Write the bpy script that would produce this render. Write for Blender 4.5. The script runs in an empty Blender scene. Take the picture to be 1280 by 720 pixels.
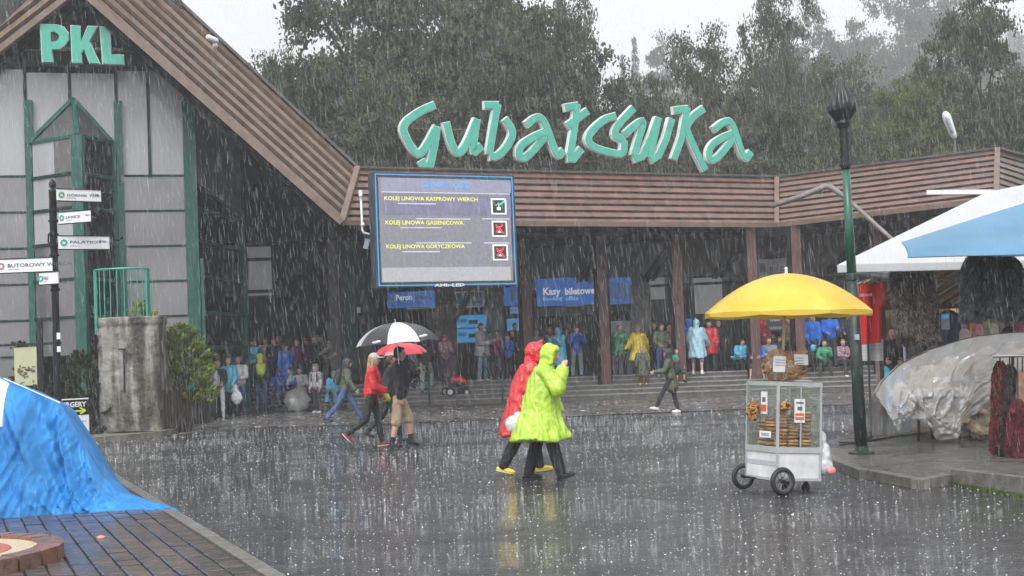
import bpy, bmesh, math, random
import numpy as np
from mathutils import Vector, Matrix, Euler, noise
RAIN = True
random.seed(7); np.random.seed(7)
R = math.radians
sc = bpy.context.scene
col = sc.collection

# ------------------------------------------------------------------ camera
F, PX, PY = 1700.0, 640.0, 360.0
CAM = Vector((0, 0, 1.65))
PITCH = math.atan(75 / F); ROLL = R(2.3)
_f = Vector((0, math.cos(PITCH), math.sin(PITCH)))
_u = Vector((0, -math.sin(PITCH), math.cos(PITCH)))
_r = Vector((1, 0, 0))
CR = _r * math.cos(ROLL) - _u * math.sin(ROLL)
CU = _r * math.sin(ROLL) + _u * math.cos(ROLL)
cd = bpy.data.cameras.new('camera'); cam = bpy.data.objects.new('camera', cd); col.objects.link(cam)
cd.sensor_width = 36; cd.lens = 36 * F / 1280; cd.clip_end = 4000; cd.clip_start = 0.05
mw = Matrix((CR, CU, -_f)).transposed().to_4x4(); mw.translation = CAM
cam.matrix_world = mw
sc.camera = cam

# ------------------------------------------------------------------ world, sun, exposure
SUN_EL, SUN_AZ = R(52), R(200)
w = bpy.data.worlds.new("World"); sc.world = w; w.use_nodes = True
nt = w.node_tree; nt.nodes.clear()
sky = nt.nodes.new('ShaderNodeTexSky'); sky.sky_type = 'NISHITA'; sky.sun_disc = False
sky.sun_elevation = SUN_EL; sky.sun_rotation = SUN_AZ; sky.air_density = 1.0; sky.dust_density = 4.0; sky.altitude = 900
hs = nt.nodes.new('ShaderNodeHueSaturation'); hs.inputs['Saturation'].default_value = 0.12
nz = nt.nodes.new('ShaderNodeTexNoise'); nz.inputs['Scale'].default_value = 1.6; nz.inputs['Detail'].default_value = 5
rmp = nt.nodes.new('ShaderNodeMapRange'); rmp.inputs[1].default_value = 0.3; rmp.inputs[2].default_value = 0.7
rmp.inputs[3].default_value = .95; rmp.inputs[4].default_value = 1.5
mul = nt.nodes.new('ShaderNodeMixRGB'); mul.blend_type = 'MULTIPLY'; mul.inputs[0].default_value = 1
bg = nt.nodes.new('ShaderNodeBackground'); bg.inputs[1].default_value = 0.15
wo = nt.nodes.new('ShaderNodeOutputWorld')
nt.links.new(sky.outputs[0], hs.inputs['Color']); nt.links.new(nz.outputs['Fac'], rmp.inputs[0])
nt.links.new(hs.outputs[0], mul.inputs[1]); nt.links.new(rmp.outputs[0], mul.inputs[2])
# overcast dome: brighter overhead than at the horizon
tcw = nt.nodes.new('ShaderNodeTexCoord'); sx = nt.nodes.new('ShaderNodeSeparateXYZ'); gr = nt.nodes.new('ShaderNodeMapRange')
gr.inputs[1].default_value = 0; gr.inputs[2].default_value = 1; gr.inputs[3].default_value = .6; gr.inputs[4].default_value = 1.4
m2 = nt.nodes.new('ShaderNodeMixRGB'); m2.blend_type = 'MULTIPLY'; m2.inputs[0].default_value = 1
nt.links.new(tcw.outputs['Generated'], sx.inputs[0]); nt.links.new(sx.outputs[2], gr.inputs[0])
nt.links.new(mul.outputs[0], m2.inputs[1]); nt.links.new(gr.outputs[0], m2.inputs[2])
nt.links.new(m2.outputs[0], bg.inputs[0]); nt.links.new(bg.outputs[0], wo.inputs[0])
sd = bpy.data.lights.new('sun', 'SUN'); sd.energy = 0.7; sd.angle = R(30); sd.color = (1, .98, .95)
so = bpy.data.objects.new('sun', sd); col.objects.link(so)
so.rotation_euler = (R(90) - SUN_EL, 0, -SUN_AZ + math.pi)
sc.view_settings.view_transform = 'Standard'; sc.view_settings.look = 'None'
sc.view_settings.exposure = 1.0
HAZE = .0017; sc.view_settings.gamma = 1
cy = sc.cycles
cy.use_denoising = True
try:
    cy.denoiser = 'OPENIMAGEDENOISE'; cy.denoising_input_passes = 'RGB_ALBEDO_NORMAL'
except Exception: pass
cy.max_bounces = 6; cy.diffuse_bounces = 2; cy.glossy_bounces = 3; cy.transmission_bounces = 3
cy.volume_bounces = 1; cy.transparent_max_bounces = 12; cy.caustics_reflective = False; cy.caustics_refractive = False

# ------------------------------------------------------------------ pixel -> place
def ray(px, py):
    return (_f + CR * ((px - PX) / F) + CU * ((PY - py) / F))
def P(px, py, Y):
    d = ray(px, py); return CAM + d * (Y / d.y)
def G(px, py, z=0.0):
    d = ray(px, py); return CAM + d * ((z - CAM.z) / d.z)
def gx(px, Y, z=0.0):
    """point at height z and depth Y seen at column px"""
    py = 435
    for _ in range(6):
        p = P(px, py, Y); py += (p.z - z) * F / Y
    return P(px, py, Y)

# ------------------------------------------------------------------ object helpers
WL = {}
def props(o, label=None, cat=None, group=None, kind=None):
    if label: o['label'] = label
    if cat: o['category'] = cat
    if group: o['group'] = group
    if kind: o['kind'] = kind
    return o
def empty(name, loc=(0, 0, 0), rz=0.0, label=None, cat=None, group=None, kind=None, parent=None):
    o = bpy.data.objects.new(name, None); col.objects.link(o); o.empty_display_size = .2
    base = WL.get(parent.name, Vector()) if parent else Vector()
    o.location = Vector(loc) - base; o.rotation_euler = (0, 0, rz)
    if parent: o.parent = parent
    WL[o.name] = Vector(loc)
    return props(o, label, cat, group, kind)
def link(name, me, parent=None, world=True):
    o = bpy.data.objects.new(name, me); col.objects.link(o)
    if parent:
        o.parent = parent
        WL[o.name] = WL.get(parent.name, Vector()).copy()
    return o
class MB:
    def __init__(s): s.v = []; s.f = []; s.m = []; s.cur = 0
    def add(s, vs, fs):
        n = len(s.v); s.v += [tuple(v) for v in vs]
        s.f += [tuple(i + n for i in f) for f in fs]; s.m += [s.cur] * len(fs)
        return s
    def hexa(s, a):  # 8 pts: bottom 4 (ccw), top 4
        return s.add(a, [(3, 2, 1, 0), (4, 5, 6, 7), (0, 1, 5, 4), (1, 2, 6, 5), (2, 3, 7, 6), (3, 0, 4, 7)])
    def box(s, x0, x1, y0, y1, z0, z1):
        return s.hexa([(x0, y0, z0), (x1, y0, z0), (x1, y1, z0), (x0, y1, z0), (x0, y0, z1), (x1, y0, z1), (x1, y1, z1), (x0, y1, z1)])
    def fbox(s, o, u, v, w, a, b, c):  # frame box: o + u*[a] + v*[b] + w*[c]
        o, u, v, w = Vector(o), Vector(u), Vector(v), Vector(w)
        pts = [o + u * a[i] + v * b[j] + w * c[k] for k, i, j in ((0,0,0),(0,1,0),(0,1,1),(0,0,1),(1,0,0),(1,1,0),(1,1,1),(1,0,1))]
        return s.hexa(pts)
    def bar(s, p, q, wd, ht=None, up=(0, 0, 1)):
        p, q = Vector(p), Vector(q); ht = ht or wd
        d = (q - p).normalized(); up = Vector(up)
        if abs(d.dot(up)) > .98: up = Vector((0, 1, 0))
        a = d.cross(up).normalized(); b = a.cross(d)
        pts = [c + a * (i * wd / 2) + b * (j * ht / 2) for c in (p, q) for i, j in ((-1, -1), (1, -1), (1, 1), (-1, 1))]
        return s.hexa(pts)
    def tube(s, pts, rad, seg=8, caps=True, flat=1.0):
        pts = [Vector(p) for p in pts]; n = len(pts)
        if not hasattr(rad, '__len__'): rad = [rad] * n
        d = (pts[1] - pts[0]).normalized()
        up = Vector((0, 0, 1)) if abs(d.z) < .9 else Vector((1, 0, 0))
        a = d.cross(up).normalized(); vs = []
        for i in range(n):
            t = (pts[min(i + 1, n - 1)] - pts[max(i - 1, 0)]).normalized()
            a = (a - t * a.dot(t)).normalized(); b = t.cross(a)
            for k in range(seg):
                an = 2 * math.pi * k / seg
                vs.append(pts[i] + a * (math.cos(an) * rad[i]) + b * (math.sin(an) * rad[i] * flat))
        fs = [(i * seg + k, i * seg + (k + 1) % seg, (i + 1) * seg + (k + 1) % seg, (i + 1) * seg + k) for i in range(n - 1) for k in range(seg)]
        if caps: fs += [tuple(range(seg - 1, -1, -1)), tuple((n - 1) * seg + k for k in range(seg))]
        return s.add(vs, fs)
    def lathe(s, prof, c=(0, 0, 0), seg=16):
        vs = []; c = Vector(c)
        for r, z in prof:
            for k in range(seg):
                an = 2 * math.pi * k / seg; vs.append(c + Vector((r * math.cos(an), r * math.sin(an), z)))
        fs = [(i * seg + k, i * seg + (k + 1) % seg, (i + 1) * seg + (k + 1) % seg, (i + 1) * seg + k) for i in range(len(prof) - 1) for k in range(seg)]
        fs += [tuple(range(seg - 1, -1, -1)), tuple((len(prof) - 1) * seg + k for k in range(seg))]
        return s.add(vs, fs)
    def ell(s, c, r, basis=None, seg=12, rings=8):
        c = Vector(c); vs = []
        r = (r, r, r) if not hasattr(r, '__len__') else r
        B = basis or Matrix.Identity(3)
        for i in range(1, rings):
            th = math.pi * i / rings
            for k in range(seg):
                ph = 2 * math.pi * k / seg
                vs.append(c + B @ Vector((r[0] * math.sin(th) * math.cos(ph), r[1] * math.sin(th) * math.sin(ph), r[2] * math.cos(th))))
        top = len(vs); vs.append(c + B @ Vector((0, 0, r[2]))); vs.append(c + B @ Vector((0, 0, -r[2])))
        fs = [(i * seg + k, (i + 1) * seg + k, (i + 1) * seg + (k + 1) % seg, i * seg + (k + 1) % seg) for i in range(rings - 2) for k in range(seg)]
        fs += [(top, k, (k + 1) % seg) for k in range(seg)]
        fs += [(top + 1, (rings - 2) * seg + (k + 1) % seg, (rings - 2) * seg + k) for k in range(seg)]
        return s.add(vs, fs)
    def cap(s, p, q, r0, r1, seg=10, flat=1.0):
        """tapered capsule"""
        p, q = Vector(p), Vector(q); d = (q - p); L = d.length
        if L < 1e-5: return s.ell(p, r0, seg=seg)
        d.normalize(); pts = []; rad = []
        for t in (0.05, .35, .7): pts.append(p - d * r0 * math.cos(t * math.pi / 2)); rad.append(r0 * math.sin(t * math.pi / 2))
        pts.append(p); rad.append(r0); pts.append(q); rad.append(r1)
        for t in (.7, .35, .05): pts.append(q + d * r1 * math.cos(t * math.pi / 2)); rad.append(r1 * math.sin(t * math.pi / 2))
        return s.tube(pts, rad, seg, flat=flat)
    def grid(s, fn, nu, nv, thick=None):
        vs = [Vector(fn(i / nu, j / nv)) for i in range(nu + 1) for j in range(nv + 1)]
        W = nv + 1
        fs = [(i * W + j, (i + 1) * W + j, (i + 1) * W + j + 1, i * W + j + 1) for i in range(nu) for j in range(nv)]
        return s.add(vs, fs)
    def prism(s, poly, ext):  # planar polygon (list of Vectors) extruded by ext
        n = len(poly); e = Vector(ext)
        vs = [Vector(p) for p in poly] + [Vector(p) + e for p in poly]
        fs = [tuple(range(n)), tuple(range(2 * n - 1, n - 1, -1))] + [(i, i + n, (i + 1) % n + n, (i + 1) % n) for i in range(n)]
        return s.add(vs, fs)
    def mesh(s, name, mats, smooth=False, off=None):
        me = bpy.data.meshes.new(name)
        vs = s.v if off is None else [(v[0] - off[0], v[1] - off[1], v[2] - off[2]) for v in s.v]
        me.from_pydata(vs, [], s.f); 
        for m in (mats if isinstance(mats, (list, tuple)) else [mats]):
            if m: me.materials.append(m)
        if any(s.m): me.polygons.foreach_set('material_index', s.m)
        if smooth: me.polygons.foreach_set('use_smooth', [True] * len(s.f))
        me.update(); return me
    def build(s, name, mats, parent=None, smooth=False, world=True, label=None, cat=None, group=None, kind=None, fixn=True, origin=None):
        off = WL.get(parent.name, Vector()) if (parent and world) else None
        if parent is None and origin is not None: off = Vector(origin)
        me = s.mesh(name, mats, smooth, off)
        if fixn and len(s.f) < 60000:
            bm = bmesh.new(); bm.from_mesh(me); bmesh.ops.recalc_face_normals(bm, faces=bm.faces); bm.to_mesh(me); bm.free()
        o = link(name, me, parent)
        if parent is None:
            o.location = off if off is not None else (0, 0, 0); WL[o.name] = Vector(o.location)
        if not world and parent: WL[o.name] = WL[parent.name]
        return props(o, label, cat, group, kind)
PENDING = []; FOLD = {}
def remesh(o, voxel, smooth=3, disp=()):
    m = o.modifiers.new('r', 'REMESH'); m.mode = 'VOXEL'; m.voxel_size = voxel; m.use_smooth_shade = True
    if smooth:
        q = o.modifiers.new('s', 'SMOOTH'); q.factor = .5; q.iterations = smooth
    for size, strength, depth in disp:
        key = 'cl%.3f_%d' % (size, depth)
        t = bpy.data.textures.get(key) or bpy.data.textures.new(key, 'CLOUDS')
        t.noise_scale = size; t.noise_depth = depth
        d = o.modifiers.new('d', 'DISPLACE'); d.texture = t; d.strength = strength; d.mid_level = .5; d.texture_coords = 'LOCAL'
    PENDING.append(o)
def bake_pending():
    bpy.context.view_layer.update()
    dg = bpy.context.evaluated_depsgraph_get()
    for o in PENDING:
        me = bpy.data.meshes.new_from_object(o.evaluated_get(dg))
        mats = [m for m in o.data.materials]
        o.modifiers.clear(); me.materials.clear()
        for m in mats: me.materials.append(m)
        me.polygons.foreach_set('use_smooth', [True] * len(me.polygons))
        me.name = o.name; o.data = me
        if o.name in FOLD:
            am_, sd_ = FOLD[o.name]; nv = len(me.vertices); co = np.empty(nv * 3, np.float32); me.vertices.foreach_get('co', co); co = co.reshape(-1, 3)
            no = np.empty(nv * 3, np.float32); me.vertex_normals.foreach_get('vector', no); no = no.reshape(-1, 3); nn_ = noise.noise
            d = np.array([am_ * (1 - 2.2 * abs(nn_((x * 8 + z * 1.2 + sd_, y * 8, z * .9)))) * .8 + am_ * .42 * (1 - 2.5 * abs(nn_((x * 13 - z * 4, y * 13 + z * 3, z * 3.2 + sd_)))) for x, y, z in co.tolist()], np.float32)
            co += no * d[:, None]; me.vertices.foreach_set('co', co.ravel()); me.update()
    PENDING.clear()

class VP:
    """vertical plane through plan points a and b (x,y); s runs from a to b, t towards the camera"""
    def __init__(s, a, b):
        s.a = Vector((a[0], a[1], 0)); b = Vector((b[0], b[1], 0))
        s.u = (b - s.a).normalized(); s.z = Vector((0, 0, 1)); s.n = Vector((s.u.y, -s.u.x, 0))
        if s.n.y > 0: s.n = -s.n
    def hit(s, px, py, t=0.0):
        d = ray(px, py); o = s.a + s.n * t
        k = (o - CAM).dot(s.n) / d.dot(s.n); return CAM + d * k
    def sz(s, px, py, t=0.0):
        p = s.hit(px, py, t); return (p - s.a).dot(s.u), p.z
    def pt(s, q, z, t=0.0): return s.a + s.u * q + s.z * z + s.n * t
    def rect(s, x0, y0, x1, y1, t=0.0):
        xm, ym = (x0 + x1) / 2, (y0 + y1) / 2
        return s.sz(x0, ym, t)[0], s.sz(x1, ym, t)[0], s.sz(xm, y1, t)[1], s.sz(xm, y0, t)[1]
    def box(s, mb, r, t0, t1):
        return mb.fbox(s.a, s.u, s.n, s.z, (r[0], r[1]), (t0, t1), (r[2], r[3]))

# ------------------------------------------------------------------ materials
MC = {}
def mat(name, c, rough=.6, var=.15, scale=6., bump=0., bscale=None, metal=0., coat=0., spec=.5, stretch=(1, 1, 1), trans=0., c2=None, emit=0., detail=4, subsurf=0., transl=0.):
    if name in MC: return MC[name]
    m = bpy.data.materials.new(name); m.use_nodes = True; nt = m.node_tree
    b = nt.nodes['Principled BSDF']; MC[name] = m
    b.inputs['Roughness'].default_value = rough; b.inputs['Metallic'].default_value = metal
    b.inputs['Coat Weight'].default_value = coat; b.inputs['Coat Roughness'].default_value = .08
    b.inputs['Specular IOR Level'].default_value = spec
    b.inputs['Transmission Weight'].default_value = trans
    c = tuple(c) + (1,)
    tc = nt.nodes.new('ShaderNodeTexCoord'); mp = nt.nodes.new('ShaderNodeMapping'); mp.inputs['Scale'].default_value = stretch
    nt.links.new(tc.outputs['Object'], mp.inputs[0])
    n = nt.nodes.new('ShaderNodeTexNoise'); n.inputs['Scale'].default_value = scale; n.inputs['Detail'].default_value = detail
    nt.links.new(mp.outputs[0], n.inputs['Vector'])
    cr = nt.nodes.new('ShaderNodeValToRGB')
    lo = tuple(x * (1 - var) for x in c[:3]) + (1,); hi = (tuple(min(1, x * (1 + var)) for x in c[:3]) if c2 is None else tuple(c2)) + (1,)
    cr.color_ramp.elements[0].color = lo; cr.color_ramp.elements[1].color = hi
    cr.color_ramp.elements[0].position = .3; cr.color_ramp.elements[1].position = .7
    nt.links.new(n.outputs['Fac'], cr.inputs[0]); nt.links.new(cr.outputs[0], b.inputs['Base Color'])
    if bump:
        n2 = nt.nodes.new('ShaderNodeTexNoise'); n2.inputs['Scale'].default_value = bscale or scale * 3; n2.inputs['Detail'].default_value = 5
        nt.links.new(mp.outputs[0], n2.inputs['Vector'])
        bp = nt.nodes.new('ShaderNodeBump'); bp.inputs['Strength'].default_value = bump; bp.inputs['Distance'].default_value = .02
        nt.links.new(n2.outputs['Fac'], bp.inputs['Height']); nt.links.new(bp.outputs[0], b.inputs['Normal'])
    if emit:
        nt.links.new(cr.outputs[0], b.inputs['Emission Color']); b.inputs['Emission Strength'].default_value = emit
    if transl:
        tl = nt.nodes.new('ShaderNodeBsdfTranslucent'); mx = nt.nodes.new('ShaderNodeMixShader'); mx.inputs[0].default_value = transl
        nt.links.new(cr.outputs[0], tl.inputs['Color'])
        nt.links.new(b.outputs[0], mx.inputs[1]); nt.links.new(tl.outputs[0], mx.inputs[2])
        nt.links.new(mx.outputs[0], nt.nodes['Material Output'].inputs[0])
    return m

# ------------------------------------------------------------------ flat lettering
_txt = {}
def text_pts(s, bold=0.0):
    k = (s, bold)
    if k in _txt: return _txt[k]
    cu = bpy.data.curves.new('t', 'FONT'); cu.body = s; cu.resolution_u = 2; cu.offset = bold; cu.fill_mode = 'FRONT'
    o = bpy.data.objects.new('t', cu); col.objects.link(o)
    dg = bpy.context.evaluated_depsgraph_get(); me = bpy.data.meshes.new_from_object(o.evaluated_get(dg))
    vs = [v.co.copy() for v in me.vertices]; fs = [tuple(p.vertices) for p in me.polygons]
    bpy.data.objects.remove(o); bpy.data.curves.remove(cu); bpy.data.meshes.remove(me)
    x0 = min(v.x for v in vs); x1 = max(v.x for v in vs); y0 = min(v.y for v in vs); y1 = max(v.y for v in vs)
    vs = [((v.x - x0) / (x1 - x0), (v.y - y0) / (y1 - y0)) for v in vs]
    _txt[k] = (vs, fs); return _txt[k]
def lettering(s, vp, r, t, m, parent, name='lettering', bold=0.01):
    """text filling rectangle r=(s0,s1,z0,z1) of plane vp at offset t"""
    vs, fs = text_pts(s, bold)
    mb = MB(); mb.add([vp.pt(r[0] + (r[1] - r[0]) * x, r[2] + (r[3] - r[2]) * y, t) for x, y in vs], fs)
    return mb.build(name, m, parent)
# ================================================================== THE SETTING
def ground_mat(name, base, light, rough0, rough1, patch=.35, ripple=.25):
    m = bpy.data.materials.new(name); m.use_nodes = True; nt = m.node_tree; L = nt.links.new
    b = nt.nodes['Principled BSDF']; N = nt.nodes.new
    geo = N('ShaderNodeNewGeometry')
    def nz(scale, det, st=(1, 1, 1), rough=.5):
        mp = N('ShaderNodeMapping'); mp.inputs['Scale'].default_value = st; L(geo.outputs['Position'], mp.inputs[0])
        n = N('ShaderNodeTexNoise'); n.inputs['Scale'].default_value = scale; n.inputs['Detail'].default_value = det; n.inputs['Roughness'].default_value = rough
        L(mp.outputs[0], n.inputs['Vector']); return n.outputs['Fac']
    big = nz(patch, 3, (1, 1.3, 1)); grit = nz(60, 3); mid = nz(3.5, 4)
    r1 = N('ShaderNodeMapRange'); r1.inputs[1].default_value = .46; r1.inputs[2].default_value = .56; L(big, r1.inputs[0])
    mixn = N('ShaderNodeMath'); mixn.operation = 'MULTIPLY_ADD'; L(grit, mixn.inputs[0]); mixn.inputs[1].default_value = .5; L(mid, mixn.inputs[2])
    cr = N('ShaderNodeValToRGB'); cr.color_ramp.elements[0].position = .45; cr.color_ramp.elements[1].position = 1.0
    cr.color_ramp.elements[0].color = tuple(base) + (1,); cr.color_ramp.elements[1].color = tuple(light) + (1,)
    L(mixn.outputs[0], cr.inputs[0]); L(cr.outputs[0], b.inputs['Base Color'])
    rr = N('ShaderNodeMapRange'); rr.inputs[3].default_value = rough0; rr.inputs[4].default_value = rough1; L(r1.outputs[0], rr.inputs[0]); L(rr.outputs[0], b.inputs['Roughness'])
    rip = nz(5, 4, (1, 2.4, 1), .65); rip2 = nz(26, 2, (1, 1.8, 1))
    add = N('ShaderNodeMath'); add.operation = 'MULTIPLY_ADD'; L(rip2, add.inputs[0]); add.inputs[1].default_value = .35; L(rip, add.inputs[2])
    bp = N('ShaderNodeBump'); bp.inputs['Distance'].default_value = .03; bp.inputs['Strength'].default_value = ripple
    L(add.outputs[0], bp.inputs['Height'])
    gb = N('ShaderNodeBump'); gb.inputs['Distance'].default_value = .006; L(grit, gb.inputs['Height']); L(r1.outputs[0], gb.inputs['Strength']); L(bp.outputs[0], gb.inputs['Normal'])
    L(gb.outputs[0], b.inputs['Normal'])
    b.inputs['Specular IOR Level'].default_value = .6
    return m
M_asph = ground_mat('wet_asphalt', (.016, .016, .017), (.06, .06, .061), .035, .16, .3, .85)
M_fore = ground_mat('wet_concrete_paving', (.055, .050, .044), (.12, .108, .095), .2, .42, .6, .22)
M_pav = ground_mat('wet_pavement', (.06, .057, .052), (.13, .125, .115), .22, .45, .8, .22)
M_kerb = mat('kerb_stone', (.14, .135, .125), .45, .35, 9, .5, 40)
M_soil = mat('grass_ground', (.03, .045, .02), .9, .4, 2)

mb = MB(); mb.grid(lambda a, b: ((a - .5) * 3000, -300 + b * 3000, 0), 40, 40)
mb.build('plaza_ground', M_asph, kind='structure')

# forecourt paving in front of the steps, in staggered slabs
FO = Vector((0, 41.1, 0)); STEP = VP((0, 41.1), (1, 41.1 - .13))
mb = MB(); mb.add([G(120, 553, .005), G(300, 536, .005), G(640, 523, .005), G(860, 514, .005), G(1200, 500, .005), STEP.pt(16, .005, -.1), STEP.pt(-20, .005, -.1)], [(0, 1, 2, 3, 4, 5, 6)])
mb.build('forecourt_paving', M_fore, kind='structure')

# station steps + platform
M_step = mat('step_stone_shaded', (.085, .082, .076), .38, .35, 5, .4, 30, coat=.2)  # body darkened, nosings kept paler, to paint the shade below each tread
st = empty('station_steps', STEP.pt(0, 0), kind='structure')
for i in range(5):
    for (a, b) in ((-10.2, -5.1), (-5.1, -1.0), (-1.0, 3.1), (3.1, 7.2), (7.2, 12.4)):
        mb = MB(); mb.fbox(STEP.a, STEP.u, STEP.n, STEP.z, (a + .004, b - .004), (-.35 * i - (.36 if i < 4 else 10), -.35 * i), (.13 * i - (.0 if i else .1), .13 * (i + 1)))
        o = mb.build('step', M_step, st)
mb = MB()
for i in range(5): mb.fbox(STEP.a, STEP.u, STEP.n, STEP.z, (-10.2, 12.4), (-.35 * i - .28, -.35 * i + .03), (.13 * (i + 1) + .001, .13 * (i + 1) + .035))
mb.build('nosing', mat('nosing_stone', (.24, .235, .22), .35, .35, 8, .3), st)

# far hills
mb = MB()
def hill(a, b):
    x = (a - .5) * 1500; y = 190 + b * 700
    px = 640 + 1700 * x / y
    r = .5 + .5 * math.sin(px * .006 + 1.0)
    h = (18 + 95 * min(1, max(0, (px - 500) / 900)) + 14 * r) * math.sin(min(1, b * 1.6) * math.pi / 2)
    h += 9 * noise.noise(Vector((x * .02, y * .02, 0))) * min(1, b * 4)
    return (x, y, h - 1.5)
mb.grid(hill, 90, 50)
mb.build('hillside', mat('forest_hill', (.035, .05, .03), .95, .5, .12, 1.0, .5), kind='structure', smooth=True)

# left: low kerb + brick paving
M_pv = [mat('paver_%d' % i, c, .3, .3, 14, .35, 60, coat=.35) for i, c in enumerate([(.075, .052, .048), (.06, .045, .045), (.09, .062, .052), (.05, .043, .045)])]
k0 = G(215, 634); k1 = G(362, 722)
kd = (k1 - k0).normalized(); kn = Vector((kd.y, -kd.x, 0))
if kn.x > 0: kn = -kn
pv = empty('brick_paving', k0, kind='structure')
mb = MB(); mb.add([k0 - kd * 4 + kn * .05 + Vector((0, 0, .004)), k0 + kd * 7 + kn * .05 + Vector((0, 0, .004)), k0 + kd * 7 + kn * 5 + Vector((0, 0, .004)), k0 - kd * 4 + kn * 5 + Vector((0, 0, .004))], [(0, 1, 2, 3)])
mb.build('bedding', mat('joint_sand', (.03, .028, .026), .6, .3, 20), pv)
bw, bl = .178, .165
me_p = []
for i in range(4):
    q = MB(); e = .008
    q.add([(e, e, 0), (bw - e, e, 0), (bw - e, bl - e, 0), (e, bl - e, 0), (e, e, .018), (bw - e, e, .018), (bw - e, bl - e, .018), (e, bl - e, .018),
           (e + .01, e + .01, .026), (bw - e - .01, e + .01, .026), (bw - e - .01, bl - e - .01, .026), (e + .01, bl - e - .01, .026)],
          [(3, 2, 1, 0), (0, 1, 5, 4), (1, 2, 6, 5), (2, 3, 7, 6), (3, 0, 4, 7), (4, 5, 9, 8), (5, 6, 10, 9), (6, 7, 11, 10), (7, 4, 8, 11), (8, 9, 10, 11)])
    me_p.append(q.mesh('paver', M_pv[i]))
ang = math.atan2(kd.y, kd.x); ax = -kn
bo = MB(); cnt = 0; cells = []
for i in range(0, 26):
    for j in range(-14, 34):
        off = random.uniform(-.03, .03) + (bl / 2 if i % 2 else 0)
        o = k0 + kn * (.2 + i * bw + bw) + kd * (j * bl + off)
        c = o + kd * bl / 2 - kn * bw / 2
        if c.y < 9 or c.y > 17.5: continue
        sx = 640 + 1700 * c.x / c.y
        cells.append((c.y, i, j, o, sx))
cells.sort(key=lambda q: q[0] if -30 < q[4] else 99)
rotm = math.atan2((-kn).y, (-kn).x)
for n_, (yy, i, j, o, sx) in enumerate(cells):
    z = .006 + random.uniform(-.003, .003)
    if n_ < 296 and sx > -30:
        ob = bpy.data.objects.new('paver', random.choice(me_p)); col.objects.link(ob); ob.parent = pv
        ob.location = o + Vector((0, 0, z)) - WL[pv.name]; ob.rotation_euler = (random.uniform(-.01, .01), random.uniform(-.01, .01), rotm)
        # mesh x runs along -kn, y must run along kd
        if Vector((-math.sin(rotm), math.cos(rotm), 0)).dot(kd) < 0:
            ob.location += kd * bl
    else:
        a = -kn
        bo.fbox(o + Vector((0, 0, z)), a, kd, Vector((0, 0, 1)), (.008, bw - .008), (.008, bl - .008), (0, .026))
if bo.f: bo.build('pavers_outside', M_pv[0], pv, kind='stuff')
mb = MB()
for j in range(-9, 9):
    o = k0 + kd * j * .8
    mb = MB(); mb.fbox(o, kn, kd, Vector((0, 0, 1)), (.05, .18), (.006, .794), (-.05, .034 + random.uniform(-.002, .002)))
    mb.build('kerb_stone', M_kerb, pv)

# round brick-edged base, bottom left
cc = G(-97, 712, .0); Rr = 1.13
rt = empty('round_plinth', cc, label='round low brick-edged plinth with pale sandy top beside the blue tarpaulin', cat='plinth')
mb = MB(); mb.lathe([(Rr - .2, 0), (Rr - .2, .125), (.001, .13)], cc, 48)
mb.build('stone_top', mat('sand_stone', (.48, .40, .27), .5, .15, 30, .3, 80), rt)
mb = MB(); mb.lathe([(.62, .12), (.6, .136), (.001, .137)], cc + Vector((.1, 0, 0)), 32)
mb.build('red_disc', mat('red_stone', (.38, .1, .07), .5, .2, 20), rt)
nb = 26
for k in range(nb):
    a0 = 2 * math.pi * k / nb + .012; a1 = 2 * math.pi * (k + 1) / nb - .012; mb = MB(); pts = []
    for z in (0, .15):
        for (a, r) in ((a0, Rr - .21), (a0, Rr), (a1, Rr), (a1, Rr - .21)): pts.append(cc + Vector((r * math.cos(a), r * math.sin(a), z + (0 if z == 0 else random.uniform(-.004, .004)))))
    mb.hexa(pts); mb.build('brick', random.choice([mat('rim_brick1', (.2, .09, .06), .4, .3, 12, .4), mat('rim_brick2', (.15, .085, .06), .4, .3, 12, .4)]), rt)

# right: raised pavement island with kerb stones and moss
KP = [G(x, y, .1) for x, y in ((1026, 562), (1042, 571), (1086, 588), (1150, 600), (1190, 593), (1282, 604))]
far = [Vector((16, KP[-1].y - .6, .1)), Vector((16, 24.5, .1)), G(1110, 536, .1), G(1050, 545, .1)]
poly = KP + far
mb = MB(); n = len(poly)
mb.prism([Vector((p.x, p.y, .097)) for p in poly], (0, 0, -.2))
mb.build('market_pavement', M_pav, kind='structure')
ks = empty('kerb', KP[0], kind='structure')
for i in range(len(KP)):
    a, b = KP[i], (KP[i + 1] if i + 1 < len(KP) else Vector((9, KP[-1].y - .2, .1)))
    d = (b - a); L = d.length; d.normalize(); nn = Vector((-d.y, d.x, 0)); nn = nn if nn.y > 0 else -nn
    k = max(1, round(L / .9))
    for j in range(k):
        mb = MB(); mb.fbox(Vector((a.x, a.y, 0)), d, nn, Vector((0, 0, 1)), (L * j / k + .005, L * (j + 1) / k - .005), (-.02, .11), (-.05, .104 + (0.05 if i >= 4 else 0) + random.uniform(-.003, .003)))
        mb.build('kerb_stone', M_kerb, ks)
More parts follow.
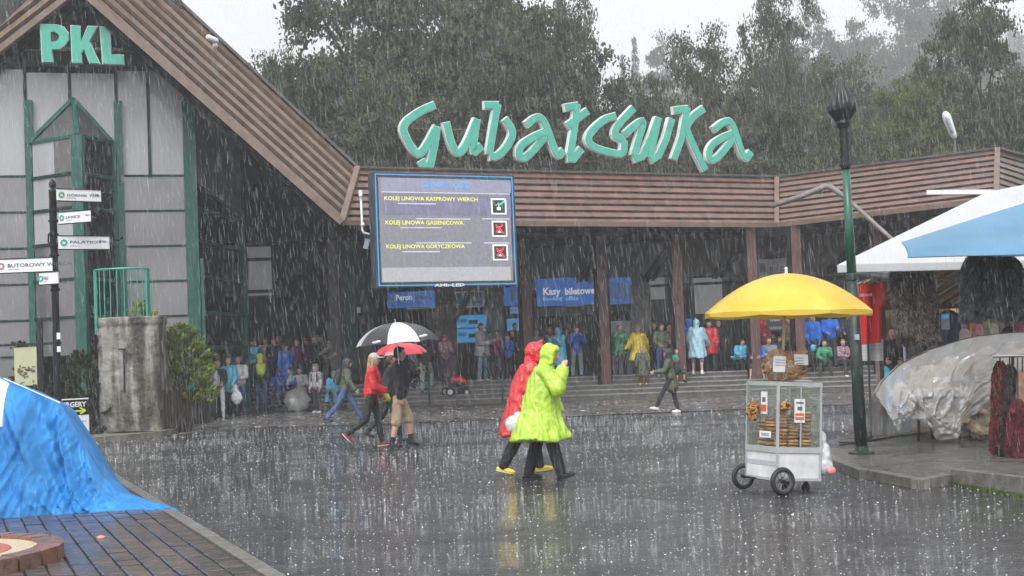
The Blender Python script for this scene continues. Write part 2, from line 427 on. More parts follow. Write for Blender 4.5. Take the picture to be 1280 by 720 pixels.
# moss: tufts between kerb and road
ms = [G(x, y) for x, y in ((1150, 606), (1190, 606), (1282, 622))]
mb = MB()
for k in range(5200):
    q = random.random(); a = ms[1] + (ms[2] - ms[1]) * (q * 1.15 - .15)
    p = a + Vector((random.uniform(-.03, .03), random.uniform(-.08, .10) * min(1, .3 + q), 0))
    h = random.uniform(.008, .035); an = random.uniform(0, 6.3); d = Vector((math.cos(an), math.sin(an), 0)) * random.uniform(.003, .008)
    mb.add([p - d, p + d, p + Vector((random.uniform(-.01, .01), random.uniform(-.01, .01), h))], [(0, 1, 2)])
mb.build('moss', mat('moss_green', (.05, .09, .015), .8, .5, 15), kind='stuff', fixn=False)
props(bpy.data.objects['moss'], 'bright green moss growing along the foot of the kerb', 'moss')

# ================================================================== STATION BUILDING
M_wood = mat('brown_cladding', (.15, .085, .064), .42, .32, 3, .5, 25, coat=.15)
M_woodd = mat('brown_cladding_dark', (.105, .058, .043), .5, .35, 3, .4, 25, stretch=(1, 1, 6))
M_trim = mat('tan_trim', (.15, .098, .072), .4, .25, 4, .3, coat=.15)
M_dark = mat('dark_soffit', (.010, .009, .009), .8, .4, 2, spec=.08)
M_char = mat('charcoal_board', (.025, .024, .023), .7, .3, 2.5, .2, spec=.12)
M_upper = mat('grey_render', (.20, .19, .18), .8, .25, 1.2, spec=.15)
M_green = mat('green_paint', (.008, .08, .058), .35, .2, 5, coat=.15, spec=.3)
M_greend = mat('dark_green_paint', (.006, .028, .023), .5, .3, 3, spec=.2)
M_pane = mat('grey_sky_pane', (.34, .345, .36), .3, .10, .5, coat=.4)  # pale diffuse grey stands in for sky mirrored in the glass
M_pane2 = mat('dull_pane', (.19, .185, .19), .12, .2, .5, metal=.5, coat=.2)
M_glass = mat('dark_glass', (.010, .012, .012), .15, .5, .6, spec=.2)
M_beam = mat('red_brown_post', (.085, .036, .029), .5, .3, 4, .3, stretch=(3, 3, .4))
M_conc = mat('grey_column', (.20, .195, .18), .6, .3, 3, .4)
M_groove = mat('groove_shadow', (.008, .006, .005), .8, .2, spec=.05)  # near-black backing colour stands in for the shadow between boards
bld = empty('station_building', (0, 43, 0), label='cable railway station with brown board fascia, glazed gable and covered platform', cat='building')

def clad(A0, A1, B0, B1, n, parent, lap=.05, mats=None, name='cladding_board', back=None):
    A0, A1, B0, B1 = map(Vector, (A0, A1, B0, B1))
    nrm = (A1 - A0).cross(B0 - A0).normalized()
    if nrm.dot(CAM - A0) < 0: nrm = -nrm
    for i in range(n):
        f0, f1 = i / n, (i + (.66 if name == 'roof_board' else .77)) / n
        a0 = A0.lerp(B0, f0); a1 = A1.lerp(B1, f0); b0 = A0.lerp(B0, f1); b1 = A1.lerp(B1, f1)
        mb = MB(); mb.hexa([a0 - nrm * .05, a1 - nrm * .05, a1 + nrm * lap, a0 + nrm * lap, b0 - nrm * .05, b1 - nrm * .05, b1 + nrm * .015, b0 + nrm * .015])
        mb.build(name, random.choice(mats or [M_wood]), parent)
    mb = MB(); mb.hexa([A0 - nrm * .34, A1 - nrm * .34, A1 - nrm * .26, A0 - nrm * .26, B0 - nrm * .34, B1 - nrm * .34, B1 - nrm * .26, B0 - nrm * .26])
    mb.build('board_backing', M_groove, parent)
    return nrm
ZB, ZT = 5.05, 6.75
b0, b1, b2 = G(429, 279, ZB), G(970, 282, ZB), G(1243, 250, ZB)
t0, t1, t2 = G(448, 211, ZT), G(970, 222, ZT), G(1245, 187, ZT)
fa = empty('fascia', b1, parent=bld)
M_ws = [M_wood, mat('brown_cladding2', (.125, .07, .053), .42, .32, 3, .5, 25, coat=.15)]
M_wl = [mat('tan_cladding', (.175, .118, .083), .4, .28, 3, .4, 25, coat=.2), mat('tan_cladding2', (.145, .097, .07), .4, .28, 3, .4, 25, coat=.2)]
clad(b0, b1, t0, t1, 8, fa, mats=M_ws); clad(b1, b2, t1, t2, 9, fa, mats=M_ws)
b3 = b2 + Vector((3.2, 5.5, 0)); t3 = t2 + Vector((3.2, 4.2, 0))
clad(b2, b3, t2, t3, 9, fa, mats=M_wl)
for a, b in ((b0, b1), (b1, b2), (b2, b3)):
    up = Vector((0, 0, 1)); off = Vector((0, -.16, 0))
    mb = MB(); mb.bar(a + off, b + off, .1, .14); mb.build('lower_trim', M_trim, bld)
for a, b in ((b1, t1), (b2, t2)):
    off = Vector((0, -.13, 0)); mb = MB(); mb.bar(a + off, b + off, .14, .12); mb.build('corner_trim', M_trim, bld)
for a, b in ((t0, t1), (t1, t2), (t2, t3)):
    mb = MB(); mb.bar(a + Vector((0, 0, .03)), b + Vector((0, 0, .03)), .3, .06); mb.build('roof_edge', mat('edge_metal', (.07, .06, .055), .4), bld)
# roof deck & soffit
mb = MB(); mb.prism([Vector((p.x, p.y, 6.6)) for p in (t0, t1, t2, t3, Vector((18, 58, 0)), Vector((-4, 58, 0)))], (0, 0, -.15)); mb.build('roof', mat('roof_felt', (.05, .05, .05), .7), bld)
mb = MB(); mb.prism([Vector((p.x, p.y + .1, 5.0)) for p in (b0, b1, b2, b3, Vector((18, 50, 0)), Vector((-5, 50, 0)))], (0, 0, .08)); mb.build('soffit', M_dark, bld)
mb = MB()
for i in range(40):
    s_ = -4.2 + i * .42; mb.fbox(STEP.a, STEP.u, STEP.n, STEP.z, (s_, s_ + .03), (-4.6, -1.6), (4.95, 4.99))
mb.build('soffit_batten', M_char, bld)

# back wall of the covered platform
BW = VP(STEP.pt(-10, 0, -4.6)[:2], STEP.pt(12, 0, -4.6)[:2])
def bwr(x0, y0, x1, y1, t=0.0): return BW.rect(x0, y0, x1, y1, t)
def plate(name, vp, x0, y0, x1, y1, t0, t1, m, parent, **k):
    r = vp.rect(x0, y0, x1, y1, t1); mb = MB(); vp.box(mb, r, t0, t1); o = mb.build(name, m, parent, **k); return o, r
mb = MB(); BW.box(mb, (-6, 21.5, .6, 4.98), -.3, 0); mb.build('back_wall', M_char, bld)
r = bwr(600, 296, 1130, 345); mb = MB(); BW.box(mb, (r[0] - 3, r[1], 3.55, 4.99), 0, .06); mb.build('upper_panel', M_upper, bld)
mb = MB(); BW.box(mb, (r[0] - 3, r[1], 3.47, 3.56), .06, .14); mb.build('rail', M_dark, bld)
# concrete piers
for x0, x1 in ((606, 631), (790, 815)):
    r = bwr(x0, 345, x1, 470); mb = MB(); BW.box(mb, (r[0], r[1], .65, 3.55), 0, .3); mb.build('pier', M_conc, bld)
# doors and windows: frame + pane
def opening(x0, y0, x1, y1, m=M_glass, parts=1, name='window', fm=M_greend, t=.02, vp=None, zb=None):
    vp = vp or BW; r = list(vp.rect(x0, y0, x1, y1, t))
    if zb is not None: r[2] = zb
    fr = MB(); e = .06
    vp.box(fr, (r[0], r[1], r[3] - e, r[3]), t, t + .09); vp.box(fr, (r[0], r[1], r[2], r[2] + e), t, t + .09)
    vp.box(fr, (r[0], r[0] + e, r[2] + e, r[3] - e), t, t + .088); vp.box(fr, (r[1] - e, r[1], r[2] + e, r[3] - e), t, t + .088)
    wd = (r[1] - r[0] - 2 * e) / parts
    for i in range(1, parts): vp.box(fr, (r[0] + e + wd * i - .03, r[0] + e + wd * i + .03, r[2] + e, r[3] - e), t, t + .086)
    o = fr.build(name, fm, bld)
    for i in range(parts):
        q = MB(); vp.box(q, (r[0] + e + wd * i + .03, r[0] + e + wd * (i + 1) - .03, r[2] + e, r[3] - e), t + .005, t + .03)
        q.build('pane', m, o)
    return o
opening(683, 396, 747, 470, parts=2, name='door', zb=.66)
opening(484, 388, 556, 470, parts=3, name='door', zb=.66)
opening(815, 344, 848, 470, parts=1, zb=1.0)
opening(862, 344, 944, 470, parts=3, zb=.8)
opening(952, 412, 1012, 470, parts=2, name='door', zb=.66)
opening(1016, 344, 1100, 470, parts=3, zb=.8)
opening(632, 396, 662, 470, parts=1, name='door', zb=.66)
# pale panels painted in for daylight reflected by the windows
M_day = mat('sky_reflection_pane', (.42, .43, .45), .1, .15, .8, coat=.5)
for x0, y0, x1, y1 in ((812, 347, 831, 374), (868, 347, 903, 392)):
    plate('sky_reflection', BW, x0, y0, x1, y1, .055, .12, M_day, bld)
# poster
o, r = plate('poster', BW, 765, 401, 790, 468, .01, .06, mat('poster_paper', (.42, .42, .45), .5, .15, 2), bld)
q = MB(); a = BW.sz(772, 412, .062); 
for k in range(7): q.ell(BW.pt(a[0] + .06 + .1 * math.sin(k * 1.3), a[1] - .06 * k, .064), (.09, .004, .07), seg=8, rings=5)
q.build('picture', mat('poster_print', (.30, .2, .13), .5, .5, 8), o)
# posts + braces along the steps
for i, x in enumerate((664, 760, 854, 948, 1004, 1107)):
    t_ = -.9; s_ = STEP.sz(x, 480, t_)[0]
    mb = MB(); STEP.box(mb, (s_ - .16, s_ + .12, .39, 4.98), t_ - .14, t_ + .14); mb.build('post', M_beam, bld)
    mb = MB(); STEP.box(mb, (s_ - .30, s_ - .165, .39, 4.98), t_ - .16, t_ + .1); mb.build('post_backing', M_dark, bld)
    mb = MB(); p = STEP.pt(s_, 4.85, t_ - .2); q_ = BW.pt((p - BW.a).dot(BW.u) - 1.1, 3.75, .1)
    mb.bar(p, q_, .16, .2); mb.build('brace', M_dark, bld)
    mb = MB(); mb.bar(p + Vector((.22, 0, 0)), q_ + Vector((.22, 0, 0)), .10, .16); mb.build('brace', M_dark, bld)
mb = MB(); STEP.box(mb, (-2, 12.2, 4.72, 4.98), -1.1, -.85); mb.build('beam', M_dark, bld)

# dark entrance hall left of the platform
HW = VP((-9.6, 45.2), (-3.4, 46.0))
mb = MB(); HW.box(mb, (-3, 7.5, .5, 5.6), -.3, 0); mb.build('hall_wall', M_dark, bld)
o = opening(302, 306, 349, 372, m=M_pane, parts=1, vp=VP((-8.2, 42.5), (-6, 42.8)), fm=M_char)
for y in (324, 364):
    plate('window_bar', VP((-8.2, 42.5), (-6, 42.8)), 302, y - 2, 350, y + 2, .1, .14, M_char, bld)
plate('window_bar', VP((-8.2, 42.5), (-6, 42.8)), 340, 306, 346, 400, .1, .15, M_char, bld)
HV = VP((-8, 43.4), (-3, 43.0))
plate('timber_post', HV, 411, 285, 424, 470, -.3, .05, mat('hall_post', (.07, .062, .055), .6, .3, 5), bld)
plate('green_panel', HV, 424, 300, 446, 476, -.3, 0, M_greend, bld)
plate('timber_post', HV, 545, 345, 569, 472, -.4, 0, mat('bark_post', (.06, .045, .038), .7, .4, 5, .6), bld)
plate('timber_post', HV, 446, 285, 468, 476, -.4, -.1, M_char, bld)
plate('lamp', HV, 446, 384, 450, 391, 0, .08, mat('lamp_body', (.5, .5, .5), .4), bld)
plate('timber_beam', HV, 303, 284, 470, 300, -.4, .3, M_dark, bld)

# glazed gable wall (PKL)
ga, gb, gc = gx(-60, 35.7), gx(238, 37.3), gx(303, 41.8)
GW = VP(ga[:2], gb[:2]); GW2 = VP(gb[:2], gc[:2])
def gl(name, vp, x0, y0, x1, y1, m, t0=.0, t1=.05, parent=None):
    """pane with sheared edges following true pixels of the four corners"""
    c = [vp.hit(x, y, t1) for x, y in ((x0, y1), (x1, y1), (x1, y0), (x0, y0))]
    mb = MB(); d = vp.n * -(t1 - t0)
    mb.hexa([c[0] + d, c[1] + d, c[1], c[0], c[3] + d, c[2] + d, c[2], c[3]]); return mb.build(name, m, parent or bld)
def vrect(name, vp, x0, y0, x1, y1, m, t0=0, t1=.05, parent=None):
    r = vp.rect(x0, y0, x1, y1, t1); mb = MB(); vp.box(mb, r, t0, t1); return mb.build(name, m, parent or bld)
# backing
r = GW.sz(238, 400); mb = MB(); GW.box(mb, (-3, r[0], 0, 13.2), -.25, -.05); mb.build('gable_wall', M_dark, bld)
q = GW2.sz(303, 400); mb = MB(); GW2.box(mb, (0, q[0], 0, 10), -.25, -.05); mb.build('gable_wall', M_dark, bld)
rows = [88, 220, 264, 308, 352, 396, 440, 500]
def zof(y): return GW.sz(190, y)[1]
def sof(x): return GW.sz(x, 300)[0]
colsx = [-60, 36, 150, 190, 236]
for ci in range(len(colsx) - 1):
    s0, s1 = sof(colsx[ci]), sof(colsx[ci + 1])
    if colsx[ci] == 36:  # bay in front: only the panels above it
        for (x0, x1) in ((36, 92), (92, 150)):
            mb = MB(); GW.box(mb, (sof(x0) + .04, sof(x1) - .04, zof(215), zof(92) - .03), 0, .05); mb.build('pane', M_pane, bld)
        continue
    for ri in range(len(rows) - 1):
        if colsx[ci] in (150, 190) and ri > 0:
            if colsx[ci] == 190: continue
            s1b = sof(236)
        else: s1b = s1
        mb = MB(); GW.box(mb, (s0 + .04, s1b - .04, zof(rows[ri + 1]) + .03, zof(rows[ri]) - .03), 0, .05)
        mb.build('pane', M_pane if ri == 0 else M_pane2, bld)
for y in rows[:-1]:
    for x0, x1 in ((-60, 36), (150, 236)):
        mb = MB(); GW.box(mb, (sof(x0), sof(x1), zof(y) - .03, zof(y) + .03), 0, .08); mb.build('transom', M_greend, bld)
for x in (36, 92, 150, 190):
    mb = MB(); GW.box(mb, (sof(x) - .04, sof(x) + .04, zof(222 if x in (190,) else 215), zof(60)), 0, .10); mb.build('mullion', M_greend, bld)
for x, wd, yb in ((40, .11, 545), (152, .11, 545), (240, .17, 560)):
    mb = MB(); GW.box(mb, (sof(x) - wd, sof(x) + wd, 0, zof(128)), .0, .2); mb.build('green_post', M_green, bld)
mb = MB(); GW.box(mb, (sof(249), sof(253), zof(430), zof(325)), .0, .3); mb.build('downpipe', M_green, bld)
# dark gable head
mb = MB(); GW.box(mb, (-2, sof(236), zof(86), zof(86) + 4.6), 0, .06); mb.build('gable_board', mat('gable_dark', (.022, .021, .02), .7, .3, 2, stretch=(4, 4, .3)), bld)
for x in (-20, 33, 92, 147, 190):
    mb = MB(); GW.box(mb, (sof(x) - .02, sof(x) + .02, zof(86), zof(0)), .06, .075); mb.build('joint_batten', M_char, bld)
mb = MB(); GW.box(mb, (-2, sof(215), zof(66) - .015, zof(66) + .015), .06, .085); mb.build('joint_batten', M_conc, bld)
M_green2 = mat('green_paint_brightened', (.012, .14, .10), .35, .15, 5, coat=.3); M_pale = mat('pale_panel', (.58, .59, .61), .35, .1, .8, coat=.3)  # both colours lightened to make up for the shade on this wall
# second (receding) part: sloping pale panels above, dark glass below
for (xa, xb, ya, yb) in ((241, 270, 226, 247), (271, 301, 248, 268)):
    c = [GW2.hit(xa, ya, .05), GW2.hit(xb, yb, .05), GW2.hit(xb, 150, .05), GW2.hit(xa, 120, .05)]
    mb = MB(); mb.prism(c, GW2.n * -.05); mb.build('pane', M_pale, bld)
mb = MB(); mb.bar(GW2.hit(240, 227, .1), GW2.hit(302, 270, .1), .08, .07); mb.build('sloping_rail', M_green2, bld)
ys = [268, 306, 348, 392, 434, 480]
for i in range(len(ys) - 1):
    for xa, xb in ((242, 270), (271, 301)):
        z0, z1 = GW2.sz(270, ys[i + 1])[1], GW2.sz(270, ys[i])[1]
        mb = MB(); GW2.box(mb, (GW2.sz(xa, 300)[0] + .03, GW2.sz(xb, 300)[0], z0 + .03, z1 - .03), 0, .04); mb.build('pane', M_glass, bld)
    z = GW2.sz(270, ys[i])[1]
    mb = MB(); GW2.box(mb, (0, GW2.sz(302, 300)[0], z - .045, z + .045), 0, .12); mb.build('transom', M_green2, bld)
mb = MB(); GW2.box(mb, (GW2.sz(301, 300)[0] - .06, GW2.sz(301, 300)[0] + .08, 0, GW2.sz(301, 262)[1]), 0, .16); mb.build('green_post', M_green2, bld)
# bay (prow) with gable
c0 = GW.hit(42, 400, .15); c1 = GW.hit(148, 400, .15)
mid = GW.hit(103, 400, 1.5)
B1 = VP(c0[:2], mid[:2]); B2 = VP(mid[:2], c1[:2])
zt = B1.sz(103, 168)[1]
ap = GW.hit(92, 124, .45)
brow = [zt, B1.sz(100, 215)[1], B1.sz(100, 258)[1], B1.sz(100, 302)[1], B1.sz(100, 348)[1], B1.sz(100, 396)[1], B1.sz(100, 445)[1]]
L1, L2 = (mid - c0).xy.length, (c1 - mid).xy.length
for i in range(6):
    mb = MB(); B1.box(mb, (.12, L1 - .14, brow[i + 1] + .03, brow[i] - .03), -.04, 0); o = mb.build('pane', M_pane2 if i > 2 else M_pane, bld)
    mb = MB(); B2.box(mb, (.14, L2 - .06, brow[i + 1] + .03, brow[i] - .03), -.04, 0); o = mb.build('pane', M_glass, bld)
    mb = MB(); B1.box(mb, (0, L1, brow[i] - .04, brow[i] + .04), -.03, .05); mb.build('transom', M_greend if i else M_green, bld)
    mb = MB(); B2.box(mb, (0, L2, brow[i] - .04, brow[i] + .04), -.03, .05); mb.build('transom', M_green, bld)
mb = MB(); B1.box(mb, (L1 - .9, L1 - .14, brow[2], brow[0]), -.0, .015); mb.build('blind', mat('bay_blind', (.12, .115, .115), .5), bld)
mb = MB(); mb.bar((mid.x, mid.y, 0), (mid.x, mid.y, zt), .28, .28); mb.build('green_post', M_green, bld)
for cc_ in (c0, c1):
    mb = MB(); mb.bar((cc_.x, cc_.y, 0), (cc_.x, cc_.y, zt), .16, .16); mb.build('green_post', M_green, bld)
e0, e1, em = Vector((c0.x, c0.y, zt)), Vector((c1.x, c1.y, zt)), Vector((mid.x, mid.y, zt))
for a, b in ((e0, em), (em, e1)):
    mb = MB(); mb.prism([a, b, ap], (0, .05, 0)); mb.build('bay_gable', mat('bay_board', (.07, .08, .075), .5, .3, 6, stretch=(5, 5, 1)), bld)
for a in (e0, e1, em):
    mb = MB(); mb.bar(a + Vector((0, -.05, 0)), ap + Vector((0, -.05, 0)), .12, .1); mb.build('bay_rail', M_green, bld)

# A-frame roof bands
LB = G(429, 279, ZB); UB = t0
def plane_pt(px, py, Y): return P(px, py, Y)
lo_ap = P(101, -12, 35.4); up_ap = P(101, -112, 37.6)
lo_l = P(-110, 152, 35.4); up_l = P(-140, 75, 37.6)
ar = empty('gable_roof', lo_ap, parent=bld)
nR = clad(LB, lo_ap, UB, up_ap, 7, ar, lap=.06, mats=M_wl, name='roof_board'); clad(lo_l, lo_ap, up_l, up_ap, 7, ar, lap=.06, mats=M_wl, name='roof_board')
for a, b in ((LB, lo_ap), (lo_l, lo_ap)):
    mb = MB(); mb.bar(a + Vector((0, -.2, 0)), b + Vector((0, -.2, 0)), .14, .16); mb.build('lower_trim', M_trim, bld)
for a, b in ((UB, up_ap), (up_l, up_ap)):
    mb = MB(); mb.bar(a + Vector((0, -.02, .05)), b + Vector((0, -.02, .05)), .3, .07); mb.build('roof_edge', mat('edge_metal', (.07, .06, .055), .4), bld)
mb = MB(); mb.bar(LB + Vector((0, -.2, 0)), UB + Vector((0, -.16, 0)), .16, .14); mb.build('corner_trim', M_trim, bld)
# underside (dark soffit) and roof slopes going back
for lo, la, up, ua in ((LB, lo_ap, UB, up_ap), (lo_l, lo_ap, up_l, up_ap)):
    bk = Vector((0, 11, 0))
    mb = MB(); mb.hexa([lo + Vector((0, .02, 0)), la + Vector((0, .02, 0)), la + bk, lo + bk] + [p + Vector((0, 0, .1)) for p in (lo + Vector((0, .02, 0)), la + Vector((0, .02, 0)), la + bk, lo + bk)]); mb.build('soffit', M_dark, bld)
    mb = MB(); mb.hexa([up, ua, ua + bk, up + bk] + [p + Vector((0, 0, .08)) for p in (up, ua, ua + bk, up + bk)]); mb.build('roof', mat('roof_felt', (.05, .05, .05)), bld)

mb = MB(); bk = Vector((0, 10.8, 0)); mb.prism([lo_ap + bk, LB + bk, Vector((LB.x, LB.y + 10.8, 0)), Vector((lo_ap.x, LB.y + 10.8, 0))], (0, .15, 0)); mb.build('hall_gable', M_dark, bld)
# haze: rain-filled air
mb = MB(); mb.box(-800, 800, -30, 880, -2.5, 175)
hz = mb.build('haze', None, kind='stuff')
hm = bpy.data.materials.new('haze_air'); hm.use_nodes = True; hn = hm.node_tree; hn.nodes.clear()
pvn = hn.nodes.new('ShaderNodeVolumePrincipled'); pvn.inputs['Density'].default_value = HAZE if 'HAZE' in globals() else .0042
pvn.inputs['Color'].default_value = (.97, .98, 1, 1); pvn.inputs['Anisotropy'].default_value = .2
ho = hn.nodes.new('ShaderNodeOutputMaterial'); hn.links.new(pvn.outputs[0], ho.inputs['Volume'])
hz.data.materials.clear(); hz.data.materials.append(hm)
# ================================================================== SCREEN, SIGNS, ROOFTOP LETTERING
# LED screen
SV = VP((P(470, 290, 34).x, 34), (P(645, 290, 35.8).x, 35.8))
scn = empty('display_screen', SV.hit(556, 360), label='large LED information screen with blue edge hanging in front of the fascia', cat='screen')
def scr(name, x0, y0, x1, y1, t0, t1, m, parent=None):
    # follow the photographed edges of the tilted screen with true plane coordinates
    r = SV.rect(x0, y0, x1, y1, t1); mb = MB(); SV.box(mb, r, t0, t1); return mb.build(name, m, parent or scn), r
M_scb = mat('screen_body', (.03, .05, .06), .4, .2, 3)
scr('housing', 468.5, 217, 645, 358, -.35, 0, M_scb)
def frame(name, x0, y0, x1, y1, wd, t0, t1, m, parent):
    r = SV.rect(x0, y0, x1, y1, t1); mb = MB()
    SV.box(mb, (r[0], r[1], r[3] - wd, r[3]), t0, t1); SV.box(mb, (r[0], r[1], r[2], r[2] + wd), t0, t1)
    SV.box(mb, (r[0], r[0] + wd, r[2] + wd, r[3] - wd), t0, t1); SV.box(mb, (r[1] - wd, r[1], r[2] + wd, r[3] - wd), t0, t1)
    return mb.build(name, m, parent)
frame('blue_edge', 471, 219, 643, 356.5, .026, 0, .012, mat('led_blue', (.07, .32, .7), .4, .05, emit=.15), scn)
E = .16
dsp, r = scr('display', 475, 223.5, 639, 352, 0, .01, mat('led_grey', (.2, .2, .23), .5, .12, 14, emit=E), scn)
scr('header_band', 476, 224, 638.5, 240, .01, .014, mat('led_lilac', (.25, .25, .34), .5, .1, 10, emit=E), dsp)
scr('row_band', 476, 244, 638.5, 269, .01, .014, mat('led_violet', (.17, .165, .25), .5, .15, 5, emit=E), dsp)
scr('footer_band', 478, 334, 638.5, 351.5, .01, .014, mat('led_pale', (.36, .36, .38), .5, .1, 25, emit=E), dsp)
M_ln = mat('led_line', (.55, .55, .62), .5, emit=E)
for (x0, y0, x1) in ((477, 240.5, 637), (497, 254, 545), (520, 273, 588), (500, 284, 552), (520, 303, 590), (503, 314, 550), (603, 273, 637), (605, 303, 637)):
    scr('rule', x0, y0, x1, y0 + 1.3, .014, .017, M_ln, dsp)
M_yel = mat('led_yellow', (.75, .72, .12), .5, .1, emit=.3); M_blt = mat('led_title', (.05, .32, .80), .5, emit=.3)
for s_, x0, y0, x1, y1, m in (('CZYNNE KOLEJE', 526, 228, 587, 236.5, M_blt), ('KOLEJ LINOWA KASPROWY WIERCH', 480.5, 246, 597, 252.5, M_yel),
                              ('KOLEJ LINOWA GĄSIENICOWA', 482, 275.5, 579, 282.5, M_yel), ('KOLEJ LINOWA GORYCZKOWA', 483, 305.5, 581, 312, M_yel)):
    lettering(s_, SV, SV.rect(x0, y0, x1, y1, .02), .02, m, dsp, bold=.012)
lettering('AMb-LED', SV, SV.rect(543, 354.3, 581, 358.2, .02), .02, mat('white_print', (.8, .8, .8), .5), scn, bold=.03)
M_wh = mat('led_white', (.75, .75, .75), .5, emit=.25); M_icb = mat('led_black', (.03, .03, .03), .5)
for (cx, cyy, kind) in ((623.5, 258, 0), (624.5, 286, 1), (625.5, 315.5, 1)):
    ic, _ = scr('status_icon', cx - 9.5, cyy - 10, cx + 9.5, cyy + 10, .014, .02, M_wh, dsp)
    scr('icon_field', cx - 7.6, cyy - 8, cx + 7.6, cyy + 8, .02, .024, M_icb, ic)
    c = SV.hit(cx, cyy, .026); a, z = (c - SV.a).dot(SV.u), c.z
    mb = MB(); SV.box(mb, (a - .06, a + .06, z - .1, z - .02), .024, .028); SV.box(mb, (a - .01, a + .01, z - .02, z + .05), .024, .028)
    mb.bar(SV.pt(a - .1, z + .03, .026), SV.pt(a + .1, z + .08, .026), .012); mb.build('cabin_symbol', M_wh, ic)
    mb = MB()
    if kind: 
        mb.bar(SV.pt(a - .11, z + .11, .032), SV.pt(a + .11, z - .12, .032), .05, .006, up=SV.n); mb.bar(SV.pt(a + .1, z + .12, .034), SV.pt(a - .11, z - .1, .034), .05, .006, up=SV.n)
    else:
        mb.bar(SV.pt(a - .03, z + .09, .032), SV.pt(a + .03, z + .04, .032), .05, .006, up=SV.n); mb.bar(SV.pt(a + .02, z + .04, .034), SV.pt(a + .17, z + .14, .034), .05, .006, up=SV.n)
    mb.build('cross_mark' if kind else 'tick_mark', mat('led_red', (.7, .03, .04), .5, emit=.3) if kind else mat('led_green', (.02, .55, .28), .5, emit=.3), ic)
for x in (500, 612):
    p = SV.hit(x, 250, -.35); mb = MB(); mb.bar(p, p + Vector((0, 2.6, 0)), .12); mb.bar(p + Vector((0, 0, -1.6)), p + Vector((0, 3.4, -1.2)), .12); mb.build('bracket', M_scb, scn)
p = SV.hit(591, 362, -.2); mb = MB(); mb.bar(p, P(566, 402, 42.6), .14); mb.build('support_strut', M_icb, scn)

# wall signs on the covered platform
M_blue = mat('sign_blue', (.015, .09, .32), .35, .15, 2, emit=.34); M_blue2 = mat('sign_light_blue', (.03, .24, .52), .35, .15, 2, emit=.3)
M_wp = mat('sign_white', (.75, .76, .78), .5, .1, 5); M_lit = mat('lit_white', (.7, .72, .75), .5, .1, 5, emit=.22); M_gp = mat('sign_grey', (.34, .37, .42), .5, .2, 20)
M_yp = mat('sign_yellow_print', (.35, .45, .12), .5)
def sign(name, x0, y0, x1, y1, m, label, cat='sign', t1=.22):
    e = empty(name, BW.hit((x0 + x1) / 2, y1, t1), label=label, cat=cat)
    plate('panel', BW, x0, y0, x1, y1, .1, t1, m, e); return e, t1 + .006
def swr(x0, y0, x1, y1, t): return BW.rect(x0, y0, x1, y1, t)
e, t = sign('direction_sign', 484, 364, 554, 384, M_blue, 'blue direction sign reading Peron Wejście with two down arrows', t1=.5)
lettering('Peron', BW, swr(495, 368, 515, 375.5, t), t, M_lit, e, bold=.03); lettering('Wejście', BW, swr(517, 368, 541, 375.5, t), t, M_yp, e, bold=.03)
lettering('Platform Entry', BW, swr(495, 377, 528, 382, t), t, mat('sign_cyan_print', (.05, .35, .6), .5), e)
for x in (489.5, 546.5):
    mb = MB(); c = BW.sz(x, 374, t); BW.box(mb, (c[0] - .035, c[0] + .035, c[1] - .05, c[1] + .16), t, t + .01)
    mb.prism([BW.pt(c[0] - .1, c[1] - .04, t), BW.pt(c[0] + .1, c[1] - .04, t), BW.pt(c[0], c[1] - .18, t)], BW.n * .01); mb.build('arrow', M_wp, e)
mb = MB(); BW.box(mb, swr(508, 384.5, 554, 385.5, t), .1, t); mb.build('light_strip', M_wp, e)
e, t = sign('information_board', 565, 364, 604, 384, M_wp, 'pale framed blue information board right of the Peron sign', t1=.5)
o, _ = plate('blue_field', BW, 567, 366, 602, 382.5, t, t + .01, mat('board_blue', (.03, .17, .30), .4, .3, 8), e)
for k in ((583, 372, 588, 377), (590, 372, 601, 377), (568, 379, 601, 382)): plate('panel_field', BW, *k, t + .01, t + .016, M_gp, e)
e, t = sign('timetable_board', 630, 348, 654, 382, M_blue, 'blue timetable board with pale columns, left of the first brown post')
for x in (638.5, 647): 
    for k in range(8): plate('print_row', BW, x, 357 + k * 2.6, x + 6.5, 358.8 + k * 2.6, t - .006, t, M_gp, e)
e, t = sign('timetable_board', 762, 347, 789, 380, M_blue, 'blue timetable board with pale columns, right of the Kasy biletowe sign')
for x in (765, 772, 779.5):
    for k in range(8): plate('print_row', BW, x, 354 + k * 2.6, x + 5.5, 355.8 + k * 2.6, t - .006, t, M_gp, e)
e, t = sign('small_notice', 638, 383.5, 651, 392, M_blue2, 'small blue and white notice under the left timetable board', 'notice', t1=.12)
plate('white_field', BW, 639, 384.5, 650, 388.5, t - .006, t, M_wp, e)
e, t = sign('blue_poster', 634, 398, 656, 428, M_blue2, 'light blue poster behind the group of waiting boys', 'poster', t1=.12)
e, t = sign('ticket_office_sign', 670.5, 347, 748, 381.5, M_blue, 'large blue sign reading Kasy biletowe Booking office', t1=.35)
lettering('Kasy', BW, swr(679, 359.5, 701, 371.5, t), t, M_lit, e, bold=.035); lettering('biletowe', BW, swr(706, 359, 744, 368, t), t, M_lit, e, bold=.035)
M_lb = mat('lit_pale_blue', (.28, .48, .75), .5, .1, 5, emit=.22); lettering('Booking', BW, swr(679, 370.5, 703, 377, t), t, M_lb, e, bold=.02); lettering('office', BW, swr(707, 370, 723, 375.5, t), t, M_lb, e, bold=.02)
mb = MB(); c = BW.hit(739, 351, t); mb.ell(c, (.10, .006, .10), seg=12); mb.build('emblem', mat('emblem_mauve', (.25, .12, .35), .5), e)
mb = MB(); BW.box(mb, swr(706, 381.8, 728, 382.8, t), .1, t); mb.build('light_strip', M_wp, e)
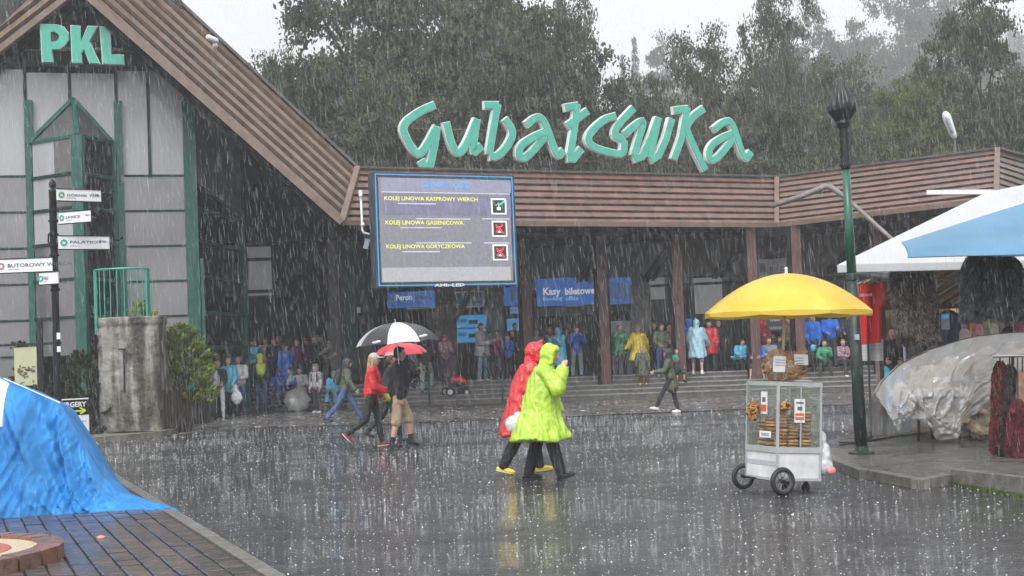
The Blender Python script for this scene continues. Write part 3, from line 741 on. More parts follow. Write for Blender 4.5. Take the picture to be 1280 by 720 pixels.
mb = MB(); BW.box(mb, swr(670, 383, 748, 394, .2), .02, .2); mb.build('lintel', mat('green_grey_lintel', (.06, .075, .07), .6), bld)
mb = MB(); BW.box(mb, swr(750.5, 394, 752, 470, .3), .1, .3); mb.build('door_post', M_gp, bld)
# ticket machines
for (y0, y1, lab) in ((394, 409, 'upper of the two light blue ticket counter signs'), (411, 427.5, 'lower of the two light blue ticket counter signs')):
    e, t = sign('counter_sign', 569, y0, 605, y1, M_blue2, lab, t1=.8)
    plate('dark_field', BW, 586, y0 + 6, 597, y0 + 11, t - .006, t, M_icb, e); plate('light_field', BW, 572, y0 + 5, 583, y0 + 9, t - .006, t, mat('pale_blue_print', (.12, .42, .7), .5), e)
    plate('shelf', BW, 568, y1, 606, y1 + 1.2, .1, t + .1, M_gp, e)
e, t = sign('ticket_sign', 948, 323, 994, 347, mat('sign_light_grey', (.33, .35, .36), .5, .2, 3), 'pale grey sign reading TU KUPISZ BILETY above the yellow umbrella', t1=1.6)
e.location = e.location
lettering('TU KUPISZ', BW, swr(962, 327, 993, 331, t), t, M_gp, e); M_dkp = mat('dark_print', (.12, .13, .15), .5)
lettering('BILETY', BW, swr(962, 333, 993, 342, t), t, M_dkp, e, bold=.03)
c = BW.sz(954, 335, t); mb = MB(); BW.box(mb, (c[0] - .12, c[0] + .12, c[1] - .15, c[1] + .15), t - .006, t); mb.build('symbol', M_dkp, e)
e, t = sign('shop_sign', 951, 393, 1011, 413, mat('sign_dark_grey', (.09, .095, .11), .5, .2, 3), 'dark grey sign with an arrow and white words below the yellow umbrella', t1=1.2)
lettering('deli smart', BW, swr(962, 395, 1000, 401, t), t, M_wp, e, bold=.02)
plate('pale_strip', BW, 951, 408, 1011, 411, t - .006, t + .004, M_gp, e)
c = BW.sz(956, 398, t); mb = MB(); mb.bar(BW.pt(c[0], c[1] + .1, t), BW.pt(c[0], c[1] - .1, t), .03, .01); mb.bar(BW.pt(c[0] - .08, c[1] - .02, t), BW.pt(c[0], c[1] - .12, t), .03, .01); mb.bar(BW.pt(c[0] + .08, c[1] - .02, t), BW.pt(c[0], c[1] - .12, t), .03, .01); mb.build('arrow', M_wp, e)

# ---- stroke lettering
def stroke(mb, vp, pts, wd, t0, t1, kind=0):
    """flat thick ribbon along a polyline of (s,z), mitred"""
    n = len(pts); L = []; Rr_ = []
    for i in range(n):
        p = Vector(pts[i]); a = Vector(pts[max(i - 1, 0)]); b = Vector(pts[min(i + 1, n - 1)])
        d1 = (p - a).normalized() if i else (b - p).normalized(); d2 = (b - p).normalized() if i < n - 1 else d1
        n1 = Vector((-d1.y, d1.x)); n2 = Vector((-d2.y, d2.x)); m = (n1 + n2)
        m = m.normalized() if m.length > .2 else n1
        k = min(1.5, 1 / max(.35, m.dot(n1)))
        if i == 0: p = p - d2 * (kind * 1.0)
        if i == n - 1: p = p + d1 * (kind * 1.0)
        L.append(p + m * wd / 2 * k); Rr_.append(p - m * wd / 2 * k)
    vs = []
    for t in (t0, t1):
        for q in (L, Rr_): vs += [vp.pt(q_.x, q_.y, t) for q_ in q]
    fs = []
    for i in range(n - 1):
        a, b = i, i + 1
        fs += [(2 * n + a, 2 * n + b, 3 * n + b, 3 * n + a), (a, n + a, n + b, b), (a, b, 2 * n + b, 2 * n + a), (n + a, 3 * n + a, 3 * n + b, n + b)]
    fs += [(0, 2 * n, 3 * n, n), (n - 1, 2 * n - 1, 4 * n - 1, 3 * n - 1)]
    mb.add(vs, fs)
def smooth_pts(pts, it=2):
    for _ in range(it):
        q = [pts[0]]
        for a, b in zip(pts, pts[1:]): q += [tuple(a[i] * .75 + b[i] * .25 for i in (0, 1)), tuple(a[i] * .25 + b[i] * .75 for i in (0, 1))]
        q.append(pts[-1]); pts = q
    return pts
LV = VP((P(500, 180, 38.6).x, 38.6), (P(940, 180, 43.6).x, 43.6))
rs = empty('rooftop_sign', LV.hit(720, 222), label='green rooftop lettering reading Gubałówka on a thin steel frame', cat='sign')
M_lg = mat('sign_green', (.055, .40, .29), .4, .12, 4, coat=.2); M_lw = mat('sign_rim_white', (.72, .74, .73), .5, .1, 5)
glyphs = [
 [([(168,83),(120,103),(57,150),(78,205),(112,252),(135,232),(176,156)],1), ([(176,156),(168,215),(152,292)],0), ([(154,292),(142,298),(124,268)],0)],
 [([(207,142),(222,210),(246,252),(275,215),(309,132)],1), ([(309,132),(291,250),(324,220)],1)],
 [([(335,84),(382,84)],0), ([(378,82),(364,160),(350,248)],0), ([(352,256),(378,256),(414,218),(433,172),(402,130)],1)],
 [([(475,148),(508,121),(532,133),(556,200),(578,260),(597,234)],1), ([(538,172),(500,188),(452,218),(446,258),(474,262),(535,190)],1)],
 [([(603,92),(647,85)],0), ([(643,82),(634,160),(620,250)],0), ([(612,262),(632,262),(657,230)],0), ([(612,152),(642,130),(678,103)],0)],
 [([(772,120),(732,130),(676,185),(686,220),(740,240),(798,250),(800,205)],1), ([(801,215),(790,192),(766,188),(776,152),(832,94)],1)],
 [([(804,180),(832,154),(868,130),(850,190),(832,252)],1), ([(833,264),(860,255),(890,190),(912,128)],0), ([(914,126),(900,190),(885,258)],0), ([(888,268),(915,250),(940,195),(958,130)],0)],
 [([(965,101),(1014,96)],0), ([(1010,93),(992,190),(966,265)],0), ([(1065,95),(1030,120),(1006,158)],1), ([(1006,158),(1028,215),(1070,300)],1)],
 [([(1100,165),(1132,138),(1158,137),(1180,205),(1203,270),(1222,240)],1), ([(1163,178),(1125,192),(1084,222),(1082,270),(1112,262),(1163,196)],1)]]
k_ = 0
for g in glyphs:
    fm, bm_ = MB(), MB()
    for (pts, sm) in g:
        pts = smooth_pts(pts) if sm and len(pts) > 2 else pts
        q = [LV.sz(480 + x / 2.6667, 100 + y / 2.6667, .1) for x, y in pts]
        dt = .004 * (k_ % 5); k_ += 1
        stroke(bm_, LV, q, .25, -.04 - dt, .10 + dt, .02); stroke(fm, LV, q, .20, .10 + dt, .135 + dt, 0)
    o = fm.build('letter', M_lg, rs); bm_.build('letter_rim', M_lw, o)
M_rod = mat('rusty_rod', (.12, .075, .065), .6, .3, 5)
mb = MB()
for (x0, y0, x1, y1) in ((500, 160, 925, 170), (560, 200, 950, 203)): mb.bar(LV.hit(x0, y0, -.26), LV.hit(x1, y1, -.26), .035)
mb.build('rail', M_rod, rs)
for x in (512, 585, 652, 724, 790, 860, 926):
    p = LV.hit(x, 160, -.3); mb = MB(); mb.bar(p, (p.x, p.y, 6.6), .04); mb.build('upright', M_rod, rs)
    mb = MB(); mb.bar(p, (p.x, p.y + 1.6, 6.62), .03); mb.build('stay', M_rod, rs)

# PKL letters on the gable board
GT = 1.05
pk = empty('gable_sign', GW.hit(103, 82, GT), label='green block letters PKL with white edge on the dark gable', cat='sign')
def zp(l): return [(x / 3.0, y / 3.0) for x, y in l]
def gpoly(mb, pts, t0, t1):
    mb.prism([GW.pt(*GW.sz(x, y, t0), t0) for x, y in pts], GW.n * (t1 - t0))
P_out = [(152, 93), (215, 96), (240, 104), (256, 125), (256, 152), (242, 174), (222, 186), (194, 187), (198, 235), (160, 234)]
P_hole = [(190, 122), (208, 123), (221, 132), (222, 148), (212, 158), (192, 159)]
mbw, mbg = MB(), MB()
Pf = [P_out[:5] , None]
def poly_with_hole(mb, out, hole, t0, t1):
    # split into quads round the hole: outline and hole matched by hand
    o = [(152, 93), (215, 96), (240, 104), (256, 125), (256, 152), (242, 174), (222, 186), (194, 187)]
    h = [(190, 122), (205, 122), (214, 126), (221, 134), (221, 146), (214, 155), (204, 158), (192, 159)]
    for i in range(7): gpoly(mb, zp([o[i], o[i + 1], h[i + 1], h[i]]), t0, t1)
    gpoly(mb, zp([(152, 93), (190, 122), (192, 159), (194, 187), (198, 235), (160, 234)]), t0, t1)
poly_with_hole(mbg, None, None, GT + .05, GT + .12)
K1 = [(266, 98), (300, 101), (304, 158), (330, 101), (364, 102), (334, 156), (374, 240), (338, 238), (316, 186), (305, 200), (306, 238), (272, 236)]
L1_ = [(376, 103), (414, 105), (417, 208), (463, 209), (465, 244), (386, 241)]
def grow(pts, k=1.07):
    cx = sum(p[0] for p in pts) / len(pts); cyy = sum(p[1] for p in pts) / len(pts)
    out = []; n = len(pts)
    ar_ = sum(pts[i][0] * pts[(i + 1) % n][1] - pts[(i + 1) % n][0] * pts[i][1] for i in range(n))
    for i in range(n):
        a, b, c = Vector(pts[i - 1]), Vector(pts[i]), Vector(pts[(i + 1) % n])
        d1, d2 = (b - a).normalized(), (c - b).normalized(); sg = 1 if ar_ > 0 else -1
        n1, n2 = Vector((d1.y, -d1.x)) * sg, Vector((d2.y, -d2.x)) * sg; m = (n1 + n2); m = m / max(.5, m.length ** 2 / 2 if m.length else 1)
        out.append(tuple(b + m * 2.6))
    return out
o = mbg.build('letter', M_lg, pk); gpoly(mbw, zp(grow([(152, 93), (215, 96), (240, 104), (256, 125), (256, 152), (242, 174), (222, 186), (194, 187), (198, 235), (160, 234)])), GT, GT + .05); mbw.build('letter_rim', M_lw, o)
# hole seen through: small dark plug the colour of the board
mb = MB(); gpoly(mb, zp(P_hole), GT + .05, GT + .056); mb.build('counter', MC['gable_dark'], o)
for pl in (K1, L1_):
    a, b = MB(), MB(); gpoly(a, zp(pl), GT + .05, GT + .12); gpoly(b, zp(grow(pl)), GT, GT + .05)
    o = a.build('letter', M_lg, pk); b.build('letter_rim', M_lw, o)

# cameras, pipes, lamps on the building
M_wm = mat('white_metal', (.7, .71, .72), .4, .1, 5)
e = empty('security_camera', P(268, 60, 36.8), label='white security camera on the edge of the gable roof', cat='camera')
mb = MB(); p = P(267, 52, 36.6); mb.cap(p + Vector((-.08, -.25, .06)), p + Vector((.08, -.1, 0)), .08, .08); mb.build('housing', M_wm, e, True)
mb = MB(); mb.bar(p, P(270, 64, 37), .05); mb.ell(P(269, 57, 36.7), .07); mb.build('mount', M_wm, e)
e = empty('drain_pipe', P(458, 292, 35.2), label='thin white pipe running down the fascia left of the LED screen', cat='pipe')
pp = [P(451, 244, 35.2), P(453, 288, 35.0), P(455, 291, 35.0), P(466, 294, 35.0)]
mb = MB(); mb.tube(pp, .03); mb.build('pipe', M_wm, e, True); mb = MB(); mb.bar(P(450.5, 238, 35.1), P(451, 245, 35.1), .09); mb.build('box', M_wm, e); mb = MB(); mb.ell(P(453.5, 281, 35), .06); mb.build('joint', M_wm, e, True)
e = empty('floodlight', P(459, 306, 35.5), label='small grey floodlight under the fascia beside the screen', cat='lamp')
mb = MB(); mb.bar(P(460, 299, 35.4), P(457, 311, 35.4), .18, .12); mb.build('lamp_head', M_gp, e); mb = MB(); mb.bar(P(460, 299, 35.4), P(460, 285, 36.2), .04); mb.build('bracket', M_dkp, e)
e = empty('roof_street_lamp', gx(1190, 52, 6.6), label='pale street lamp head on a thin pole behind the right roof', cat='street lamp')
mb = MB(); a, b = P(1183.5, 147, 52), P(1191.5, 168, 52); mb.cap(a, b, .26, .2, flat=.6); mb.build('lamp_head', M_wm, e, True)
mb = MB(); mb.tube([b, P(1193.5, 176, 52), gx(1196, 52, 6.0)], .045); mb.build('pole', M_dkp, e)
mb = MB(); mb.cap(P(1184.5, 150, 51.75), P(1189.5, 163, 51.75), .15, .12, flat=.5); mb.build('lens', M_gp, e, True)
e = empty('bent_pole', P(1120, 304, 30), label='bent grey pole reaching across the right fascia behind the lamp post', cat='pole')
mb = MB(); mb.tube([P(965, 257.5, 31), P(1000, 246, 31), P(1032, 233, 30.8), P(1039, 234, 30.7), P(1062, 251, 30.4), P(1140, 322, 29), P(1175, 354, 28.5)], [.06, .065, .07, .07, .05, .045, .045]); mb.build('pole', mat('pole_metal', (.17, .15, .14), .4, .3, 4), e, True)
mb = MB(); mb.tube([P(1175, 354, 28.5), gx(1180, 28.5)], .05); mb.build('upright', MC['pole_metal'], e, True)
e = empty('awning_strut', P(1200, 240, 30), label='pale horizontal strut above the white market canopy', cat='strut')
mb = MB(); mb.bar(P(1160, 240.5, 30), P(1243, 240, 29), .14, .1); mb.build('beam', M_wm, e); mb = MB(); mb.bar(P(1160, 242.3, 30), P(1238, 242.5, 29.1), .1, .05); mb.build('underside', M_dkp, e)
mb = MB(); mb.bar(P(1236, 241, 29.1), P(1250, 345, 29), .1); mb.build('leg', M_dkp, e)

for x in (65, 103, 140):
    mb = MB(); a = GW.hit(x, 60, .05); mb.bar(a, GW.hit(x, 60, GT), .05); mb.build('bracket', M_scb, pk)
mb = MB(); mb.bar(GW.hit(50, 60, GT - .03), GW.hit(155, 62, GT - .03), .06); mb.build('bracket', M_scb, pk)
# ================================================================== TREES AND SHRUBS
def leaf_mesh(name, centers, sizes, m, seed=0, elong=1.6, dirs=None, flat=.5):
    rng = np.random.RandomState(seed); n = len(centers)
    a = rng.normal(size=(n, 3)) if dirs is None else dirs + rng.normal(size=(n, 3)) * .35
    a /= np.linalg.norm(a, axis=1)[:, None]
    b = np.cross(a, rng.normal(size=(n, 3))); b /= np.linalg.norm(b, axis=1)[:, None]
    s = sizes[:, None]
    v = np.stack([centers - a * s * elong * .5, centers + b * s * flat, centers + a * s * elong * .5, centers - b * s * flat], 1).reshape(-1, 3)
    me = bpy.data.meshes.new(name); me.vertices.add(4 * n); me.vertices.foreach_set('co', v.ravel().astype(np.float32))
    me.loops.add(4 * n); me.loops.foreach_set('vertex_index', np.arange(4 * n, dtype=np.int32))
    me.polygons.add(n); me.polygons.foreach_set('loop_start', np.arange(0, 4 * n, 4, dtype=np.int32)); me.polygons.foreach_set('loop_total', np.full(n, 4, np.int32))
    me.materials.append(m); me.update(); me.validate(); return me
def foliage_mat(name, c, c2, scale, rough=.55):
    return mat(name, c, .75, .4, scale, c2=c2, transl=.25, detail=3, spec=.15)
M_bark = mat('bark', (.06, .05, .042), .8, .4, 6, .6)
def broad_template(seed, m, nclump=90, per=420, leaf=.0085, loose=1.0):
    rng = np.random.RandomState(seed); cs = []
    for _ in range(nclump):
        d = rng.normal(size=3); d /= np.linalg.norm(d); r = rng.uniform(.35, 1) ** .5
        lob = 1 + .28 * math.sin(3 * math.atan2(d[1], d[0]) + seed) + .2 * rng.uniform(-1, 1)
        c = np.array([d[0] * .34 * r * lob, d[1] * .34 * r * lob, .62 + d[2] * .38 * r * (1 + .1 * rng.uniform(-1, 1))])
        cs.append(c)
    pts, szs = [], []
    for c in cs:
        k = int(per * rng.uniform(.5, 1.4)); sg = .045 * rng.uniform(.6, 1.3) * loose
        sub = rng.normal(size=(7, 3)) * sg * np.array([1, 1, .6])
        q = c + sub[rng.randint(0, 7, k)] + rng.normal(size=(k, 3)) * sg * .42 * np.array([1.1, 1.1, .55])
        pts.append(q); szs.append(leaf * rng.uniform(.6, 1.4, k))
    crown = leaf_mesh('crown', np.concatenate(pts), np.concatenate(szs), m, seed)
    mb = MB(); mb.tube([(0, 0, 0), (.006, .004, .2), (-.004, .006, .45), (.004, 0, .8)], [.018, .015, .010, .003], 8)
    trunk = mb.mesh('trunk', M_bark, True)
    mb = MB(); limbs = sorted(cs, key=lambda c: -abs(c[0]) - abs(c[1]))[:34]
    for c in limbs:
        z0 = max(.18, c[2] - .16 - rng.uniform(0, .12)); mb.tube([(0, 0, z0), (c[0] * .5, c[1] * .5, z0 + (c[2] - z0) * .62), tuple(c)], [.0075, .0042, .0012], 5)
    return crown, trunk, mb.mesh('limbs', M_bark, True)
def conifer_template(seed, m, n=9000):
    rng = np.random.RandomState(seed); pts = []; szs = []; dirs = []
    for w_ in range(26):
        z = .12 + .86 * w_ / 26; rad = .22 * (1 - z) ** .85 + .01
        for b in range(11):
            an = rng.uniform(0, 6.28); L = rad * rng.uniform(.65, 1.15); k = int(40 * (rad / .22) + 8)
            t = rng.uniform(.1, 1, k); dz = -.10 * t * L / .2 * .6
            p = np.stack([np.cos(an) * L * t, np.sin(an) * L * t, z + dz + .02], 1) + rng.normal(size=(k, 3)) * .008
            pts.append(p); szs.append(.012 * rng.uniform(.6, 1.3, k)); dirs.append(np.tile([np.cos(an), np.sin(an), -.5], (k, 1)))
    crown = leaf_mesh('crown', np.concatenate(pts), np.concatenate(szs), m, seed, 2.0, np.concatenate(dirs), .3)
    mb = MB(); mb.tube([(0, 0, 0), (0, 0, .5), (0, 0, 1)], [.013, .008, .001], 6)
    return crown, mb.mesh('trunk', M_bark, True), None
FM = [foliage_mat('leaves_dark', (.05, .064, .04), (.115, .14, .08), 14), foliage_mat('leaves_mid', (.055, .07, .042), (.13, .155, .085), 12),
      foliage_mat('leaves_light', (.07, .095, .03), (.17, .20, .065), 12), foliage_mat('needles_dark', (.02, .032, .02), (.045, .06, .035), 16)]
TPL = [broad_template(11, FM[0], 110, 620, .0085), broad_template(23, FM[1], 120, 560, .008), broad_template(37, FM[0], 75, 460, .008, 1.2), broad_template(5, FM[2], 90, 520, .0085), conifer_template(3, FM[3])]
def tree(px, top, wpx, Y, tp, rz, label, z0=0.0, name='broadleaf_tree'):
    base = gx(px, Y, z0); ztop = P(px, top, Y).z; h = ztop - z0; wd = wpx / F * Y
    cw = .80 if tp < 4 else .44
    e = empty(name, base, rz, label=label, cat='tree', group='trees behind the station')
    e.scale = (wd / cw, wd / cw, h)
    for nm, me in zip(('crown', 'trunk', 'limbs'), TPL[tp]):
        if me: 
            o = bpy.data.objects.new(nm, me); col.objects.link(o); o.parent = e
    return e
TR = [
 (455, -75, 300, 58, 0, .4, 'huge dark broadleaf tree rising just right of the gable roof'),
 (600, -110, 300, 63, 1, 2.0, 'tallest full-crowned tree behind the first letters of the rooftop sign'),
 (735, -25, 130, 60, 2, 1.1, 'tree with an open airy crown right of the tallest tree'),
 (375, 70, 130, 55, 2, 4.0, 'lower airy tree peeping out beside the slope of the gable roof'),
 (520, 70, 230, 54, 1, 5.1, 'lower dark tree behind the LED screen and the letter G'),
 (680, 60, 220, 56, 0, 3.0, 'dark tree behind the middle of the rooftop sign'),
 (875, 25, 160, 68, 1, .9, 'rounded tree behind the end of the rooftop sign'),
 (805, 110, 150, 60, 0, 2.7, 'low dark tree filling the gap behind the letters of the sign'),
 (985, -35, 130, 66, 2, 5.6, 'tall tree with a ragged thin top left of the lamp post'),
 (960, 110, 200, 58, 0, 1.9, 'broad low dark tree behind the end of the lettering'),
 (1078, 55, 170, 70, 1, 3.7, 'grey-green tree directly behind the covered lamp head'),
 (1140, -40, 170, 235, 1, .2, 'large pale tree fading into the rain mist'),
 (1150, 100, 150, 56, 3, 2.2, 'lighter green tree beside the pale street lamp head'),
 (1245, -15, 170, 58, 0, 4.4, 'dark tree at the right edge above the corner of the roof'),
 (1070, 120, 170, 54, 1, 5.0, 'low tree behind the corner of the right fascia'),
 (1205, 20, 60, 75, 4, 1.0, 'narrow conifer left of the dark tree at the right edge'),
 (930, 85, 110, 190, 1, 1.5, 'hazy tree between the rounded tree and the ragged one'),
 (806, 40, 44, 260, 4, .5, 'pointed hazy conifer far behind in the gap over the lettering'),
 (790, 62, 38, 280, 4, 1.9, 'smaller hazy conifer far behind, left of the pointed one'),
 (1040, 30, 150, 210, 0, 2.2, 'hazy tree behind the ragged tree, left of the lamp'),
 (845, 70, 130, 240, 0, 3.1, 'faint misty tree behind the gap over the letter k'),
 (620, 120, 260, 75, 0, .7, 'dark filler tree behind the middle of the screen roof'),
 (700, 95, 300, 92, 1, 2.1, 'wide dark tree in the second row behind the letter l with a stroke'),
 (480, 60, 320, 88, 0, 1.3, 'wide dark tree in the second row behind the gable tree'),
 (900, 118, 260, 88, 1, 5.3, 'wide low tree in the second row behind the letter k'),
 (1040, 105, 240, 84, 0, 0.4, 'wide tree in the second row left of the lamp head'),
 (1190, 70, 260, 90, 1, 3.3, 'wide hazy tree in the second row above the right fascia'),
 (590, 40, 260, 85, 0, 4.4, 'second row tree filling the middle behind the tallest tree'),
 (1200, 5, 150, 260, 0, 3.9, 'palest misty tree behind the narrow conifer'),
 (790, 92, 120, 200, 1, 1.7, 'misty low tree under the far conifers'),
 (985, 40, 120, 220, 1, 5.9, 'misty tree behind the ragged topped tree'),
 (1290, 60, 150, 80, 1, .7, 'tree partly cut off by the right edge of the picture'),
]
for a in TR:
    _x = (a[0] - 640) / 1700 * a[3]
    tree(*a[:7], z0=0 if a[3] < 190 else hill(_x / 1500 + .5, (a[3] - 190) / 700)[2] - .5, name='conifer' if a[4] == 4 else 'broadleaf_tree')
# distant wood on the hillside (nobody could count it)
rng = np.random.RandomState(5); pts = []; sz = []
for k in range(1500):
    b = rng.uniform(0.01, .55); y = 190 + b * 700; px = rng.uniform(-150, 1500); x = (px - 640) / 1700 * y; a = x / 1500 + .5
    g = hill(a, b); hh = rng.uniform(9, 17); kk = 90
    t = rng.uniform(0, 1, kk); an = rng.uniform(0, 6.28, kk); rr = (1 - t) * hh * .2 * rng.uniform(.4, 1, kk)
    pts.append(np.stack([x + rr * np.cos(an), y + rr * np.sin(an), g[2] + t * hh], 1)); sz.append(rng.uniform(.5, 1.0, kk))
me = leaf_mesh('distant_wood', np.concatenate(pts), np.concatenate(sz), FM[3], 2)
o = link('distant_wood', me); props(o, 'misty dark conifer wood covering the far hillside', 'wood', kind='stuff')

# shrubs ------------------------------------------------------------
def spray_bush(name, base, rx, ry, h, n, m, seed, label, cat='shrub', leaf=.05, cone=False, lean=0.0, up=.7):
    rng = np.random.RandomState(seed); P_, S_, D_ = [], [], []
    nb = max(40, n // 60)
    for _ in range(nb):
        an = rng.uniform(0, 6.28); z = rng.uniform(.02, 1) ** .9
        prof = ((1 - z) ** .8 if cone else math.sqrt(max(.02, 1 - (z * 1.0) ** 2.2))) * rng.uniform(.72, 1.12)
        tip = np.array([math.cos(an) * rx * prof, math.sin(an) * ry * prof, z * h]); d = np.array([math.cos(an), math.sin(an), up]); d /= np.linalg.norm(d)
        L = .3 * min(rx, h) * rng.uniform(.6, 1.4); k = 60; t = rng.uniform(0, 1, k)
        q = tip - d * L * (1 - t)[:, None] + rng.normal(size=(k, 3)) * L * .16 * np.array([1, 1, .7]) * (1.1 - t)[:, None]
        P_.append(q); S_.append(leaf * rng.uniform(.5, 1.3, k)); D_.append(np.tile(d, (k, 1)))
    e = empty(name, base, label=label, cat=cat)
    o = link('foliage', leaf_mesh('foliage', np.concatenate(P_), np.concatenate(S_), m, seed, 2.0, np.concatenate(D_), .32), e)
    core = MB()
    for i in range(9):
        an = i * .7; core.tube([(0, 0, 0), (math.cos(an) * rx * .3, math.sin(an) * ry * .3, h * .4), (math.cos(an) * rx * .55 * (0.3 if cone else 1), math.sin(an) * ry * .5 * (.3 if cone else 1), h * .75)], [.03, .02, .006], 5)
    link('stem', core.mesh('stem', M_bark), e); return e
M_jun = foliage_mat('juniper_green', (.10, .16, .03), (.32, .40, .08), 5)
M_drk = foliage_mat('hedge_dark', (.03, .045, .02), (.08, .10, .04), 4)
spray_bush('juniper_bush', gx(229, 32.0, .8), .80, .55, 1.75, 18000, M_jun, 1, 'bright yellow-green juniper bush spilling over the dark picket fence', leaf=.06)
spray_bush('juniper_bush', gx(180, 33.6), .9, .5, 3.2, 9000, M_jun, 8, 'taller yellow-green juniper growing up inside the green railing', leaf=.05)
spray_bush('dark_shrub', gx(25, 30), 1.6, .8, 1.25, 14000, M_drk, 2, 'low dark shrub at the left edge under the glazed gable', leaf=.05)
spray_bush('dark_shrub', gx(103, 31), .85, .7, 2.0, 12000, M_drk, 3, 'dark shrub against the left side of the stone pillar', leaf=.05)
spray_bush('small_spruce', gx(28, 30.5), .55, .5, 2.25, 6000, FM[3], 4, 'small pointed spruce standing in the low dark shrub', 'tree', leaf=.05, cone=True, up=.1)
spray_bush('dark_shrub', gx(75, 31), .9, .6, 1.1, 8000, M_drk, 6, 'low dark shrub behind the signpost', leaf=.05)

jb = [o for o in bpy.data.objects if o.name == 'juniper_bush'][0]
for dx in (-.5, -.2, .1, .4): mb = MB(); mb.tube([(dx * .4, 0, -.8), (dx, 0, .5)], [.05, .02], 6); mb.build('stem', M_bark, jb, world=False)
# ================================================================== LEFT FOREGROUND
M_black = mat('black_iron', (.010, .010, .011), .4, .3, 6, spec=.3)
# stone pillar
pb = G(160, 546); yp = pb.y
pl = empty('stone_pillar', pb, label='weathered grey stone gatepost with pale vertical streaks', cat='pillar')
mb = MB()
x0, x1 = gx(123, yp).x, gx(201, yp).x; cx, hw = (x0 + x1) / 2, (x1 - x0) / 2; H = P(160, 396, yp).z
def pill(u, v):
    an = u * 2 * math.pi; c, s = math.cos(an), math.sin(an)
    k = 1 / (abs(c) ** 8 + abs(s) ** 8) ** .125
    z = v * H; ws = hw * (1 + .03 * (1 - v) - .02 * v)
    p = Vector((c * k * ws, s * k * .45, z)); d = .035 * noise.fractal(Vector((p.x * 3, p.y * 3, z * 2.2)), 1, 2, 5) + .02 * noise.noise(Vector((p.x * 9, p.y * 9, z * 7)))
    if v > .93: d += .03
    q = Vector((c, s, 0)); return Vector((cx, yp + .45, 0)) + p + q * d
mb.grid(pill, 90, 70)
n = len(mb.v); mb.v.append((cx, yp + .45, H + .03)); W = 71
mb.f += [(n, i * W + 70, (i + 1) * W + 70) for i in range(90)]; mb.m += [0] * 90
pm = bpy.data.materials.new('pillar_stone'); pm.use_nodes = True; nt = pm.node_tree; b = nt.nodes['Principled BSDF']; b.inputs['Roughness'].default_value = .55
geo = nt.nodes.new('ShaderNodeNewGeometry'); mp = nt.nodes.new('ShaderNodeMapping'); mp.inputs['Scale'].default_value = (3.2, 3.2, .35); nt.links.new(geo.outputs['Position'], mp.inputs[0])
n1 = nt.nodes.new('ShaderNodeTexNoise'); n1.inputs['Scale'].default_value = 1.6; n1.inputs['Detail'].default_value = 7; nt.links.new(mp.outputs[0], n1.inputs['Vector'])
cr = nt.nodes.new('ShaderNodeValToRGB'); e_ = cr.color_ramp.elements; e_[0].position = .38; e_[0].color = (.035, .032, .024, 1); e_[1].position = .60; e_[1].color = (.24, .235, .215, 1)
e_.new(.48).color = (.085, .08, .06, 1); nt.links.new(n1.outputs['Fac'], cr.inputs[0]); nt.links.new(cr.outputs[0], b.inputs['Base Color'])
n2 = nt.nodes.new('ShaderNodeTexNoise'); n2.inputs['Scale'].default_value = 14; n2.inputs['Detail'].default_value = 8; bp = nt.nodes.new('ShaderNodeBump'); bp.inputs['Strength'].default_value = .8; bp.inputs['Distance'].default_value = .03
nt.links.new(geo.outputs['Position'], n2.inputs['Vector']); nt.links.new(n2.outputs['Fac'], bp.inputs['Height']); nt.links.new(bp.outputs[0], b.inputs['Normal'])
mb.build('shaft', pm, pl, smooth=True)
mb = MB(); mb.tube([gx(155, yp - .04, 1.95), gx(155.5, yp - .06, 1.0)], .02); mb.build('iron_clamp', M_black, pl)
mb = MB(); mb.tube([gx(148, yp - .03, 1.98), gx(157, yp - .03, 1.98)], .02); mb.build('iron_clamp', M_black, pl)
# green railing basket on top
rc = Vector((gx(156, yp + .9).x, yp + 1.0, H - .35)); rl = empty('green_railing', rc, label='turquoise green railing basket above the stone gatepost', cat='railing')
M_rail = mat('railing_green', (.015, .26, .19), .35, .2, 6, coat=.3)
pts = []
for k in range(13):
    a = math.pi * (k / 12) + math.pi; pts.append(rc + Vector((.62 * math.cos(a), .40 * math.sin(a), 0)))
zt_ = P(156, 337, yp + 1).z
mb = MB(); mb.tube([Vector((p.x, p.y, zt_)) for p in pts], .028, 6); mb.build('top_rail', M_rail, rl)
mb = MB(); mb.tube([Vector((p.x, p.y, rc.z + .1)) for p in pts], .02, 6); mb.build('bottom_rail', M_rail, rl)
for k, p in enumerate(pts):
    wd = .05 if k in (0, 1, 11, 12) else .018
    mb = MB(); mb.bar(Vector((p.x, p.y, rc.z)), Vector((p.x, p.y, zt_)), wd, wd); mb.build('bar', M_rail, rl)
# picket fence
fa0, fa1 = gx(202, 30.9), gx(264, 32.6); fe = empty('picket_fence', fa0, label='low dark picket fence right of the stone gatepost', cat='fence')
M_pick = mat('dark_picket', (.045, .038, .032), .6, .35, 6, .4)
FV = VP(fa0[:2], fa1[:2]); Lf = (fa1 - fa0).length; zt_ = P(233, 487, 31.7).z
for k in range(17):
    s_ = Lf * (k + .5) / 17; mb = MB(); h = zt_ + random.uniform(-.03, .03)
    FV.box(mb, (s_ - .038, s_ + .038, .16, h), 0, .03); mb.build('slat', M_pick, fe)
for z in (.3, zt_ - .15):
    mb = MB(); FV.box(mb, (0, Lf, z, z + .07), -.05, -.002); mb.build('rail', M_pick, fe)
fb0 = gx(-20, 30.6); FV2 = VP(fb0[:2], gx(120, 30.2)[:2]); fe2 = empty('dark_fence', fb0, label='dark board fence in front of the left shrubs', cat='fence')
for k in range(15):
    mb = MB(); FV2.box(mb, (k * .16, k * .16 + .13, .1, .72), 0, .03); mb.build('slat', M_pick, fe2)
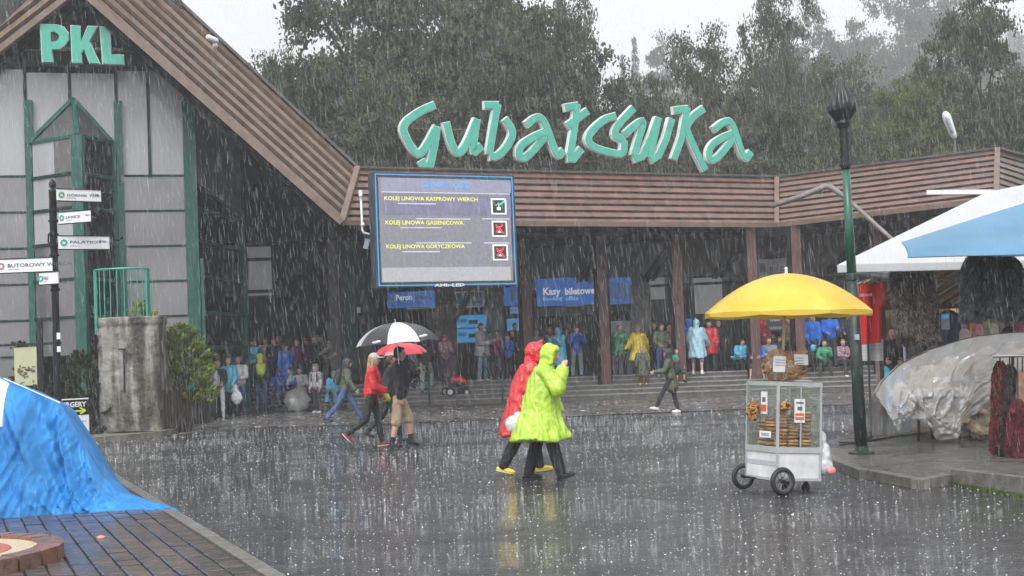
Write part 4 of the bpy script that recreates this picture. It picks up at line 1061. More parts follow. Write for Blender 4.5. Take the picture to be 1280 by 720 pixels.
mb = MB(); FV2.box(mb, (0, 2.4, .4, .47), -.05, -.002); mb.build('rail', M_pick, fe2)
# low wall/kerb under fence
lw = empty('low_kerb', G(120, 552), kind='structure'); A = G(96, 556); Bq = G(203, 546); C_ = G(268, 527)
for a, b in ((A, Bq), (Bq, C_)):
    L = (b - a).length; d = (b - a).normalized(); nn = Vector((-d.y, d.x, 0)); k = max(1, int(L / .8))
    for j in range(k):
        mb = MB(); mb.fbox(a, d, nn, Vector((0, 0, 1)), (L * j / k + .004, L * (j + 1) / k - .004), (0, 1.2), (-.02, .12)); mb.build('kerb_stone', mat('pale_kerb', (.16, .15, .13), .45, .35, 6, .5, 30), lw)
# yellowish picture panel
e = empty('picture_board', gx(32, 29.6), label='pale yellow framed board standing among the dark shrubs', cat='board')
BV = VP((gx(10, 29.6).x, 29.6), (gx(60, 29.6).x, 29.6))
plate('panel', BV, 18, 434, 46, 482, 0, .05, mat('board_yellow', (.42, .42, .27), .5, .1, 3), e)
mb = MB(); r = BV.rect(18, 434, 46, 482)
for k in range(26):
    random.seed(k); a = r[0] + .04 + random.random() * (r[1] - r[0] - .1); z = r[2] + random.random() * (r[3] - r[2]) * .5; BV.box(mb, (a, a + random.uniform(.02, .09), z, z + random.uniform(.015, .06)), .05 + k * .0004, .056 + k * .0004)
mb.build('print', mat('board_print', (.08, .08, .05), .6), e, kind='stuff')
plate('post', BV, 47, 400, 53, 520, -.05, .05, M_black, e); plate('cross_rail', BV, -5, 429, 76, 432, .02, .08, M_black, e)
# BURGERY sign
BG = VP(P(60, 520, 19.6)[:2], P(112, 520, 19.9)[:2])
e = empty('burger_sign', BG.hit(86, 575), label='white and black standing sign reading BURGERY with a yellow arrow', cat='sign')
plate('panel', BG, 60, 498.5, 112, 600, 0, .03, mat('sign_paper', (.72, .73, .73), .4, .06, 3), e)
plate('black_field', BG, 61, 500, 111, 519.5, .03, .034, M_black, e); plate('yellow_field', BG, 61, 499.5, 73, 508, .034, .038, mat('arrow_yellow', (.62, .68, .08), .45), e)
lettering('BURGERY', BG, BG.rect(72, 502.5, 108, 509, .04), .04, M_wp, e, bold=.03)
mb = MB(); a, b = BG.sz(83, 515, .04), BG.sz(106, 513, .04); mb.bar(BG.pt(*a, .04), BG.pt(*b, .04), .022, .006, up=BG.n)
mb.bar(BG.pt(b[0] - .07, b[1] + .045, .042), BG.pt(b[0] + .01, b[1], .042), .022, .006, up=BG.n); mb.bar(BG.pt(b[0] - .07, b[1] - .045, .044), BG.pt(b[0] + .01, b[1], .044), .022, .006, up=BG.n); mb.build('arrow', MC['arrow_yellow'], e)
for k in range(7): plate('print_row', BG, 90, 526 + k * 5, 90 + random.Random(k).uniform(12, 19), 527.3 + k * 5, .03, .034, M_gp, e)
mb = MB()
for x in (62, 110): p = BG.hit(x, 590); mb.bar((p.x, p.y + .03, 0), (p.x, p.y + .03, p.z + .9), .04)
mb.build('leg', M_black, e)
# signpost
sp = gx(75, 18.6); e = empty('signpost', sp, label='black iron fingerpost with white direction arms behind the blue tarpaulin', cat='signpost')
tp_ = P(66.5, 229, 18.6); X, Yp = sp.x, sp.y; ht = tp_.z
mb = MB(); mb.lathe([(.075, 0), (.075, .9), (.06, .95), (.05, 1.0), (.05, ht - .12), (.055, ht - .1), (.03, ht - .08), (.045, ht - .05), (.05, ht), (.02, ht + .05), (.001, ht + .06)], (X, Yp, 0), 14); mb.build('pole', M_black, e, True)
for y in (263, 276, 293, 307, 319, 341, 362):
    z = P(68, y, Yp).z; mb = MB(); mb.lathe([(.05, z - .02), (.066, z - .015), (.066, z + .015), (.05, z + .02)], (X, Yp, 0), 14); mb.build('collar', M_black, e)
M_ds = mat('sign_enamel', (.70, .71, .72), .35, .06, 5, coat=.2); M_tx = mat('sign_text_black', (.06, .06, .06), .5)
def arm(xa, ya0, ya1, xb, yb0, yb1, words, km, logo, dy=0.0, side=1):
    """finger sign: pixel corners at its two ends; built as a flat board turned about the pole"""
    Ya, Yb = Yp - .09, Yp - .09 + dy
    va = VP((P(xa, ya0, Ya).x, Ya), (P(xb, yb0, Yb).x, Yb))
    a0, a1, c0, c1 = va.hit(xa, ya0), va.hit(xa, ya1), va.hit(xb, yb0), va.hit(xb, yb1)
    za0, za1, zc0, zc1 = a0.z, a1.z, c0.z, c1.z; zt, zb = (za0 + zc0) / 2, (za1 + zc1) / 2
    s0, s1 = (a0 - va.a).dot(va.u), (c0 - va.a).dot(va.u); s0, s1 = min(s0, s1), max(s0, s1)
    mb = MB(); va.box(mb, (s0, s1, zb, zt), -.03, 0); o = mb.build('sign_arm', M_ds, e)
    mb = MB(); va.box(mb, (s0, s1, zt, zt + .012), -.035, .008); va.box(mb, (s0, s1, zb - .012, zb), -.035, .008); mb.build('edge_frame', M_black, o)
    h = zt - zb; L = s1 - s0
    if words: lettering(words, va, (s0 + L * .22, s0 + L * (.22 + .075 * len(words)), zb + h * .38, zb + h * .66), .006, M_tx, o)
    if km: lettering(km, va, (s1 - L * .22, s1 - L * .06, zb + h * .5, zb + h * .74), .006, M_tx, o)
    mb = MB(); va.box(mb, (s0 + L * .22, s0 + L * .42, zb + h * .22, zb + h * .27), .0, .004); mb.build('small_print', M_gp, o)
    c = va.pt(s0 + L * .1, zb + h * .5, .004)
    mb = MB()
    for k in range(8):
        an = k * .785; mb.ell(c + (va.u * math.cos(an) + va.z * math.sin(an)) * h * .2, (h * .09, .004, h * .09), seg=8, rings=4)
    mb.build('logo', logo, o)
    if side:
        mb = MB(); end = va.pt(s1, (zt + zb) / 2, 0)
        mb.tube([end, end + va.u * .05 + Vector((0, 0, .06)), end + va.u * .12 + Vector((0, 0, .03)), end + va.u * .17 + Vector((0, 0, .07))], .012, 6); mb.tube([end, end + va.u * .08 + Vector((0, 0, -.05)), end + va.u * .13], .01, 6)
        mb.ell(end + va.u * .17 + Vector((0, 0, .07)), .022, seg=8, rings=5)
        va.box(mb, (s1, s1 + .02, zb - .04, zt + .05), -.03, .01); mb.build('scroll_bracket', M_black, o)
lg1, lg2, lg3, lg4 = mat('logo_mix', (.45, .3, .08), .5, .6, 30, c2=(.05, .4, .1)), mat('logo_teal', (.05, .32, .27), .5), mat('logo_green', (.02, .30, .24), .5), mat('logo_brown', (.35, .2, .15), .5)
arm(71, 242.5, 257, 126, 232, 245.5, 'GÓRNIK TOR', '15 km', lg1, .35)
arm(73, 260, 275, 114, 268.5, 281.5, 'ŁAWICA', '1 km', lg2, -.15)
arm(73, 300, 316, 136.5, 291, 306.5, 'PALĄTICH', '59 km', lg3, .35)
arm(-6, 325, 342, 65, 322, 338, 'BUTOROWY WIERCH', '', lg4, .0, 0)
arm(48.5, 337, 352, 72, 344, 358, 'ORLE', '', lg2, -.1, 0)
for y0, y1 in ((416, 424), (433, 440)):
    z0, z1 = P(72, y1, Yp - .08).z, P(72, y0, Yp - .08).z; mb = MB(); x_ = P(75.5, 430, Yp).x; mb.box(x_ - .02, x_ + .025, Yp - .085, Yp - .06, z0, z1); mb.build('sticker', M_wp, e)
mb = MB(); p = [P(66, 288, Yp), P(60.5, 293, Yp), P(60.5, 302, Yp), P(64, 307, Yp)]; mb.tube(p, .012, 6); mb.build('ring_bracket', M_black, e)
# blue tarpaulin over a stall ------------------------------------------------
tb = G(60, 646); e = empty('tarpaulin', tb, label='crumpled bright blue tarpaulin draped over a stall down to the paving', cat='tarpaulin')
top = [(-130, 435), (-60, 450), (5, 474), (40, 487), (75, 504), (95, 535), (112, 566), (130, 598), (150, 616), (180, 625), (222, 636)]
bot = [(-130, 656), (-60, 652), (-10, 649), (25, 648.5), (60, 645), (85, 644), (110, 642.5), (135, 641), (160, 640), (188, 639), (224, 639)]
def lerpl(L, t):
    x = t * (len(L) - 1); i = min(int(x), len(L) - 2); f = x - i; f2 = f
    return (L[i][0] + (L[i + 1][0] - L[i][0]) * f2, L[i][1] + (L[i + 1][1] - L[i][1]) * f2)
YB = 15.0
def tarp(u, v, front=True):
    bx, by = lerpl(bot, u); tx, ty = lerpl(top, u)
    pb_ = G(bx, by, .012); yt = pb_.y + .9 * (1 - u ** 3)
    pt_ = P(tx, ty, yt); w_ = 1 - v
    bulge = math.sin(v * math.pi) * .25 * (1 - u) 
    p = pb_.lerp(pt_, v); p.y -= bulge * .6; p.z -= bulge * .2 * (1 if u > .5 else .3)
    hgt = max(0, pt_.z)
    fo = (math.sin(u * 34 + v * 5 + 2 * noise.noise(Vector((u * 6, v * 2, 1)))) * .05 + math.sin(u * 71 - v * 7) * .018 * (1 - v) + .012 * noise.fractal(Vector((u * 22, v * 9, 3)), 1, 2, 4)
          + .07 * (1 - 2 * abs(noise.noise(Vector((u * 16 + v * 4, v * 1.6, 7))))) + .035 * (1 - 2 * abs(noise.noise(Vector((u * 34 - v * 6, v * 3, 2))))))
    env = min(1, v * 6 + .35) * min(1, hgt * 1.4 + .15) * min(1, (1 - v) * 8 + .1)
    p.y -= fo * env; p.z = max(.012 + .01 * abs(math.sin(u * 40)), p.z + .02 * env * noise.noise(Vector((u * 30, v * 12, 0))))
    return p
mb = MB(); mb.grid(tarp, 240, 90)
def tback(u, v):
    tx, ty = lerpl(top, u); bx, by = lerpl(bot, u); pb_ = G(bx, by); yt = pb_.y + .9 * (1 - u ** 3)
    pt_ = P(tx, ty, yt); q = Vector((pt_.x, pt_.y + 2.0 * (1 - u ** 2) * v + .02 * v, max(.012, pt_.z * (1 - v ** 2)))); 
    return q
mb.grid(tback, 60, 14)
M_tarp = mat('blue_tarpaulin', (.018, .18, .50), .5, .2, 2.5, .35, 14, c2=(.035, .27, .64), spec=.3)
mb.build('cover', M_tarp, e, smooth=True)
mb = MB(); M_wt = mat('white_tarpaulin', (.62, .64, .66), .4, .1, 4, .3)
def wt(a, b):
    q0 = P(-40 + 50 * a, 450 + 30 * a, 14.75); q1 = P(-40 + 42 * a, 545 - 12 * a, 14.5); q = q0.lerp(q1, b); q.y += .03 * math.sin(a * 9 + b * 4); return q
mb.grid(wt, 12, 12); n0 = len(mb.v)
mb.grid(lambda a, b: wt(a, b) + Vector((0, .03, 0)), 12, 12); mb.build('white_flap', M_wt, e, smooth=True)
mb = MB(); mb.tube([P(5, 473, 15.75), P(75, 503.5, 15.7)], .007, 6); mb.build('hem_rope', M_wp, e)
for x, y in ((-60, 15.6), (-30, 16.8)):
    p = gx(x, y); mb = MB(); mb.bar(p, (p.x, p.y, 1.3), .05); mb.build('stall_leg', M_black, e)
mb = MB(); p = G(126, 672, .035); mb.ell(p, (.045, .03, .022), seg=10); mb.build('pebble', mat('pink_stone', (.55, .25, .18), .5, .2, 20), label='small pinkish stone lying on the brick paving', cat='stone', smooth=True)

# ================================================================== LAMP POST, CABLES
lp = G(1077, 567, .1); M_lpg = mat('lamp_green', (.008, .085, .048), .35, .25, 5, coat=.3); M_lpd = mat('lamp_dark_green', (.02, .035, .03), .45, .4, 8, .4)
e = empty('lamp_post', lp, label='tall green lamp post with its head wrapped in black plastic', cat='street lamp')
YL = lp.y; zt_ = P(1053, 130, YL).z; zm = P(1066, 345, YL).z; zc = P(1060, 212, YL).z
top_x = gx(1052.5, YL, zt_).x
def lpx(z): return lp.x + (P(1053, 130, YL).x - lp.x) * (z - .1) / (zt_ - .1)
def seg(z0, z1, r0, r1, m, nm): mb = MB(); mb.tube([(lpx(z0), YL, z0), (lpx(z1), YL, z1)], [r0, r1], 14); return mb.build(nm, m, e, True)
seg(.1, zm, .082, .07, M_lpd, 'lower_pole'); seg(zm, zc, .062, .05, M_lpg, 'upper_pole')
mb = MB(); mb.lathe([(.17, .1), (.17, .125), (.09, .14), (.085, .2)], (lpx(.1), YL, 0), 12); mb.build('base_plate', M_lpd, e)
mb = MB(); mb.lathe([(.06, zm - .06), (.085, zm - .05), (.085, zm + .02), (.06, zm + .04)], (lpx(zm), YL, 0), 12); mb.build('collar', M_lpd, e)
mb = MB(); prof = [(.055, zc)]
for k in range(7): prof += [(.07, zc + .07 + k * .1), (.052, zc + .11 + k * .1)]
mb.lathe(prof, (lpx(zc + .4), YL, 0), 14); mb.build('wrapped_neck', M_black, e, True)
mb = MB(); z0 = P(1053, 152, YL).z; z1 = P(1053, 98, YL).z; nse = 40
def bagf(u, v):
    an = u * 2 * math.pi; z = z0 + (z1 - z0) * v; r = [.07, .12, .165, .17, .15, .12, .085, .045, .002]; x = v * 8; i = min(7, int(x)); rr = r[i] + (r[i + 1] - r[i]) * (x - i)
    rr *= 1 + .13 * math.sin(an * 9 + v * 3) * (1 - v * .4) + .1 * noise.noise(Vector((math.cos(an) * 2, math.sin(an) * 2, v * 4)))
    z += .05 * noise.noise(Vector((an * 2, 0, 5))) * (1 - v)
    return (lpx(zt_) + rr * math.cos(an), YL + rr * math.sin(an), z)
mb.grid(bagf, 60, 24); mb.build('plastic_bag', mat('bin_bag', (.010, .010, .012), .3, .3, 8, .4, 20, coat=.15), e, True)
mb = MB(); mb.lathe([(.05, z0 - .1), (.08, z0 - .08), (.09, z0 - .02), (.07, z0 + .04)], (lpx(zt_), YL, 0), 12); mb.build('bag_tie', M_black, e)
mb = MB(); mb.box(lpx(1.9) - .03, lpx(1.9) + .03, YL - .1, YL - .075, P(1070, 425, YL).z, P(1070, 418, YL).z); mb.build('plate', M_gp, e)
M_cab = mat('black_cable', (.02, .02, .02), .4, .2)
cbl = [P(1083, 352, 21.5), P(1085, 430, 21.5), P(1087.5, 500, 21.5), P(1089, 535, 21.3), G(1088, 546, .12), G(1078, 552, .11), G(1050, 556, .11)]
mb = MB(); mb.tube(cbl, .018, 6); mb.build('hanging_cable', M_cab, None, True, label='black cable hanging beside the lamp post from the white canopy', cat='cable')
mb = MB(); mb.tube([G(1040, 556, .02), G(1050, 553, .11), G(1088, 551, .11), G(1120, 545, .11), G(1165, 540, .11)], .014, 6); mb.build('ground_cable', M_cab, None, True, label='thin black cable lying across the market pavement', cat='cable')
# ================================================================== MARKET ON THE RIGHT
def clear_mat(name, c=(1, 1, 1), gloss=.12, rough=.05, milk=0.0, milkc=(.8, .8, .8)):
    m = bpy.data.materials.new(name); m.use_nodes = True; nt = m.node_tree; nt.nodes.clear(); N = nt.nodes.new
    tr = N('ShaderNodeBsdfTransparent'); tr.inputs[0].default_value = tuple(c) + (1,)
    gl_ = N('ShaderNodeBsdfGlossy'); gl_.inputs['Roughness'].default_value = rough
    mx = N('ShaderNodeMixShader'); mx.inputs[0].default_value = gloss; nt.links.new(tr.outputs[0], mx.inputs[1]); nt.links.new(gl_.outputs[0], mx.inputs[2]); out = mx
    if milk:
        df = N('ShaderNodeBsdfDiffuse'); df.inputs[0].default_value = tuple(milkc) + (1,)
        m2 = N('ShaderNodeMixShader'); m2.inputs[0].default_value = milk; nt.links.new(mx.outputs[0], m2.inputs[1]); nt.links.new(df.outputs[0], m2.inputs[2]); out = m2
    o = N('ShaderNodeOutputMaterial'); nt.links.new(out.outputs[0], o.inputs[0]); return m
M_canvas = mat('white_canvas', (.72, .73, .74), .5, .05, 2, .15, transl=.45)
M_bcan = mat('blue_canvas', (.11, .27, .42), .35, .12, 1.2, .25, 6, coat=.2, transl=.2)
wc = empty('white_canopy', P(1240, 330, 20), label='large white canvas market canopy with a deep front valance', cat='canopy')
A = P(1047, 331, 19.6); Bc = P(1420, 322, 19.0); Ap = P(1234, 240, 21.0); Ap2 = P(1420, 203, 21.0); Dk = Vector((A.x + 2.2, 24.2, A.z)); Ek = Vector((Bc.x + .5, 24.5, Bc.z))
def tri_grid(a, b, c, n=14, sag=.06, th=.012):
    mb = MB()
    for k in (0, 1):
        off = Vector((0, 0, -th * k)); idx = {}; vs = []
        for i in range(n + 1):
            for j in range(n + 1 - i):
                f, g = i / n, j / n; p = a + (b - a) * f + (c - a) * g; h = 1 - f - g
                p = p - Vector((0, 0, sag * 27 * f * g * h + sag * 2.0 * f * (1 - f) * (g < .001) * 0)); p += Vector((0, 0, .03 * noise.noise(p * 1.7))) * (27 * f * g * h)
                idx[i, j] = len(vs); vs.append(p + off)
        fs = []
        for i in range(n):
            for j in range(n - i):
                fs.append((idx[i, j], idx[i + 1, j], idx[i, j + 1]))
                if i + j < n - 1: fs.append((idx[i + 1, j], idx[i + 1, j + 1], idx[i, j + 1]))
        mb.add(vs, fs)
    return mb
for t in ((A, Bc, Ap), (Bc, Ap2, Ap), (Dk, A, Ap), (Ek, Dk, Ap), (Ap2, Ek, Ap), (Bc, Ek, Ap2)): tri_grid(*t).build('canvas_panel', M_canvas, wc, smooth=True)
for a, b in ((A, Bc), (Dk, A)):
    mb = MB(); d = (b - a).normalized(); nn = d.cross(Vector((0, 0, 1))); mb.fbox(a, d, nn, Vector((0, 0, 1)), (0, (b - a).length), (-.006, .006), (-.11, .0)); mb.build('valance', M_canvas, wc)
mb = MB(); mb.bar(A + Vector((0, .03, -.1)), Bc + Vector((0, .03, -.1)), .035); mb.bar(A + Vector((.02, .03, -.1)), Dk + Vector((0, 0, -.1)), .03); mb.build('edge_tube', M_gp, wc)
for q in (Dk, Vector((7.7, 19.6, 0))):
    mb = MB(); mb.tube([(q.x + .02, q.y, 0.1), (q.x + .02, q.y, A.z - .1)], .03); mb.build('leg', M_gp, wc)
bc = empty('blue_canopy', P(1230, 320, 16), label='light blue tarpaulin canopy in front of the white one', cat='canopy')
def bcan(u, v):
    lo = P(1135 + 300 * u, 321.5 - 7 * u, 15.6); hi = P(1127 + 320 * u, 302.5 - 103 * u, 16.0 + 2.4 * u)
    p = lo.lerp(hi, v); p.z += -.05 * math.sin(v * math.pi) * u + .05 * u * noise.noise(Vector((u * 3, v * 3, 2))) + .02 * math.sin((u * .7 + v) * 16) * u * (1 - v) * 1.2
    p.y -= .08 * math.sin(v * 3.14); return p
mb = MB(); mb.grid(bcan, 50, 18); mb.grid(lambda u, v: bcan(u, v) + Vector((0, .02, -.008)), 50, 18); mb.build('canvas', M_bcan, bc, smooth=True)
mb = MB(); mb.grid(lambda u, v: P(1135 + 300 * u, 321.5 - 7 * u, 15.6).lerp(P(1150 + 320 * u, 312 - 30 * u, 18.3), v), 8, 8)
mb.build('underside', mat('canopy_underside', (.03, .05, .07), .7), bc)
for x, y in ((1300, 15.7), (1330, 18)):
    p = gx(x, y, .1); mb = MB(); mb.bar(p, (p.x, p.y, 2.4), .05); mb.build('leg', M_black, bc)

# wooden stall behind
ws = empty('wooden_stall', gx(1190, 28), label='wooden market stall with plank ceiling and slatted back wall', cat='stall')
M_pl = [mat('plank_orange', (.70, .36, .13), .6, .35, 5, .3), mat('plank_tan', (.72, .50, .27), .6, .3, 5, .3), mat('plank_grey', (.36, .31, .25), .6, .3, 5, .3), mat('plank_dark', (.16, .09, .05), .6, .3, 5, .3)]
rr = random.Random(4)
for k in range(40):
    xa = 1040 + k * 9; a = P(xa, 379, 28); b = P(xa + 78, 330, 22.5); a2 = P(xa + 7.6, 379, 28); b2 = P(xa + 78 + 9.4, 330, 22.5)
    if xa + 78 < 1102: a, a2 = a, a2
    j = rr.uniform(-.02, .02); off = Vector((0, 0, j)); up = Vector((0, 0, .03))
    mb = MB(); mb.hexa([a + off, a2 + off, b2 + off, b + off, a + off + up, a2 + off + up, b2 + off + up, b + off + up]); mb.build('plank', rr.choice(M_pl), ws)
zf = P(1200, 379, 28).z
mb = MB(); mb.bar(P(1095, 383, 28) , P(1400, 376, 28), .14, .16); mb.build('beam', mat('stall_beam', (.12, .075, .045), .6, .3, 5), ws)
for k in range(34):
    xa = 1098 + k * 7.5; p = gx(xa, 28.3); q = gx(xa + 6.6, 28.3)
    mb = MB(); mb.box(p.x, q.x, 28.3, 28.35, .1 if k % 2 else .1, zf - .04); mb.build('plank', rr.choice(M_pl[:1] + M_pl[2:]), ws)
for x in (1108, 1290):
    p = gx(x, 27.7); mb = MB(); mb.bar(p, (p.x, p.y, zf), .14); mb.build('post', M_beam, ws)

def fur_garment(name, shape, n, m, mcore, parent, leaf=.06, seed=1, down=-1.0):
    """shape(a, v) -> point; covered in short hair tufts"""
    mb = MB(); mb.grid(lambda a, v: shape(a, v), 40, 30); o = mb.build(name, mcore, parent, smooth=True)
    rng = np.random.RandomState(seed); a = rng.uniform(0, 1, n); v = rng.uniform(0, 1, n)
    pts = np.array([shape(x, y) for x, y in zip(a, v)]); c = pts.mean(0)
    ctr = np.array([shape(.25, y) * .5 + shape(.75, y) * .5 for y in v]); d = pts - ctr; d[:, 2] = 0; d /= (np.linalg.norm(d, axis=1)[:, None] + 1e-6)
    d = d * .7; d[:, 2] = down
    base = np.array(WL[parent.name]); me = leaf_mesh('hair', pts + d * leaf * .25 - base, leaf * rng.uniform(.6, 1.3, n), m, seed, 1.6, d * 1.5, .12)
    h = link('hair', me, o); return o
def garment(cx, Y, wtop, wbot, ytop, ybot, dep=.16, wob=.03, tier=0, lean=0.0, sd=0):
    pt_, pb_ = P(cx, ytop, Y), P(cx + lean, ybot, Y); mpp = Y / F
    def f(a, v):
        an = a * 2 * math.pi; c = pt_.lerp(pb_, v); w_ = (wtop + (wbot - wtop) * min(1, v * 1.4)) * mpp / 2
        if v < .12: w_ *= .35 + .65 * math.sqrt(v / .12)
        if v > .94: w_ *= math.sqrt(max(0.02, (1 - v) / .06)) * .7 + .3
        if tier: w_ *= 1 + .10 * (abs(math.sin(v * tier * math.pi + math.cos(an) * .8)) - .5)
        w_ *= 1 + wob * 3 * noise.noise(Vector((math.cos(an) * 1.5, math.sin(an) * 1.5, v * 4 + sd)))
        return Vector((c.x + math.cos(an) * w_, c.y + math.sin(an) * min(dep, w_) * (1 + .25 * math.cos(an * 4)), c.z))
    return f
M_fbr = mat('fur_brown_grey', (.075, .062, .052), .7, .5, 12, c2=(.26, .23, .20)); M_fgr = mat('fur_grey', (.10, .105, .115), .7, .4, 12, c2=(.32, .34, .37))
M_fcore = mat('fur_core', (.04, .036, .033), .8); M_fcore2 = mat('fur_core_grey', (.10, .105, .115), .8)
M_fred = mat('fur_dark_red', (.06, .008, .010), .6, .5, 10, c2=(.20, .02, .03)); M_fblk = mat('fur_black', (.012, .01, .01), .6, .4, 10, c2=(.05, .04, .04))
M_ftan = mat('fur_tan', (.25, .13, .09), .6, .3, 10, c2=(.42, .27, .2))
e = empty('fur_vest', P(1142, 385, 20.3), label='brown-grey long-haired fur vest hanging under the white canopy', cat='vest')
fur_garment('body', garment(1142, 20.3, 50, 52, 331, 431, .2, .05, lean=6), 9000, M_fbr, M_fcore, e, .05, 2)
fur_garment('front_edge', garment(1124, 20.1, 22, 20, 333, 421, .12, .05, lean=6, sd=5), 4200, M_fbr, M_fcore, e, .05, 3)
mb = MB(); mb.tube([P(1140, 333, 20.3), P(1140, 322, 20.3)], .01, 6); mb.build('hanger', M_black, e)
e = empty('fur_jacket', P(1238, 380, 18.2), label='tiered grey fox fur jacket hanging below the blue canopy', cat='jacket')
fur_garment('body', garment(1237, 18.2, 52, 66, 312, 398, .22, .04, tier=4), 11000, M_fgr, M_fcore2, e, .055, 4)
for s_, xx in ((0, 1216), (1, 1262)):
    fur_garment('sleeve', garment(xx, 18.1, 24, 26, 322, 402, .12, .04, tier=4, lean=-3 + 5 * s_, sd=8 + s_), 3600, M_fgr, M_fcore2, e, .05, 5 + s_)
mb = MB(); mb.tube([P(1237, 314, 18.2), P(1237, 304, 18.2)], .01, 6); mb.build('hanger', M_black, e)
# red T-shirt
M_tee = mat('red_cotton', (.55, .008, .012), .6, .1, 3, .3, 8)
e = empty('red_tshirt', P(1088, 390, 21.2), label='red T-shirt on a hanger beside the lamp post', cat='t-shirt')
o_tee = [(1079, 352), (1084, 355), (1092, 355), (1098, 350), (1106, 356), (1108, 382), (1102, 384), (1102, 428), (1073, 432), (1072, 385), (1069, 384), (1069, 358)]
mb = MB()
def tee(u, v):
    a, b = P(1069 + 3.5 * min(1, v * 3), 354 + 77.5 * v, 21.2), P(1107 - 5 * (v > .42), 352 + 76 * v, 21.2)
    p = a.lerp(b, u); p.y += .05 * math.sin(u * 12 + v) * (.3 + v) ; p.z += .04 * math.sin(u * math.pi) * 0 - (.06 * (1 - abs(u - .5) * 4) if abs(u - .5) < .25 and v < .02 else 0); return p
mb.grid(tee, 30, 26); n0 = len(mb.v); mb.grid(lambda u, v: tee(u, v) + Vector((0, .10 * math.sin(max(.0, min(1, u)) * math.pi) + .004, 0)), 30, 26); mb.build('shirt', M_tee, e, smooth=True)
TV = VP(P(1060, 370, 21.12)[:2], P(1120, 370, 21.12)[:2])
lettering('ZAKOPANE', TV, TV.rect(1074, 367, 1090, 370.5, .03), .03, mat('white_print', (.8, .8, .8)), e)
mb = MB(); mb.tube([P(1072, 355, 21.2), P(1087, 348, 21.2), P(1101, 354, 21.2)], .012, 6); mb.tube([P(1087, 348, 21.2), P(1087, 338, 21.2)], .007, 6); mb.build('hanger', M_gp, e)
e = empty('white_cloth', P(1088, 440, 23), label='white cloth with grey bands hanging below the red T-shirt', cat='cloth')
mb = MB(); mb.grid(lambda u, v: P(1074 + 31 * u, 424 + 27 * v, 21.6) + Vector((0, .04 * math.sin(u * 14), 0)), 20, 8); mb.grid(lambda u, v: P(1074 + 31 * u, 424 + 27 * v, 21.6) + Vector((0, .02 + .04 * math.sin(u * 14), 0)), 20, 8)
mb.build('cloth', mat('white_cotton', (.6, .6, .6), .7, .2, 4, stretch=(.5, .5, 12)), e, smooth=True)
# hats on stands, jackets on the back row
for i, (x, y, c, lab) in enumerate(((1206, 420, (.55, .42, .42), 'pale pink knitted hat, leftmost of the three on the stand'), (1222, 414, (.55, .24, .28), 'rose pink knitted hat, middle of the three on the stand'), (1241, 413, (.42, .40, .34), 'grey knitted hat, rightmost of the three on the stand'), (1273, 412, (.22, .06, .10), 'dark pink hat at the right edge of the stall'))):
    e = empty('knitted_hat', P(x, y + 10, 22), label=lab, cat='hat', group='knitted hats on stands'); q = P(x, y, 22); mb = MB(); mb.lathe([(.085, -.12), (.095, -.10), (.095, -.05), (.085, -.045), (.09, .03), (.07, .09), (.03, .12), (.001, .125)], q, 14)
    mb.build('hat', mat('knit_%d' % i, c, .8, .25, 30, .8, 60), e, True); mb = MB(); mb.ell(q + Vector((0, 0, .15)), .045, seg=10); mb.build('bobble', mat('bobble_%d' % i, tuple(k * .8 for k in c), .9, .4, 40, .8), e, True)
    mb = MB(); mb.cap(q + Vector((0, 0, -.14)), q + Vector((0, 0, -.36)), .07, .05); mb.build('stand', M_black, e, True)
jk = [(1186, 388, 455, 34, (.02, .022, .05), 'dark navy jacket hanging in the wooden stall'), (1168, 395, 440, 18, (.15, .16, .18), 'grey top hanging left of the navy jacket'), (1180, 418, 448, 16, (.42, .48, .04), 'yellow-green bundle below the navy jacket'),
      (1262, 408, 450, 24, (.03, .02, .03), 'black coat hanging right of the knitted hats'), (1152, 428, 470, 40, (.03, .027, .025), 'dark folded clothing under the brown fur vest')]
for i, (x, y0, y1, wd, c, lab) in enumerate(jk):
    e = empty('hanging_jacket', P(x, y1, 23.5), label=lab, cat='jacket', group='clothes hanging in the stall'); g = garment(x, 23.5 + .1 * i, wd * .8, wd, y0, y1, .14, .04, sd=i)
    mb = MB(); mb.grid(g, 28, 16); mb.build('jacket', mat('cloth_%d' % i, c, .6, .4, 6, .5), e, True); mb = MB(); mb.tube([P(x, y0 + 2, 23.5 + .1 * i), P(x, y0 - 8, 23.5 + .1 * i)], .01, 6); mb.build('hanger', M_black, e)
e = empty('notice_card', P(1182, 405, 22.6), label='small grey card with a blue top in the wooden stall', cat='card'); cv = VP(P(1170, 400, 22.6)[:2], P(1190, 400, 22.6)[:2])
plate('card', cv, 1177, 392, 1187, 412, 0, .02, M_gp, e); plate('blue_field', cv, 1178, 393.5, 1186, 398, .02, .024, M_blue2, e)

# heap of furs under a plastic sheet on a trestle table
hp = G(1190, 556, .1); Yh = 19.4
e = empty('fur_heap', gx(1190, Yh, .1), label='heap of cream and grey furs on a low table, half covered by plastic', cat='heap')
mb = MB(); rr = random.Random(9)
def W_(x, y, dy=0.0): return P(x, y, Yh + dy)
FD = .07
for (x, y, r_, dy) in ((1140, 487, .30, .25), (1165, 470, .34, .3), (1195, 460, .36, .35), (1230, 452, .38, .4), (1265, 450, .4, .4), (1150, 500, .25, 0), (1180, 500, .34, -.05), (1215, 495, .36, -.1), (1250, 490, .4, -.1), (1285, 480, .45, 0), (1215, 525, .26, -.1), (1240, 520, .28, -.15), (1270, 515, .3, -.1), (1225, 538, .17, -.12), (1200, 520, .2, -.1)):
    mb.ell(W_(x, y + (6 if y < 500 else 0), dy + (FD if y < 505 else 0)), (r_ * .9, r_ * .8, r_ * .62))
